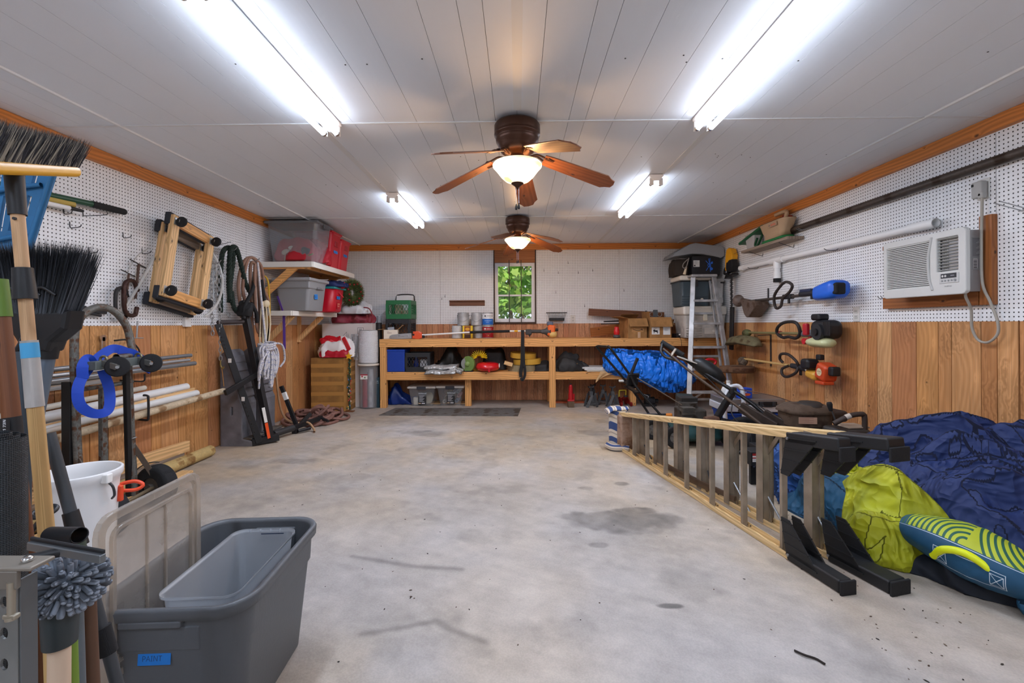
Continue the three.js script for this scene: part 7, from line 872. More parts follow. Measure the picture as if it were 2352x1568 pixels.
// ---------------------------------------------------------------- ropes, chains, ramps and tow bars
function braid(pts, r, cols, n, closed = false) {   // three strands twisted round a path
  const c = curve(pts, closed), N = Math.round(n), out = [];
  for (let s = 0; s < 3; s++) { const q = []; for (let i = 0; i <= N; i++) { const t = i / N, p = c.getPoint(t), d = c.getTangent(t), u = Math.abs(d.y) > 0.95 ? V(1, 0, 0) : V(0, 1, 0), a = V().crossVectors(d, u).normalize(), b = V().crossVectors(d, a), w = i * 0.8 + s * 2.094; q.push(p.clone().add(a.multiplyScalar(Math.cos(w) * r * 0.5)).add(b.multiplyScalar(Math.sin(w) * r * 0.5))); } out.push(new THREE.TubeGeometry(new THREE.CatmullRomCurve3(q), N * 2, r * 0.58, 6, false)); }
  return out;
}
{
  const X = -2.83;
  const gr = thing('green_rope', 'thick dark green braided rope looped over a pegboard hook', 'rope', [0, 0, 0]), gm = M('#16281f', 0.75, 0, { bump: 'fine' });
  mesh('strand', braid([[X, 1.3, -4.3], [X, 1.6, -4.3], [X, 1.86, -4.33], [X + 0.02, 1.93, -4.4], [X + 0.03, 1.86, -4.45], [X + 0.02, 1.6, -4.42], [X + 0.02, 1.4, -4.4]], 0.022, 0, 130), gm, gr); mesh('strand', braid([[X + 0.03, 1.42, -4.39], [X + 0.03, 1.6, -4.38], [X + 0.05, 1.88, -4.37], [X + 0.06, 1.94, -4.43], [X + 0.06, 1.84, -4.5], [X + 0.06, 1.6, -4.6], [X + 0.07, 1.44, -4.72], [X + 0.07, 1.33, -4.66], [X + 0.06, 1.29, -4.52], [X + 0.04, 1.35, -4.44], [X + 0.03, 1.5, -4.42]], 0.022, 0, 190), gm, gr); mesh('steel_eye', tor(0.02, 0.004, X + 0.03, 1.27, -4.38, 0, PI / 2, 0), mSteel, gr);
  one('rope_hook', 'steel pegboard hook carrying the green rope', 'hook', tube([[WL + 0.004, 1.92, -4.4], [X + 0.05, 1.9, -4.4], [X + 0.1, 1.93, -4.4]], 0.004, 14, 6), mSteel);
  // chain
  const ch = thing('steel_chain', 'long steel chain hanging from a pegboard hook', 'chain', [0, 0, 0]);
  const link = (p, tw, tilt = 0) => { const g = tube([[0, 0.024, 0], [0.011, 0.014, 0], [0.011, -0.014, 0], [0, -0.024, 0], [-0.011, -0.014, 0], [-0.011, 0.014, 0]], 0.0036, 30, 6, true); g.rotateY(tw).rotateX(tilt); return g.translate(p[0], p[1], p[2]); };
  const hang = (x, z, y0, y1, z1 = z) => { let i = 0; for (let y = y0; y > y1; y -= 0.038) { const f = (y0 - y) / (y0 - y1); mesh('link', link([x, y, lerp(z, z1, f)], i++ % 2 ? 0.2 : 1.77), mSteel, ch); } };
  hang(X + 0.03, -4.12, 1.75, 1.1, -4.14); hang(X + 0.05, -4.2, 1.74, 0.86, -4.22); hang(X + 0.03, -4.17, 1.72, 1.42, -4.19); mesh('grab_hook', tube([[X + 0.05, 0.85, -4.22], [X + 0.05, 0.8, -4.22], [X + 0.07, 0.77, -4.22], [X + 0.08, 0.79, -4.22]], 0.007, 20, 8), M('#8c7a4a', 0.45, 0.7), ch); mesh('tag_cord', tube([[X + 0.05, 0.8, -4.23], [X + 0.05, 0.7, -4.25], [X + 0.06, 0.6, -4.25]], 0.003, 12, 5), M('#c48a3c', 0.8), ch);
  one('rope_hook', 'steel pegboard hook carrying the chain', 'hook', tube([[WL + 0.004, 1.76, -4.16], [X + 0.06, 1.745, -4.16], [X + 0.1, 1.775, -4.16]], 0.004, 14, 6), mSteel);
  // clear vinyl hose looping behind the dolly
  one('clear_hose', 'clear vinyl hose looping around the wall dollies', 'hose', tube([[WL + 0.03, 1.25, -3.28], [WL + 0.04, 1.36, -3.34], [WL + 0.05, 1.52, -3.44], [WL + 0.05, 1.75, -3.58], [WL + 0.06, 1.92, -3.66], [WL + 0.06, 1.97, -3.85], [WL + 0.08, 1.92, -4.08], [WL + 0.12, 1.78, -4.2], [WL + 0.16, 1.6, -4.22], [WL + 0.2, 1.42, -4.12], [WL + 0.22, 1.3, -3.98], [WL + 0.24, 1.25, -3.86]], 0.011, 140, 10), new THREE.MeshPhysicalMaterial({ color: '#e9e9e6', transmission: 0.5, roughness: 0.2, thickness: 0 }));
  one('thin_hose', 'thin grey line strung on hooks left of the dollies', 'line', tube([[WL + 0.01, 1.3, -3.3], [WL + 0.03, 1.5, -3.3], [WL + 0.03, 1.7, -3.42], [WL + 0.04, 1.78, -3.52]], 0.003, 40, 5), M('#b5b5b2', 0.5));
  // hanging tan hose and rope bundle
  const X2 = -2.8, tn = M('#a77e68', 0.7, 0, { tex: 'mottle' });
  const hs = thing('tan_rope', 'tan round rope bundle hung in loops beside the shelves', 'rope', [0, 0, 0.17]);
  for (const p of [[[X2, 1.25, -4.75], [X2, 1.6, -4.7], [X2 + 0.03, 1.82, -4.75], [X2 + 0.06, 1.87, -4.85], [X2 + 0.07, 1.8, -4.98], [X2 + 0.07, 1.62, -5.02], [X2 + 0.08, 1.58, -4.94], [X2 + 0.08, 1.7, -4.88]], [[X2 + 0.03, 1.3, -4.82], [X2 + 0.02, 1.55, -4.74], [X2 + 0.05, 1.84, -4.78], [X2 + 0.08, 1.83, -4.88], [X2 + 0.09, 1.6, -4.95], [X2 + 0.1, 1.45, -5.06], [X2 + 0.1, 1.37, -5.02], [X2 + 0.1, 1.42, -4.93], [X2 + 0.09, 1.55, -4.9]], [[X2 + 0.05, 1.0, -4.86], [X2 + 0.05, 1.35, -4.84], [X2 + 0.06, 1.7, -4.8], [X2 + 0.08, 1.82, -4.8], [X2 + 0.1, 1.72, -4.86], [X2 + 0.1, 1.3, -4.9], [X2 + 0.09, 1.05, -4.92]], [[X2 + 0.1, 1.25, -4.83], [X2 + 0.11, 1.5, -4.8], [X2 + 0.1, 1.8, -4.82], [X2 + 0.12, 1.5, -4.86], [X2 + 0.13, 1.15, -4.9], [X2 + 0.12, 1.1, -4.84], [X2 + 0.1, 1.25, -4.82]]]) mesh('strand', tube(p, 0.016, 90, 8), tn, hs);
  const ct = thing('cream_rope', 'cream cotton cord hanks hanging below the tan rope', 'rope', [0, 0, 0.12]), cm = M('#d8c6a4', 0.8); for (let i = 0; i < 9; i++) { const z = -4.95 + i * 0.016, x = X2 + 0.13 + 0.01 * (i % 3); mesh('strand', tube([[x, 1.42, z], [x + 0.01, 1.2, z - 0.03 + i * 0.004], [x + 0.01, 0.98, z + 0.02], [x, 0.9 + 0.02 * (i % 4), z + 0.05], [x, 1.05, z + 0.06], [x - 0.01, 1.35, z + 0.02]], 0.007, 50, 6), cm, ct); } mesh('knot', sph(0.04, X2 + 0.14, 1.4, -4.9, 0.8, 1, 1.1), cm, ct);
  one('purple_strap', 'purple webbing strap hanging beside the lower shelf', 'strap', [rbar([X2 + 0.1, 1.5, -5.08], [X2 + 0.13, 1.3, -5.16], 0.03, 0.005), rbar([X2 + 0.13, 1.3, -5.16], [X2 + 0.13, 0.9, -5.17], 0.03, 0.005)], M('#5d3a9c', 0.7));
  one('yellow_cord', 'yellow cord hanging behind the tan rope', 'cord', tube([[WL + 0.004, 1.72, -4.98], [X2 + 0.02, 1.7, -5.0], [X2 + 0.03, 1.5, -5.04], [X2 + 0.03, 1.2, -5.05]], 0.01, 24, 6), M('#c79a26', 0.7));
  const hr = thing('harness_strap', 'black webbing straps hanging with the tan rope', 'strap', [0, 0, 0.15]); for (const p of [[[X2 + 0.08, 1.72, -4.82], [X2 + 0.1, 1.55, -4.76], [X2 + 0.1, 1.36, -4.62], [X2 + 0.1, 1.24, -4.6]], [[X2 + 0.1, 1.4, -4.72], [X2 + 0.12, 1.3, -4.78], [X2 + 0.12, 1.2, -4.8]], [[X2 + 0.12, 1.65, -4.88], [X2 + 0.13, 1.3, -4.94], [X2 + 0.13, 0.95, -4.98]]]) mesh('webbing', tube(p, 0.02, 30, 6).scale(1, 1, 1), M('#1c1b1c', 0.85, 0, { bump: 'weave' }), hr); mesh('pouch', softHeap(circ(0, 0, 0.08, 8), 0.14, { n: 40, m: 16, fold: 0.02 }).translate(X2 + 0.08, 1.26, -4.66), M('#171617', 0.8), hr);
  const wr = thing('white_blue_rope', 'white and blue flecked rope hank hanging over the tow bar', 'rope', [0.02, 0, 0.2]);
  const fl = dtex(64, 64, (u, v) => { const q = ((u * 4 + v * 4) % 1 + 1) % 1, k = hash(Math.floor(u * 8), Math.floor(v * 8)); return k > 0.82 ? [0.22, 0.3, 0.55] : q < 0.18 ? [0.5, 0.48, 0.5] : [0.86, 0.84, 0.83]; }), fm = new THREE.MeshStandardMaterial({ map: rep(fl, 20, 20), roughness: 0.85 });
  for (let i = 0; i < 16; i++) { const z = -4.72 - i * 0.02, x = X2 + 0.2 + 0.03 * Math.sin(i * 2.1), dz = 0.05 * Math.sin(i * 1.7), b = i % 5 === 2 ? 0.58 : 0.66 + 0.04 * (i % 3); mesh('strand', tube([[x - 0.03, 0.98, -4.86], [x, 0.93, z + dz * 0.3], [x + 0.02, 0.8, z + dz], [x + 0.02, b, z + dz * 1.4 + 0.04], [x + 0.03, b - 0.02, z + dz + 0.08], [x + 0.03, 0.8, z + dz + 0.05], [x, 0.95, -4.87]], 0.011, 60, 7), fm, wr); }
  for (let i = 0; i < 3; i++) mesh('wrap', tor(0.075, 0.013, X2 + 0.19, 0.98 - i * 0.022, -4.86, PI / 2 + 0.2, 0, 0), fm, wr); mesh('loop', tube([[X2 + 0.2, 0.98, -4.9], [X2 + 0.22, 0.96, -5.1], [X2 + 0.22, 0.8, -5.16], [X2 + 0.2, 0.72, -5.1]], 0.011, 40, 7), fm, wr); mesh('hang_cord', tube([[X2 + 0.1, 1.82, -4.86], [X2 + 0.13, 1.5, -4.86], [X2 + 0.18, 1.0, -4.86]], 0.011, 40, 7), fm, wr);
  one('rope_hook', 'long steel hook carrying the tan and cream ropes', 'hook', tube([[WL + 0.004, 1.86, -4.66], [X2 + 0.08, 1.83, -4.66], [X2 + 0.14, 1.86, -4.66]], 0.005, 14, 6), mSteel);
  // plastic car ramps
  const rp = M('#807f85', 0.6, 0, { tex: 'mottle', bump: 'fine' });
  const ramp = (lab, x, z, ry) => { const t = thing('car_ramp', lab, 'ramp', [x, 0, z], ry); mesh('body', ext([[0, 0], [0.3, 0], [0.31, 0.035], [0.2, 0.06], [0.195, 0.12], [0.2, 0.4], [0.17, 0.46], [0.075, 0.9], [0.05, 0.92], [0, 0.88]], 0.24, 0.012, 0, 0, 0, 0, 0, 0, [rrect(0.035, 0.1, 0.008, 0.105, 0.34)]), rp, t); mesh('web_plate', box(0.17, 0.36, 0.05, 0.09, 0.2, 0), M('#3f3e44', 0.7), t); mesh('tread_shelf', rbox(0.1, 0.02, 0.22, 0.006, 0.245, 0.068, 0), M('#6b645c', 0.7, 0, { tex: 'dirt' }), t); for (let i = 0; i < 5; i++) mesh('tread_rib', rbox(0.012, 0.07, 0.2, 0.004, 0.19 - i * 0.022, 0.5 + i * 0.085, 0, 0, 0, 0.21), rp, t); return t; };
  ramp('grey plastic car ramp standing on end, nearer the lumber', -2.885, -4.5, 0); ramp('grey plastic car ramp standing on end, behind the tow bars', -2.885, -4.86, -0.05);
  // tow bar
  const tb = thing('tow_bar', 'black steel tow bar with orange reflector leaning on the ramps', 'tow bar', [0, 0, 0]);
  mesh('arm', rbar([-2.8, 1.19, -4.22], [-2.535, 0.03, -4.42], 0.05, 0.06, 0.004), mBlack, tb); mesh('arm', rbar([-2.78, 1.42, -4.56], [-2.47, 0.04, -4.5], 0.05, 0.065, 0.004), mBlack, tb); mesh('cross_arm', rbar([-2.66, 0.56, -4.1], [-2.58, 0.7, -4.5], 0.03, 0.05, 0.003), M('#2a2a2c', 0.5, 0.4), tb); mesh('cross_grip', rod([-2.8, 1.2, -4.22], [-2.74, 1.21, -4.5], 0.022), M('#3a3130', 0.7), tb); mesh('coupler', rbar([-2.6, 0.035, -4.4], [-2.42, 0.05, -4.56], 0.07, 0.065, 0.004), mBlack, tb);
  mesh('reflector', rbar([-2.487, 0.21, -4.462], [-2.455, 0.06, -4.456], 0.046, 0.004), M('#e0501e', 0.4), tb); mesh('reflector', rbar([-2.52, 0.36, -4.468], [-2.488, 0.215, -4.462], 0.046, 0.004), M('#d8d4cc', 0.4), tb); for (const k of [0.3, 0.62]) { const p = V(-2.8, 1.19, -4.22).lerp(V(-2.535, 0.03, -4.42), k); mesh('sticker', rbox(0.03, 0.04, 0.004, 0.001, p.x + 0.01, p.y, p.z + 0.034), mWhite, tb); }
  for (let i = 0; i < 14; i++) { const p = V(-2.8, 1.19, -4.22).lerp(V(-2.535, 0.03, -4.42), i < 6 ? 0.05 + i * 0.03 : 0.66 + (i - 6) * 0.035); mesh('bolt_hole', cyl(0.006, 0.003, p.x + 0.008, p.y, p.z + 0.031, PI / 2, 0, 0, 8), mSteelDk, tb); }
  const fa = thing('towing_link', 'black folded tow arm lying on the floor toward the rope heap', 'tow arm', [0, 0, 0]); mesh('sleeve', rod([-2.5, 0.06, -4.62], [-2.42, 0.07, -4.86], 0.034), M('#2b2a2b', 0.6), fa); mesh('bar', rbar([-2.42, 0.07, -4.86], [-2.3, 0.09, -5.3], 0.03, 0.05, 0.003), mBlack, fa); mesh('pin', [rod([-2.38, 0.03, -4.88], [-2.3, 0.035, -5.0], 0.018), rod([-2.34, 0.1, -5.3], [-2.2, 0.06, -5.24], 0.016)], mBlack, fa); mesh('tilt_bar', rbar([-2.62, 0.5, -5.0], [-2.45, 0.06, -5.0], 0.03, 0.04, 0.003), mBlack, fa); mesh('white_band', rbar([-2.59, 0.43, -4.998], [-2.56, 0.35, -4.998], 0.033, 0.043), mWhite, fa); mesh('elbow', rbar([-2.46, 0.03, -5.0], [-2.34, 0.18, -5.1], 0.03, 0.04, 0.003), mBlack, fa); mesh('clevis', rbox(0.05, 0.06, 0.05, 0.006, -2.42, 0.03, -4.9), mBlack, fa);
  one('tan_strap', 'tan flat strap trailing from the wall to the floor', 'strap', tube([[-2.72, 0.95, -5.04], [-2.68, 0.5, -5.03], [-2.62, 0.2, -5.02], [-2.5, 0.09, -5.02], [-2.35, 0.09, -5.04], [-2.25, 0.03, -4.98], [-2.22, 0.012, -4.92]], 0.012, 60, 6), M('#b58d68', 0.8));
  // rope heap on the floor
  const rh = thing('rope_heap', 'heap of thick faded red rope on the floor', 'rope', [-2.48, 0, -5.55]), rm = M('#9c6f62', 0.75, 0, { tex: 'mottle', bump: 'fine' });
  for (let k = 0; k < 17; k++) { const r0 = rnd(0.12, 0.36), ph = rnd(0, 6.28), y0 = 0.02 + 0.17 * (1 - r0 / 0.4) * rnd(0.4, 1), p = []; for (let i = 0; i <= 9; i++) { const q = ph + i * 0.62, rr = r0 * (0.8 + 0.35 * Math.sin(i * 1.1 + k)); p.push([rr * Math.cos(q) * 0.85 + 0.04 * Math.sin(k), Math.max(0.018, y0 + 0.05 * Math.sin(i * 1.3 + k * 2)), rr * Math.sin(q) * 1.05]); } mesh('strand', tube(p, 0.018, 70, 8), rm, rh); }
  mesh('binding', tube(Array.from({ length: 14 }, (_, i) => [0.1 + 0.1 * Math.cos(i * 0.7), 0.13 + 0.07 * Math.sin(i * 0.9), 0.12 + 0.08 * Math.sin(i * 0.7)]), 0.018, 90, 8), rm, rh);
}
// ---------------------------------------------------------------- left wall: dollies, clamps, hooks, pipes, lumber
{
  const dolly = (lab, x, mat, dz) => {
    const t = thing('furniture_dolly', lab, 'dolly', [x, 1.66, -3.73 + dz]), w = 0.21, h = 0.33;      // local: frame in the yz plane, casters toward +x
    for (const s of [-1, 1]) { mesh('side_rail', rbox(0.038, h * 2, 0.075, 0.004, 0, 0, s * w), mPineLt, t, { ax: 'y' }); mesh('end_rail', rbox(0.038, 0.075, w * 2 - 0.02, 0.004, -0.002, s * (h - 0.04), 0), mat, t, { ax: 'z' }); mesh('carpet_pad', rbox(0.046, 0.1, w * 2 + 0.09, 0.008, -0.03, s * (h - 0.03), 0), M('#34363c', 0.95, 0, { bump: 'weave' }), t); }
    for (const sy of [-1, 1]) for (const sz of [-1, 1]) { const c = mesh('caster', lathe([[0, -0.014], [0.036, -0.014], [0.042, -0.007], [0.042, 0.007], [0.036, 0.014], [0, 0.014]], 22, 0.072, sy * (h - 0.05) - 0.01, sz * (w - 0.0) + 0.02, PI / 2, 0.5, 0), mBlackRough, t); mesh('fork', [rbar([0.02, sy * (h - 0.05), sz * w], [0.072, sy * (h - 0.05) - 0.01, sz * w + 0.02], 0.034, 0.03, 0.004)], M('#a5a39d', 0.4, 0.7), c); mesh('mount_plate', rbox(0.006, 0.06, 0.06, 0.002, 0.021, sy * (h - 0.05), sz * w), mSteel, c); }
    return t;
  };
  const d1 = dolly('front furniture dolly with pine rails hanging on the left wall', -2.72, mPine, -0.0), d2 = dolly('rear furniture dolly hanging flat against the left wall', -2.845, mGreyWood, -0.06); d1.rotation.x = d2.rotation.x = -0.2; d1.position.y = 1.68; d2.position.y = 1.635;
  one('dolly_hook', 'long steel hook jutting past the dollies', 'hook', tube([[WL + 0.004, 1.93, -3.95], [-2.7, 1.9, -4.05], [-2.6, 1.93, -4.1]], 0.004, 16, 6), mSteel);
  const cl = (lab, z, y, s, mat, rot) => { const t = thing('c_clamp', lab, 'clamp', [WL + 0.05, y, z], rot); mesh('frame', tube([[0, 0.06 * s, -0.08 * s], [0, 0.13 * s, -0.03 * s], [0, 0.13 * s, 0.05 * s], [0, 0.08 * s, 0.1 * s], [0, -0.08 * s, 0.1 * s], [0, -0.13 * s, 0.05 * s], [0, -0.13 * s, -0.04 * s], [0, -0.07 * s, -0.07 * s]].map(p => p), 0.016 * s, 60, 8), mat, t); mesh('screw', rod([0, 0.28 * s, -0.1 * s], [0, -0.0 * s, -0.05 * s], 0.009 * s), M('#5a4238', 0.6, 0.5), t); mesh('cross_bar', rod([0, 0.26 * s, -0.2 * s], [0, 0.3 * s, 0.02 * s], 0.005 * s), mSteelDk, t); return t; };
  cl('big rusty C clamp on the left pegboard', -3.35, 1.38, 0.95, M('#5a3a30', 0.55, 0.4, { tex: 'rust' }), 0.25); cl('dark C clamp behind the rusty one', -3.27, 1.34, 0.8, M('#2c2a2a', 0.55, 0.4), 0.25);
  one('clamp_screw', 'thin clamp screw with cross bar below the pegboard edge', 'clamp', [rod([WL + 0.05, 1.21, -3.4], [WL + 0.05, 1.08, -3.39], 0.006), rod([WL + 0.05, 1.085, -3.3], [WL + 0.05, 1.08, -3.45], 0.004)], mSteel);
  one('locking_pliers', 'black locking pliers hung on the left pegboard', 'pliers', [rbar([WL + 0.03, 1.285, -2.96], [WL + 0.03, 1.27, -3.16], 0.02, 0.03, 0.006), rbar([WL + 0.03, 1.27, -2.99], [WL + 0.03, 1.245, -3.12], 0.018, 0.02, 0.006), rbox(0.03, 0.05, 0.05, 0.008, WL + 0.03, 1.285, -2.98)], mBlack);
  one('adjustable_wrench', 'chrome wrench hanging on the panelling', 'wrench', [rbox(0.01, 0.14, 0.028, 0.004, WL + 0.02, 1.03, -3.147), cyl(0.022, 0.01, WL + 0.02, 1.09, -3.147, 0, 0, PI / 2), rbox(0.012, 0.05, 0.045, 0.006, WL + 0.02, 0.95, -3.147)], mChrome);
  one('switch_box', 'small white switch box at the pegboard lower edge', 'switch box', rbox(0.03, 0.085, 0.075, 0.006, WL + 0.016, 1.205, -3.96), mWhite);
  one('bungee_cord', 'black bungee cord arching beside the hand truck', 'cord', tube([[WL + 0.05, 1.07, -3.2], [WL + 0.08, 1.07, -3.28], [WL + 0.09, 1.0, -3.36], [WL + 0.08, 0.9, -3.38]], 0.006, 24, 6), mBlack);
  const hk = (lab, y, z, L) => one('peg_hook', lab, 'hook', tube([[WL + 0.003, y + 0.035, z], [WL + 0.006, y, z], [WL + 0.02, y - 0.006, z], [WL + L, y + 0.004, z - 0.02], [WL + L + 0.01, y + 0.02, z - 0.02]], 0.0028, 24, 6), mSteelDk);
  hk('long grey peg hook under the green lopper handle', 1.92, -3.02, 0.14); hk('double bend peg hook beside the blue rake', 1.9, -2.89, 0.03); hk('short L shaped peg hook beside the blue rake', 1.82, -2.93, 0.05); hk('short L shaped peg hook at mid height of the left pegboard', 1.675, -3.06, 0.04); hk('small peg hook between the rake and the dollies', 1.83, -3.33, 0.04); hk('peg hook with thin line left of the dollies', 1.74, -3.5, 0.05); hk('peg hook just below the rear dolly', 1.45, -3.55, 0.06);
  one('wire_strand', 'loose thin wire hanging on the left pegboard', 'wire', tube([[WL + 0.01, 1.65, -2.96], [WL + 0.02, 1.55, -2.91], [WL + 0.01, 1.45, -2.87]], 0.002, 16, 5), mSteelDk);
  const lp = thing('lopper', 'green shafted lopper with black foam grip on the left pegboard', 'lopper', [0, 0, 0]); mesh('shaft', rod([WL + 0.06, 1.955, -2.45], [WL + 0.06, 1.993, -3.02], 0.02), M('#1c4a34', 0.4), lp); mesh('grip', rod([WL + 0.06, 1.993, -3.02], [WL + 0.06, 2.002, -3.27], 0.023), mBlackRough, lp); mesh('ferrule', rod([WL + 0.055, 1.95, -2.6], [WL + 0.055, 1.958, -2.9], 0.022), M('#b49a4a', 0.5), lp); mesh('cap', sph(0.023, WL + 0.06, 2.002, -3.27), mBlack, lp);
  const wp = thing('extension_pole', 'white pole with black tip below the lopper', 'pole', [0, 0, 0]); mesh('pole', rod([WL + 0.07, 1.91, -2.45], [WL + 0.07, 1.925, -2.86], 0.014), mWhite, wp); mesh('tip', rod([WL + 0.07, 1.925, -2.86], [WL + 0.07, 1.928, -2.95], 0.014, 0.01), mBlack, wp);
  // conduits and pipes on hooks
  for (const [k, [y, z0, z1, r, c, lab]] of [[0.905, -1.7, -3.93, 0.016, '#8f9194', 'grey steel conduit, topmost of the upper rack'], [0.87, -1.7, -3.86, 0.013, '#b9bbbd', 'thin bright conduit, second on the upper rack'], [0.84, -1.7, -3.88, 0.018, '#8a8c8e', 'grey plastic conduit with printing on the upper rack'], [0.828, -1.7, -3.55, 0.01, '#d8c6a4', 'thin wooden dowel on the upper rack'], [0.8, -1.7, -3.05, 0.024, '#b4b7ba', 'shiny steel tube, lowest on the upper rack']].entries()) one('conduit', lab, 'pipe', pipe([-2.85 + 0.035 * (k % 3), y, z0], [-2.85 + 0.035 * (k % 3), y + 0.01, z1], r, 0.003), k === 3 ? M(c, 0.7) : M(c, 0.35, 0.6));
  for (const [k, [x, y, z0, z1, r, c, lab]] of [[-2.86, 0.69, -1.7, -3.45, 0.018, '#c9c0b0', 'slim grey pipe at the back of the pipe rack'], [-2.84, 0.64, -1.7, -3.86, 0.032, '#e4e4e2', 'thick white plastic pipe on the pipe rack'], [-2.78, 0.58, -1.7, -3.9, 0.028, '#dfdfdc', 'white plastic pipe in front on the pipe rack'], [-2.86, 0.585, -1.7, -3.9, 0.022, '#d9d9d6', 'white plastic pipe beneath the thick one'], [-2.74, 0.56, -1.7, -2.72, 0.016, '#d8cfc2', 'short beige pipe end on the pipe rack']].entries()) one('plastic_pipe', lab, 'pipe', pipe([x, y - 0.03, z0], [x, y + 0.01, z1], r, 0.004), M(c, 0.4));
  one('wood_strip', 'thin pine strip resting between the white pipes', 'strip', rbar([-2.77, 0.55, -1.7], [-2.79, 0.625, -3.88], 0.022, 0.03, 0.002), mPineLt);
  one('wood_pole', 'long pale round wooden pole at the front of the pipe rack', 'pole', rod([-2.73, 0.47, -1.7], [-2.72, 0.57, -4.17], 0.027), M('#dcc7a6', 0.7, 0, { tex: 'dirt' }));
  for (const [k, z] of [-3.27, -2.2].entries()) one('rack_hook', ['black J hook holding the white pipes', 'black J hook near the tool corner'][k], 'hook', tube([[WL + 0.004, 0.505, z], [-2.8, 0.5, z], [-2.7, 0.49, z], [-2.685, 0.51, z], [-2.685, 0.65, z], [-2.695, 0.668, z], [-2.72, 0.67, z]], 0.008, 50, 8), mBlack);
  one('rack_hook', 'black hook holding the steel conduits', 'hook', tube([[WL + 0.004, 0.775, -3.3], [-2.8, 0.768, -3.3], [-2.74, 0.772, -3.3], [-2.735, 0.82, -3.3]], 0.006, 24, 6), mBlack); one('rack_hook', 'black hook holding the conduits behind the tools', 'hook', tube([[WL + 0.004, 0.765, -2.2], [-2.8, 0.76, -2.2], [-2.74, 0.765, -2.2], [-2.735, 0.82, -2.2]], 0.006, 24, 6), mBlack);
  // lumber on the floor
  one('pine_board', 'clean pine board on edge along the wall base', 'board', rbar([-2.86, 0.2, -1.9], [-2.86, 0.135, -3.9], 0.038, 0.09, 0.003), mPineLt, { ax: 'z' }); one('pine_board', 'weathered grey board under the clean pine board', 'board', rbar([-2.86, 0.075, -1.9], [-2.86, 0.075, -3.84], 0.036, 0.13, 0.003), mGreyWood, { ax: 'z' }); one('round_post', 'peeled round fence post lying along the wall', 'post', rod([-2.74, 0.055, -1.9], [-2.77, 0.05, -4.06], 0.053, 0.047, 20), M('#d6b878', 0.7, 0, { tex: 'dirt' }), { ax: 'z' }); one('pine_board', 'narrow pale board lying beside the round post', 'board', rbox(0.09, 0.02, 1.2, 0.003, -2.64, 0.011, -3.0), mPineLt, { ax: 'z' });
}
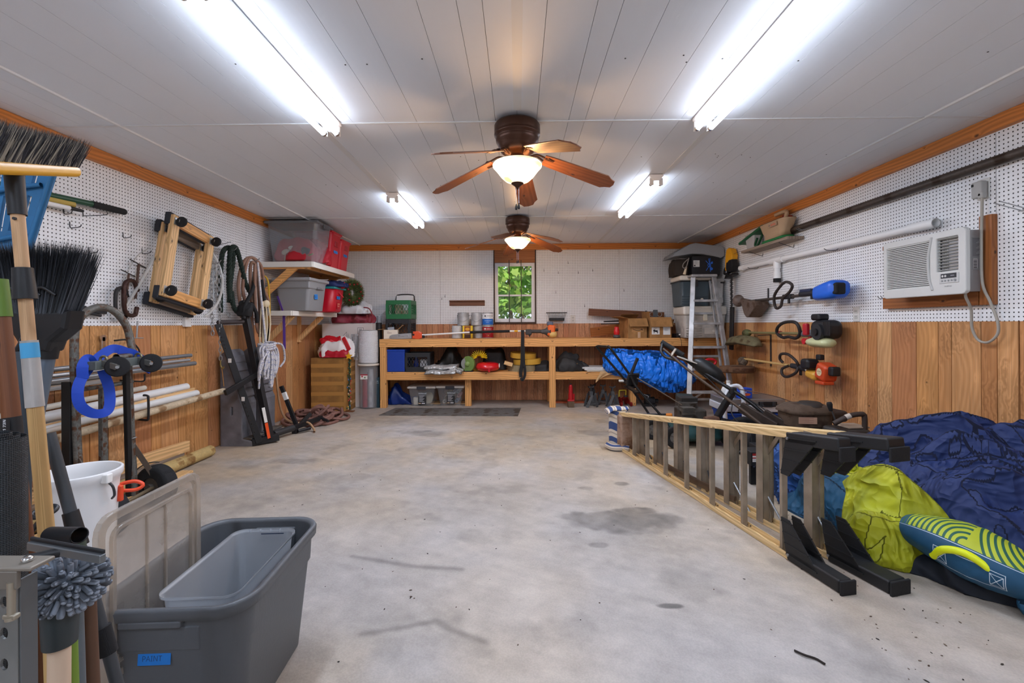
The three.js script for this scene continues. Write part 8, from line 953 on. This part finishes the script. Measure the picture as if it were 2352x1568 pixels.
// ---------------------------------------------------------------- hand truck
{
  const t = thing('hand_truck', 'grey steel hand truck with caster plate against the left wall', 'hand truck', [0, 0, 0]), st = M('#8a8982', 0.5, 0.3, { tex: 'rust' }), bk = M('#232222', 0.5, 0.4), rub = mBlackRough;
  mesh('hoop_handle', tube([[-2.5, 0.25, -2.56], [-2.52, 0.7, -2.56], [-2.53, 1.1, -2.565], [-2.53, 1.22, -2.6], [-2.53, 1.285, -2.7], [-2.51, 1.27, -2.79], [-2.49, 1.18, -2.86], [-2.47, 1.06, -2.875], [-2.44, 1.0, -2.85], [-2.42, 0.985, -2.77], [-2.41, 0.985, -2.7]], 0.021, 140, 12), st, t);
  mesh('side_rail', rbar([-2.55, 0.12, -2.545], [-2.55, 0.86, -2.545], 0.05, 0.03, 0.004), bk, t); mesh('side_rail', tube([[-2.44, 0.1, -2.86], [-2.46, 0.5, -2.86], [-2.46, 0.95, -2.84]], 0.021, 40, 12), st, t); mesh('side_rail', rbar([-2.46, 0.1, -2.845], [-2.43, 0.95, -2.79], 0.026, 0.03, 0.004), bk, t);
  mesh('centre_post', rbar([-2.5, 0.2, -2.71], [-2.5, 0.8, -2.71], 0.03, 0.04, 0.006), st, t); mesh('cross_bar', rod([-2.51, 0.81, -2.56], [-2.45, 0.82, -2.86], 0.013), st, t); mesh('shoulder_plate', ext([[0, 0], [0.08, 0.1], [0.09, 0.07], [0.02, -0.03]], 0.02, 0.003, -2.5, 0.86, -2.54, 0, PI / 2 + 0.4), bk, t);
  mesh('caster_plate', rbar([-2.39, 0.95, -2.52], [-2.385, 0.955, -2.86], 0.05, 0.05, 0.004), M('#666e6c', 0.5, 0.4), t);
  for (const z of [-2.59, -2.83]) { const w = mesh('caster', lathe([[0.012, -0.017], [0.05, -0.017], [0.058, -0.01], [0.058, 0.01], [0.05, 0.017], [0.012, 0.017]], 28, -2.305, 0.94, z, 0, -0.8, PI / 2), rub, t); mesh('fork', rbar([-2.37, 0.965, z + 0.03], [-2.285, 0.94, z + 0.03], 0.012, 0.035, 0.004), M('#70706c', 0.4, 0.6), w); mesh('axle_bolt', cyl(0.009, 0.05, -2.29, 0.94, z + 0.02, 0, -0.8, PI / 2, 10), mSteel, w); mesh('swivel', tor(0.02, 0.007, -2.385, 0.98, z), M('#8e8468', 0.4, 0.7), w); }
  mesh('axle', rod([-2.3, 0.13, -2.5], [-2.37, 0.13, -2.95], 0.011), M('#7a6a52', 0.6, 0.4), t); mesh('axle_brace', rbar([-2.45, 0.42, -2.86], [-2.34, 0.15, -2.93], 0.008, 0.03, 0.002), M('#5a4c40', 0.6, 0.3), t); mesh('axle_brace', rbar([-2.5, 0.42, -2.55], [-2.31, 0.15, -2.52], 0.008, 0.03, 0.002), M('#5a4c40', 0.6, 0.3), t);
  for (const [x, z] of [[-2.295, -2.5], [-2.37, -2.95]]) { const w = mesh('wheel', lathe([[0.06, -0.045], [0.11, -0.05], [0.125, -0.04], [0.13, -0.03], [0.127, -0.024], [0.131, -0.018], [0.128, -0.012], [0.132, -0.006], [0.129, 0], [0.132, 0.006], [0.128, 0.012], [0.131, 0.018], [0.127, 0.024], [0.13, 0.03], [0.125, 0.04], [0.11, 0.05], [0.06, 0.045]], 36, x, 0.133, z, PI / 2, 0, 0.16), rub, t); mesh('hub', [cyl(0.062, 0.07, x, 0.133, z, PI / 2, 0, 0.16), cyl(0.022, 0.12, x, 0.133, z, PI / 2, 0, 0.16)], M('#5a524a', 0.6, 0.3), w); mesh('fender', tor(0.15, 0.004, x - 0.01, 0.133, z, 0, 0.16, 1.4, 1.5), M('#55504a', 0.6), w); }
  mesh('toe_plate', rbox(0.3, 0.01, 0.4, 0.003, -2.66, 0.012, -2.72), bk, t); mesh('tie_wire', tor(0.02, 0.003, -2.45, 0.46, -2.86, PI / 2, 0.3, 0), mSteel, t);
  const ribbon = (pts, w, n = 90) => { const c = curve(pts), rings = []; for (let i = 0; i <= n; i++) { const q = c.getPoint(i / n), d = c.getTangent(i / n), out = V(0.75, 0.05, 0.66), s = V().crossVectors(d, out).normalize().multiplyScalar(w / 2), k = V().crossVectors(s, d).normalize().multiplyScalar(0.0015); rings.push([q.clone().add(s).add(k), q.clone().sub(s).add(k), q.clone().sub(s).sub(k), q.clone().add(s).sub(k)].map(v => [v.x, v.y, v.z])); } return loft(rings); };
  const sp = thing('blue_strap', 'blue webbing strap draped over the hand truck', 'strap', [0, 0, 0]), bl = M('#0d3fae', 0.7, 0, { bump: 'weave' });
  mesh('webbing', ribbon([[-2.43, 0.93, -2.84], [-2.42, 1.0, -2.8], [-2.42, 1.035, -2.72], [-2.42, 1.03, -2.66], [-2.43, 0.97, -2.58], [-2.42, 0.86, -2.48], [-2.4, 0.75, -2.46], [-2.38, 0.685, -2.52], [-2.37, 0.69, -2.6], [-2.38, 0.8, -2.62], [-2.4, 0.92, -2.6]], 0.05, 140), bl, sp); mesh('webbing', ribbon([[-2.42, 1.025, -2.73], [-2.41, 1.0, -2.82], [-2.4, 0.95, -2.88], [-2.4, 0.9, -2.92], [-2.4, 0.88, -2.9]], 0.05), bl, sp); mesh('webbing', ribbon([[-2.44, 0.96, -2.58], [-2.43, 0.99, -2.54], [-2.42, 0.95, -2.5], [-2.42, 0.88, -2.5]], 0.05), bl, sp);
  one('orange_clamp', 'orange plastic clamp on the bucket rim', 'clamp', [tube([[-1.77, 0.45, -1.99], [-1.72, 0.44, -2.02], [-1.7, 0.455, -2.04], [-1.73, 0.475, -2.03], [-1.77, 0.47, -2.0]], 0.008, 30, 8, true), rbox(0.025, 0.07, 0.02, 0.006, -1.755, 0.44, -1.98)], M('#e2481e', 0.4));
}
// ---------------------------------------------------------------- white bin, grey tote
{
  const b = thing('waste_bin', 'tall white plastic waste bin beside the hand truck', 'bin', [-1.87, 0, -1.92]); mesh('body', lathe([[0, 0.003], [0.095, 0.003], [0.1, 0.01], [0.128, 0.5], [0.132, 0.52], [0.14, 0.53], [0.142, 0.555], [0.136, 0.56], [0.128, 0.556], [0.122, 0.52], [0.094, 0.014], [0, 0.012]], 44), M('#e4e3e2', 0.4), b); mesh('handle', tube([[0.13, 0.53, 0.03], [0.155, 0.5, 0.02], [0.155, 0.46, 0.01], [0.135, 0.44, 0.0]], 0.005, 20, 6), mSteelDk, b); mesh('handle_ear', rbox(0.03, 0.04, 0.03, 0.006, 0.14, 0.535, 0.03), mWhite, b);
  const T = thing('grey_tote', 'large open grey tote with blue PAINT tape in the foreground', 'tote', [-0.955, 0, -1.465], 0.06), gm = M('#53565a', 0.42, 0, { bump: 0.0003 });
  const ring = (w, d, y, r) => rrect(w, d, r, 0, 0, 7).map(([x, z]) => [x, y, -z]);
  mesh('bin', loft([ring(0.28, 0.42, 0, 0.05), ring(0.315, 0.46, 0.008, 0.06), ring(0.37, 0.52, 0.3, 0.07), ring(0.385, 0.535, 0.31, 0.075), ring(0.395, 0.545, 0.395, 0.08), ring(0.425, 0.575, 0.4, 0.095), ring(0.43, 0.58, 0.424, 0.1), ring(0.42, 0.57, 0.432, 0.095), ring(0.395, 0.545, 0.43, 0.085), ring(0.385, 0.535, 0.42, 0.08), ring(0.362, 0.51, 0.3, 0.07), ring(0.305, 0.45, 0.016, 0.06), ring(0.27, 0.41, 0.012, 0.05)]), gm, T);
  mesh('handle', rbox(0.15, 0.075, 0.016, 0.008, 0.04, 0.365, -0.262, -0.12), M('#53565a', 0.45), T); mesh('rim_tab', rbox(0.16, 0.02, 0.02, 0.006, -0.03, 0.392, 0.28), M('#55585c', 0.45), T); mesh('side_panel', rbox(0.24, 0.07, 0.012, 0.006, -0.03, 0.345, 0.266, 0.09), gm, T);
  sticker('tape_label', 0.085, 0.034, canvasTex(340, 136, (c, w, h) => { c.fillStyle = '#1272c4'; c.fillRect(0, 0, w, h); c.strokeStyle = '#123a66'; c.fillStyle = '#123a66'; c.font = '76px sans-serif'; c.fillText('PAINT', 40, 96); }), T, -0.035, 0.288, 0.2615, -0.1);
  const cb = thing('clear_bin', 'empty clear plastic bin nested inside the grey tote', 'bin', [-0.905, 0.07, -1.445], 0.06);
  mesh('shell', thinBin(0.17, 0.3, 0.2, 0.4, 0.362, 0.03, 0.01), mClearMilky, cb); mesh('latch', rbox(0.085, 0.03, 0.008, 0.003, 0.02, 0.335, -0.203), M('#1f2f4a', 0.5), cb); for (let i = 0; i < 4; i++) mesh('rim_rib', box(0.002, 0.03, 0.01, -0.06 + i * 0.035, 0.345, -0.205), mClearMilky, cb);
  const ld = thing('scuffed_cover', 'scuffed clear bin cover standing upright in the grey tote', 'cover', [-1.075, 0.0, -1.33], 0.06);
  const scuff = dtex(256, 256, (u, v) => { const g = 0.9 + 0.16 * (fbm(u * 5, v * 5, 4, 5, 5) - 0.5), s = 0; return [g + s, g * 0.97 + s, g * 0.93 + s]; });
  const ml = new THREE.MeshPhysicalMaterial({ map: rep(scuff, 3, 3), transmission: 0.75, roughness: 0.2, thickness: 0 });
  mesh('panel', new THREE.ShapeGeometry(new THREE.Shape(rrect(0.39, 0.43, 0.04).map(q => new THREE.Vector2(...q)))).rotateY(PI / 2).translate(0, 0.465, 0), ml, ld); mesh('rim', ext(rrect(0.4, 0.44, 0.045), 0.016, 0.003, 0, 0.465, 0, 0, PI / 2, 0, [rrect(0.365, 0.405, 0.035)]), ml, ld); mesh('raised_frame', ext(rrect(0.32, 0.36, 0.03), 0.012, 0.002, 0.006, 0.465, 0, 0, PI / 2, 0, [rrect(0.305, 0.345, 0.025)]), ml, ld); for (const z of [-0.04, 0.035]) mesh('groove', box(0.006, 0.35, 0.006, 0.004, 0.465, z), ml, ld);
}
// ---------------------------------------------------------------- tools standing in the near left corner
function bristles(n, seedPts, len, r, mat, cols, spread, parent, name = 'bristles') {
  const g = new THREE.ConeGeometry(r, 1, 4, 1, true).translate(0, 0.5, 0), m = new THREE.InstancedMesh(g, mat, n), d = new THREE.Object3D(), c = new THREE.Color();
  for (let i = 0; i < n; i++) { const [p, dir] = seedPts(i), v = dir.clone().add(V(rnd(-spread, spread), rnd(-spread, spread), rnd(-spread, spread))).normalize(); d.position.copy(p); d.quaternion.setFromUnitVectors(V(0, 1, 0), v); d.scale.set(1, len * rnd(0.8, 1.12), 1); d.updateMatrix(); m.setMatrixAt(i, d.matrix); m.setColorAt(i, c.set(pick(cols))); }
  m.name = name; m.userData.kind = 'stuff'; m.castShadow = m.receiveShadow = true; parent.add(m);
}
{
  // push broom, head up
  const t = thing('push_broom', 'upturned push broom with yellow block and black grey bristles', 'broom', [0, 0, 0]);
  const A = V(-0.75, 1.375, -0.54), B = V(-0.985, 1.515, -0.985), ax = B.clone().sub(A).normalize(), up = V(-0.08, 1, 0.05).normalize(), sd = V().crossVectors(ax, up).normalize();
  mesh('block', orient(new RoundedBoxGeometry(0.05, 0.022, A.distanceTo(B), 3, 0.01), A, B), M('#e0a400', 0.5), t);
  bristles(9000, i => { const s = rnd(0.0, 1), w = rnd(-1, 1), p = A.clone().lerp(B, s).add(sd.clone().multiplyScalar(w * 0.02)).add(up.clone().multiplyScalar(0.008)); return [p, up.clone().add(sd.clone().multiplyScalar(w * 0.45)).add(ax.clone().multiplyScalar((s - 0.5) * 0.35))]; }, 0.064, 0.0019, M('#ffffff', 0.85, 0, { k: 77 }), ['#2a2a2e', '#34343a', '#4a4844', '#7d776e', '#a09888', '#1f1f23'], 0.12, t);
  const P = y => V(-0.875 + (1.45 - y) * 0.0865, y, -0.78);
  mesh('socket', rod(P(1.368), P(1.45), 0.0125, 0.0135), mBlack, t); mesh('handle', rod(P(0), P(1.37), 0.0102, 0.0095), M('#dcb68a', 0.5, 0, { tex: 'board' }), t, { ax: 'y' }); mesh('screw', cyl(0.0025, 0.004, P(1.36).x + 0.004, 1.36, P(1.36).z + 0.0095, PI / 2, 0, 0, 8), mSteelDk, t); mesh('collar', rod(P(1.222), P(1.276), 0.0165, 0.0138), mBlack, t);
  mesh('paper_sleeve', rod(P(1.035), P(1.15), 0.0125, 0.0118), M('#c9c3bd', 0.6, 0, { tex: 'mottle' }), t); mesh('blue_tape', rod(P(1.12), P(1.146), 0.0124, 0.0122), M('#4aa6d8', 0.5), t); mesh('bare_wood', rod(P(0.8), P(1.035), 0.0112, 0.011), M('#c9a56a', 0.6, 0, { tex: 'board' }), t, { ax: 'y' });
}
{
  // blue leaf rake
  const t = thing('leaf_rake', 'blue plastic leaf rake standing head up', 'rake', [-1.245, 0, -1.0]), bl = M('#3c8ecb', 0.42, 0, { tex: 'mottle' });
  const hw = y => (y - 0.86) * 0.315, holes = [];
  const slot = (x0, y0, x1, y1, w) => { const dx = x1 - x0, dy = y1 - y0, L = Math.hypot(dx, dy), nx = -dy / L * w, ny = dx / L * w; return [[x0 + nx, y0 + ny], [x0 - nx, y0 - ny], [x1 - nx, y1 - ny], [x1 + nx, y1 + ny]]; };
  for (const [y0, y1, n] of [[1.385, 1.465, 13], [1.485, 1.53, 14]]) for (let i = 0; i < n; i++) { const f = (i + 0.5) / n * 2 - 1; holes.push(slot(f * hw(y0) * 0.93, y0, f * hw(y1) * 0.93, y1, 0.0062)); }
  for (const [y0, y1, n] of [[1.31, 1.345, 3], [1.2, 1.29, 3]]) for (let i = 0; i < n; i++) { const f = (i + 0.5) / n * 2 - 1; holes.push(slot(f * hw(y0) * 0.85, y0, f * hw(y1) * 0.85, y1, 0.022)); }
  mesh('fan', ext([[-hw(1.58), 1.54], [-hw(0.95), 0.95], [hw(0.95), 0.95], [hw(1.58), 1.54]], 0.008, 0.0015, 0, 0, 0, 0, 0, 0, holes), bl, t);
  for (const y of [1.3, 1.365, 1.475]) mesh('cross_rib', tube([[-hw(y), y + 0.012, 0.008], [0, y - 0.01, 0.012], [hw(y), y + 0.012, 0.008]], 0.005, 24, 6), bl, t); for (const s of [-1, 1]) mesh('edge_rib', rod([s * hw(0.95), 0.95, 0.006], [s * hw(1.58), 1.54, 0.006], 0.006), bl, t);
  for (let i = 0; i < 14; i++) { const f = (i + 0.5) / 14 * 2 - 1; mesh('tine', tube([[f * hw(1.57), 1.535, 0], [f * hw(1.575), 1.545, 0.004], [f * hw(1.58), 1.55, 0.025]], 0.004, 12, 5), bl, t); }
  mesh('handle', rod([0.06, 0.0, 0.0], [0, 1.0, 0], 0.013), mCedar, t);
}
{
  // black upright broom, head up
  const t = thing('angle_broom', 'upturned black bristle broom with grey metal handle', 'broom', [0, 0, 0]), z = -0.9;
  bristles(6000, i => { const f = rnd(-1, 1), w = rnd(-0.018, 0.018); return [V(-0.96 + f * 0.055, 1.175 + rnd(-0.008, 0.008), z + w), V(f * 0.36 + 0.03, 1, w * 2)]; }, 0.155, 0.0021, M('#ffffff', 0.7, 0, { k: 78 }), ['#1e2023', '#292c30', '#383c42', '#17181b', '#4a4e55'], 0.03, t);
  mesh('head', ext([[-0.062, 0.02], [0.06, 0.02], [0.055, -0.005], [0.024, -0.03], [0.018, -0.045], [-0.018, -0.045], [-0.03, -0.025]], 0.042, 0.008, -0.95, 1.178, z), mBlack, t); for (const [x0, x1] of [[-1.01, -0.965], [-0.98, -0.93], [-0.945, -0.9]]) mesh('scraper_tooth', tube([[x0, 1.245, z + 0.024], [(x0 + x1) / 2, 1.25, z + 0.028], [x1, 1.235, z + 0.024]], 0.003, 12, 6), mBlack, t);
  mesh('socket', rod([-0.943, 1.11, z], [-0.94, 1.145, z], 0.016, 0.019), mBlack, t);
  mesh('handle', rod([-1.2, 0, z - 0.03], [-0.94, 1.125, z], 0.0125, 0.0125), M('#6d7a8a', 0.35, 0.5), t); mesh('hang_hook', tube([[-0.95, 1.17, z + 0.028], [-0.965, 1.135, z + 0.03], [-0.985, 1.11, z + 0.03]], 0.006, 16, 6), mBlack, t);
}
{
  const gt = thing('garden_hoe', 'brown wooden handle with green grip end at the frame edge', 'garden tool', [0, 0, 0]); const Q = y => V(-0.83 + (1.2 - y) * 0.1, y, -0.72); mesh('handle', rod(Q(0), Q(1.2), 0.0115), M('#7a4a2a', 0.5, 0, { tex: 'board' }), gt, { ax: 'y' }); mesh('green_grip', rod(Q(1.19), Q(1.25), 0.0135, 0.0128), M('#5c7a24', 0.5), gt); mesh('black_ferrule', rod(Q(1.0), Q(1.03), 0.0122), mBlack, gt);
  sticker('print', 0.02, 0.028, canvasTex(60, 84, (c, w, h) => { c.fillStyle = '#141416'; c.fillRect(0, 0, w, h); c.fillStyle = '#dcdcdc'; c.save(); c.translate(40, 78); c.rotate(-PI / 2); c.font = 'bold 20px sans-serif'; c.fillText('001 73N', 0, 0); c.restore(); }), gt, Q(1.015).x, 1.015, Q(1.015).z + 0.0125);
  one('grey_pole', 'slim blue grey pole behind the brown handle', 'pole', rod([-0.9, 0, -0.8], [-0.88, 1.13, -0.8], 0.012), M('#4a545e', 0.5, 0.3));
  // rolled wire screen
  const sc = thing('screen_roll', 'roll of grey wire screening at the frame edge', 'wire roll', [-0.772, 0, -0.66]); const gridT = grey(64, 64, (u, v) => (((u * 16) % 1) < 0.4 || ((v * 16) % 1) < 0.4) ? 0.95 : 0.2);
  const sm_ = new THREE.MeshStandardMaterial({ color: '#4c5054', roughness: 0.5, metalness: 0.4, bumpMap: rep(gridT, 24, 24), bumpScale: 0.002, map: rep(dtex(64, 64, (u, v) => { const q = (((u * 16) % 1) < 0.42 || ((v * 16) % 1) < 0.42) ? 0.85 : 0.35; return [q, q, q]; }), 24, 24) });
  for (let k = 0; k < 3; k++) mesh('turn', lathe([[0.034 - k * 0.008, 0], [0.035 - k * 0.008, 1.01 + k * 0.004], [0.033 - k * 0.008, 1.01 + k * 0.004], [0.032 - k * 0.008, 0]], 32), sm_, sc);
  // grey tube with black socket leaning through the corner
  const gp = thing('vacuum_wand', 'dark grey tube with black rubber collar leaning in the corner', 'tube', [0, 0, 0]); const W = y => V(-0.893 + (0.95 - y) * 0.27, y, -0.86); mesh('tube', rod(W(0.005), W(0.97), 0.0105, 0.0098), M('#3d4044', 0.5), gp); mesh('collar', rod(W(0.755), W(0.82), 0.0145, 0.0125), mBlack, gp); mesh('rubber_foot', rod(W(0.55), W(0.6), 0.0145), mBlackRough, gp);
  const wc = one('black_clip', 'black plastic spring clip on the bin side', 'clip', [tor(0.016, 0.004, -0.845, 0.845, -0.8, PI / 2 + 0.25, 0, 0), tube([[-0.835, 0.84, -0.79], [-0.845, 0.825, -0.785], [-0.862, 0.81, -0.785]], 0.005, 16, 6)], mBlack);
  // coiled green hose and black pipe ends
  const co = thing('green_tubing', 'dark green plastic edging roll standing in the corner', 'edging', [-0.78, 0, -0.78]); for (const [r, t] of [[0.022, 0.002], [0.015, 0.0015]]) mesh('turn', pipe([0, 0.0, 0], [0, 0.81, 0], r, t), M('#3c4a3e', 0.5), co);
  one('black_pipe', 'short black pipe sticking out above the duster', 'pipe', pipe([-0.72, 0.855, -0.69], [-0.645, 0.868, -0.66], 0.0115, 0.0015), mBlack);
  const sq = thing('squeegee', 'grey metal squeegee with black rubber edge', 'squeegee', [0, 0, 0]); mesh('bar', rbar([-0.665, 0.878, -0.61], [-0.545, 0.87, -0.59], 0.008, 0.012, 0.002), M('#7b7f82', 0.35, 0.7), sq); mesh('rubber', rbar([-0.665, 0.886, -0.612], [-0.545, 0.878, -0.592], 0.004, 0.006), mBlack, sq); mesh('handle', rod([-0.655, 0.872, -0.575], [-0.61, 0.873, -0.603], 0.006), mBlack, sq);
  // microfibre duster
  const du = thing('microfiber_duster', 'grey lavender noodle duster on a dark socket', 'duster', [0, 0, 0]); const C = V(-0.632, 0.815, -0.63); mesh('core', sph(0.03, C.x, C.y, C.z, 1.1, 0.9, 1), M('#5a6068', 0.9), du);
  const nm = M('#8f97a3', 0.95, 0, { bump: 'fine' }); for (let i = 0; i < 190; i++) { const y = 1 - 2 * (i + 0.5) / 190, q = i * 2.39996, r = Math.sqrt(1 - y * y), dir = V(Math.cos(q) * r, y, Math.sin(q) * r), g = new THREE.CapsuleGeometry(0.0036, 0.014, 3, 6).translate(0, 0.007, 0); const bend = dir.clone().add(V(rnd(-0.3, 0.3), rnd(-0.45, 0.2), rnd(-0.3, 0.3))).normalize(); g.applyQuaternion(new THREE.Quaternion().setFromUnitVectors(V(0, 1, 0), bend)).translate(C.x + dir.x * 0.033, C.y + dir.y * 0.026, C.z + dir.z * 0.03); mesh('noodle', g, nm, du); }
  mesh('socket', lathe([[0, 0], [0.019, 0], [0.021, 0.05], [0.018, 0.055], [0, 0.055]], 24, C.x - 0.012, C.y - 0.085, C.z), M('#2c3436', 0.5), du); mesh('handle', rod([C.x - 0.04, 0, C.z - 0.02], [C.x - 0.013, C.y - 0.08, C.z], 0.0125), M('#d3b79c', 0.6), du);
  for (const [x0, x1, z, c, r, lab] of [[-0.7, -0.68, -0.67, '#c9a46a', 0.009, 'pale wooden stick below the duster'], [-0.7, -0.68, -0.7, '#6f8a2c', 0.008, 'green coated stake below the duster'], [-0.72, -0.7, -0.73, '#5d6368', 0.009, 'grey stake below the duster'], [-0.74, -0.71, -0.77, '#5a3c28', 0.011, 'dark brown stick below the duster']]) one('stake', lab, 'stake', rod([x1, 0, z], [x0, 0.76, z], r), M(c, 0.6));
  // perforated steel post with clamp bracket
  const ps = thing('slotted_post', 'galvanised slotted steel post with clamp at the frame edge', 'post', [-0.628, 0, -0.55]), zn = M('#9c9d9b', 0.45, 0.6, { tex: 'mottle' });
  const holes = []; for (let i = 0; i < 22; i++) holes.push(circ(-0.002, 0.04 + i * 0.038, 0.0075, 12, 0.005)); mesh('flange', ext([[-0.017, 0], [0.015, 0], [0.015, 0.865], [-0.017, 0.865]], 0.003, 0, 0, 0, 0, 0, 0, 0, holes), zn, ps); mesh('flange', rbox(0.003, 0.865, 0.02, 0.001, 0.016, 0.433, -0.01), M('#6d6f70', 0.5, 0.6), ps); mesh('clamp_plate', rbox(0.09, 0.005, 0.03, 0.002, 0.005, 0.887, 0.004), M('#8d857a', 0.5, 0.5), ps); mesh('clamp_cheek', rbox(0.07, 0.022, 0.006, 0.002, -0.002, 0.874, 0.016), M('#7d766d', 0.5, 0.5), ps); mesh('pin', [cyl(0.004, 0.04, 0.026, 0.852, 0.018), cyl(0.006, 0.004, 0.026, 0.83, 0.018)], M('#a59c8c', 0.4, 0.7), ps); mesh('bolt', sph(0.006, 0.03, 0.892, 0.004, 1, 0.7, 1), mChrome, ps); mesh('wing_nut', rbox(0.016, 0.006, 0.008, 0.002, 0.026, 0.832, 0.018), M('#a59c8c', 0.4, 0.7), ps);
}
// bits on the floor
one('twig', 'short dark twig lying on the open concrete', 'twig', tube([[0.98, 0.005, -1.64], [1.0, 0.007, -1.615], [1.03, 0.005, -1.6], [1.045, 0.005, -1.575]], 0.004, 20, 5), M('#2e2622', 0.9));
{
  const leafG = new THREE.SphereGeometry(1, 5, 3), lit = new THREE.InstancedMesh(leafG, M('#ffffff', 0.95, 0, { k: 80 }), 420), d = new THREE.Object3D(), c = new THREE.Color();
  for (let i = 0; i < 420; i++) { const near = i % 3 === 0; d.position.set(near ? rnd(1.3, 2.6) : rnd(-1.6, 2.3), 0.0016, near ? rnd(-1.9, -1.0) : rnd(-5.6, -0.9)); d.rotation.set(0, rnd(0, 6.28), 0); const s = rnd(0.0012, 0.0042); d.scale.set(s * rnd(1, 2.6), 0.0012, s); d.updateMatrix(); lit.setMatrixAt(i, d.matrix); lit.setColorAt(i, c.set(pick(['#2a2522', '#4a382c', '#37302a', '#6a5a4c']))); }
  lit.name = 'debris'; lit.userData = { kind: 'stuff', label: 'tiny dark crumbs of dry debris scattered on the concrete', category: 'debris' }; scene.add(lit);
}
renderer.render(scene, camera);
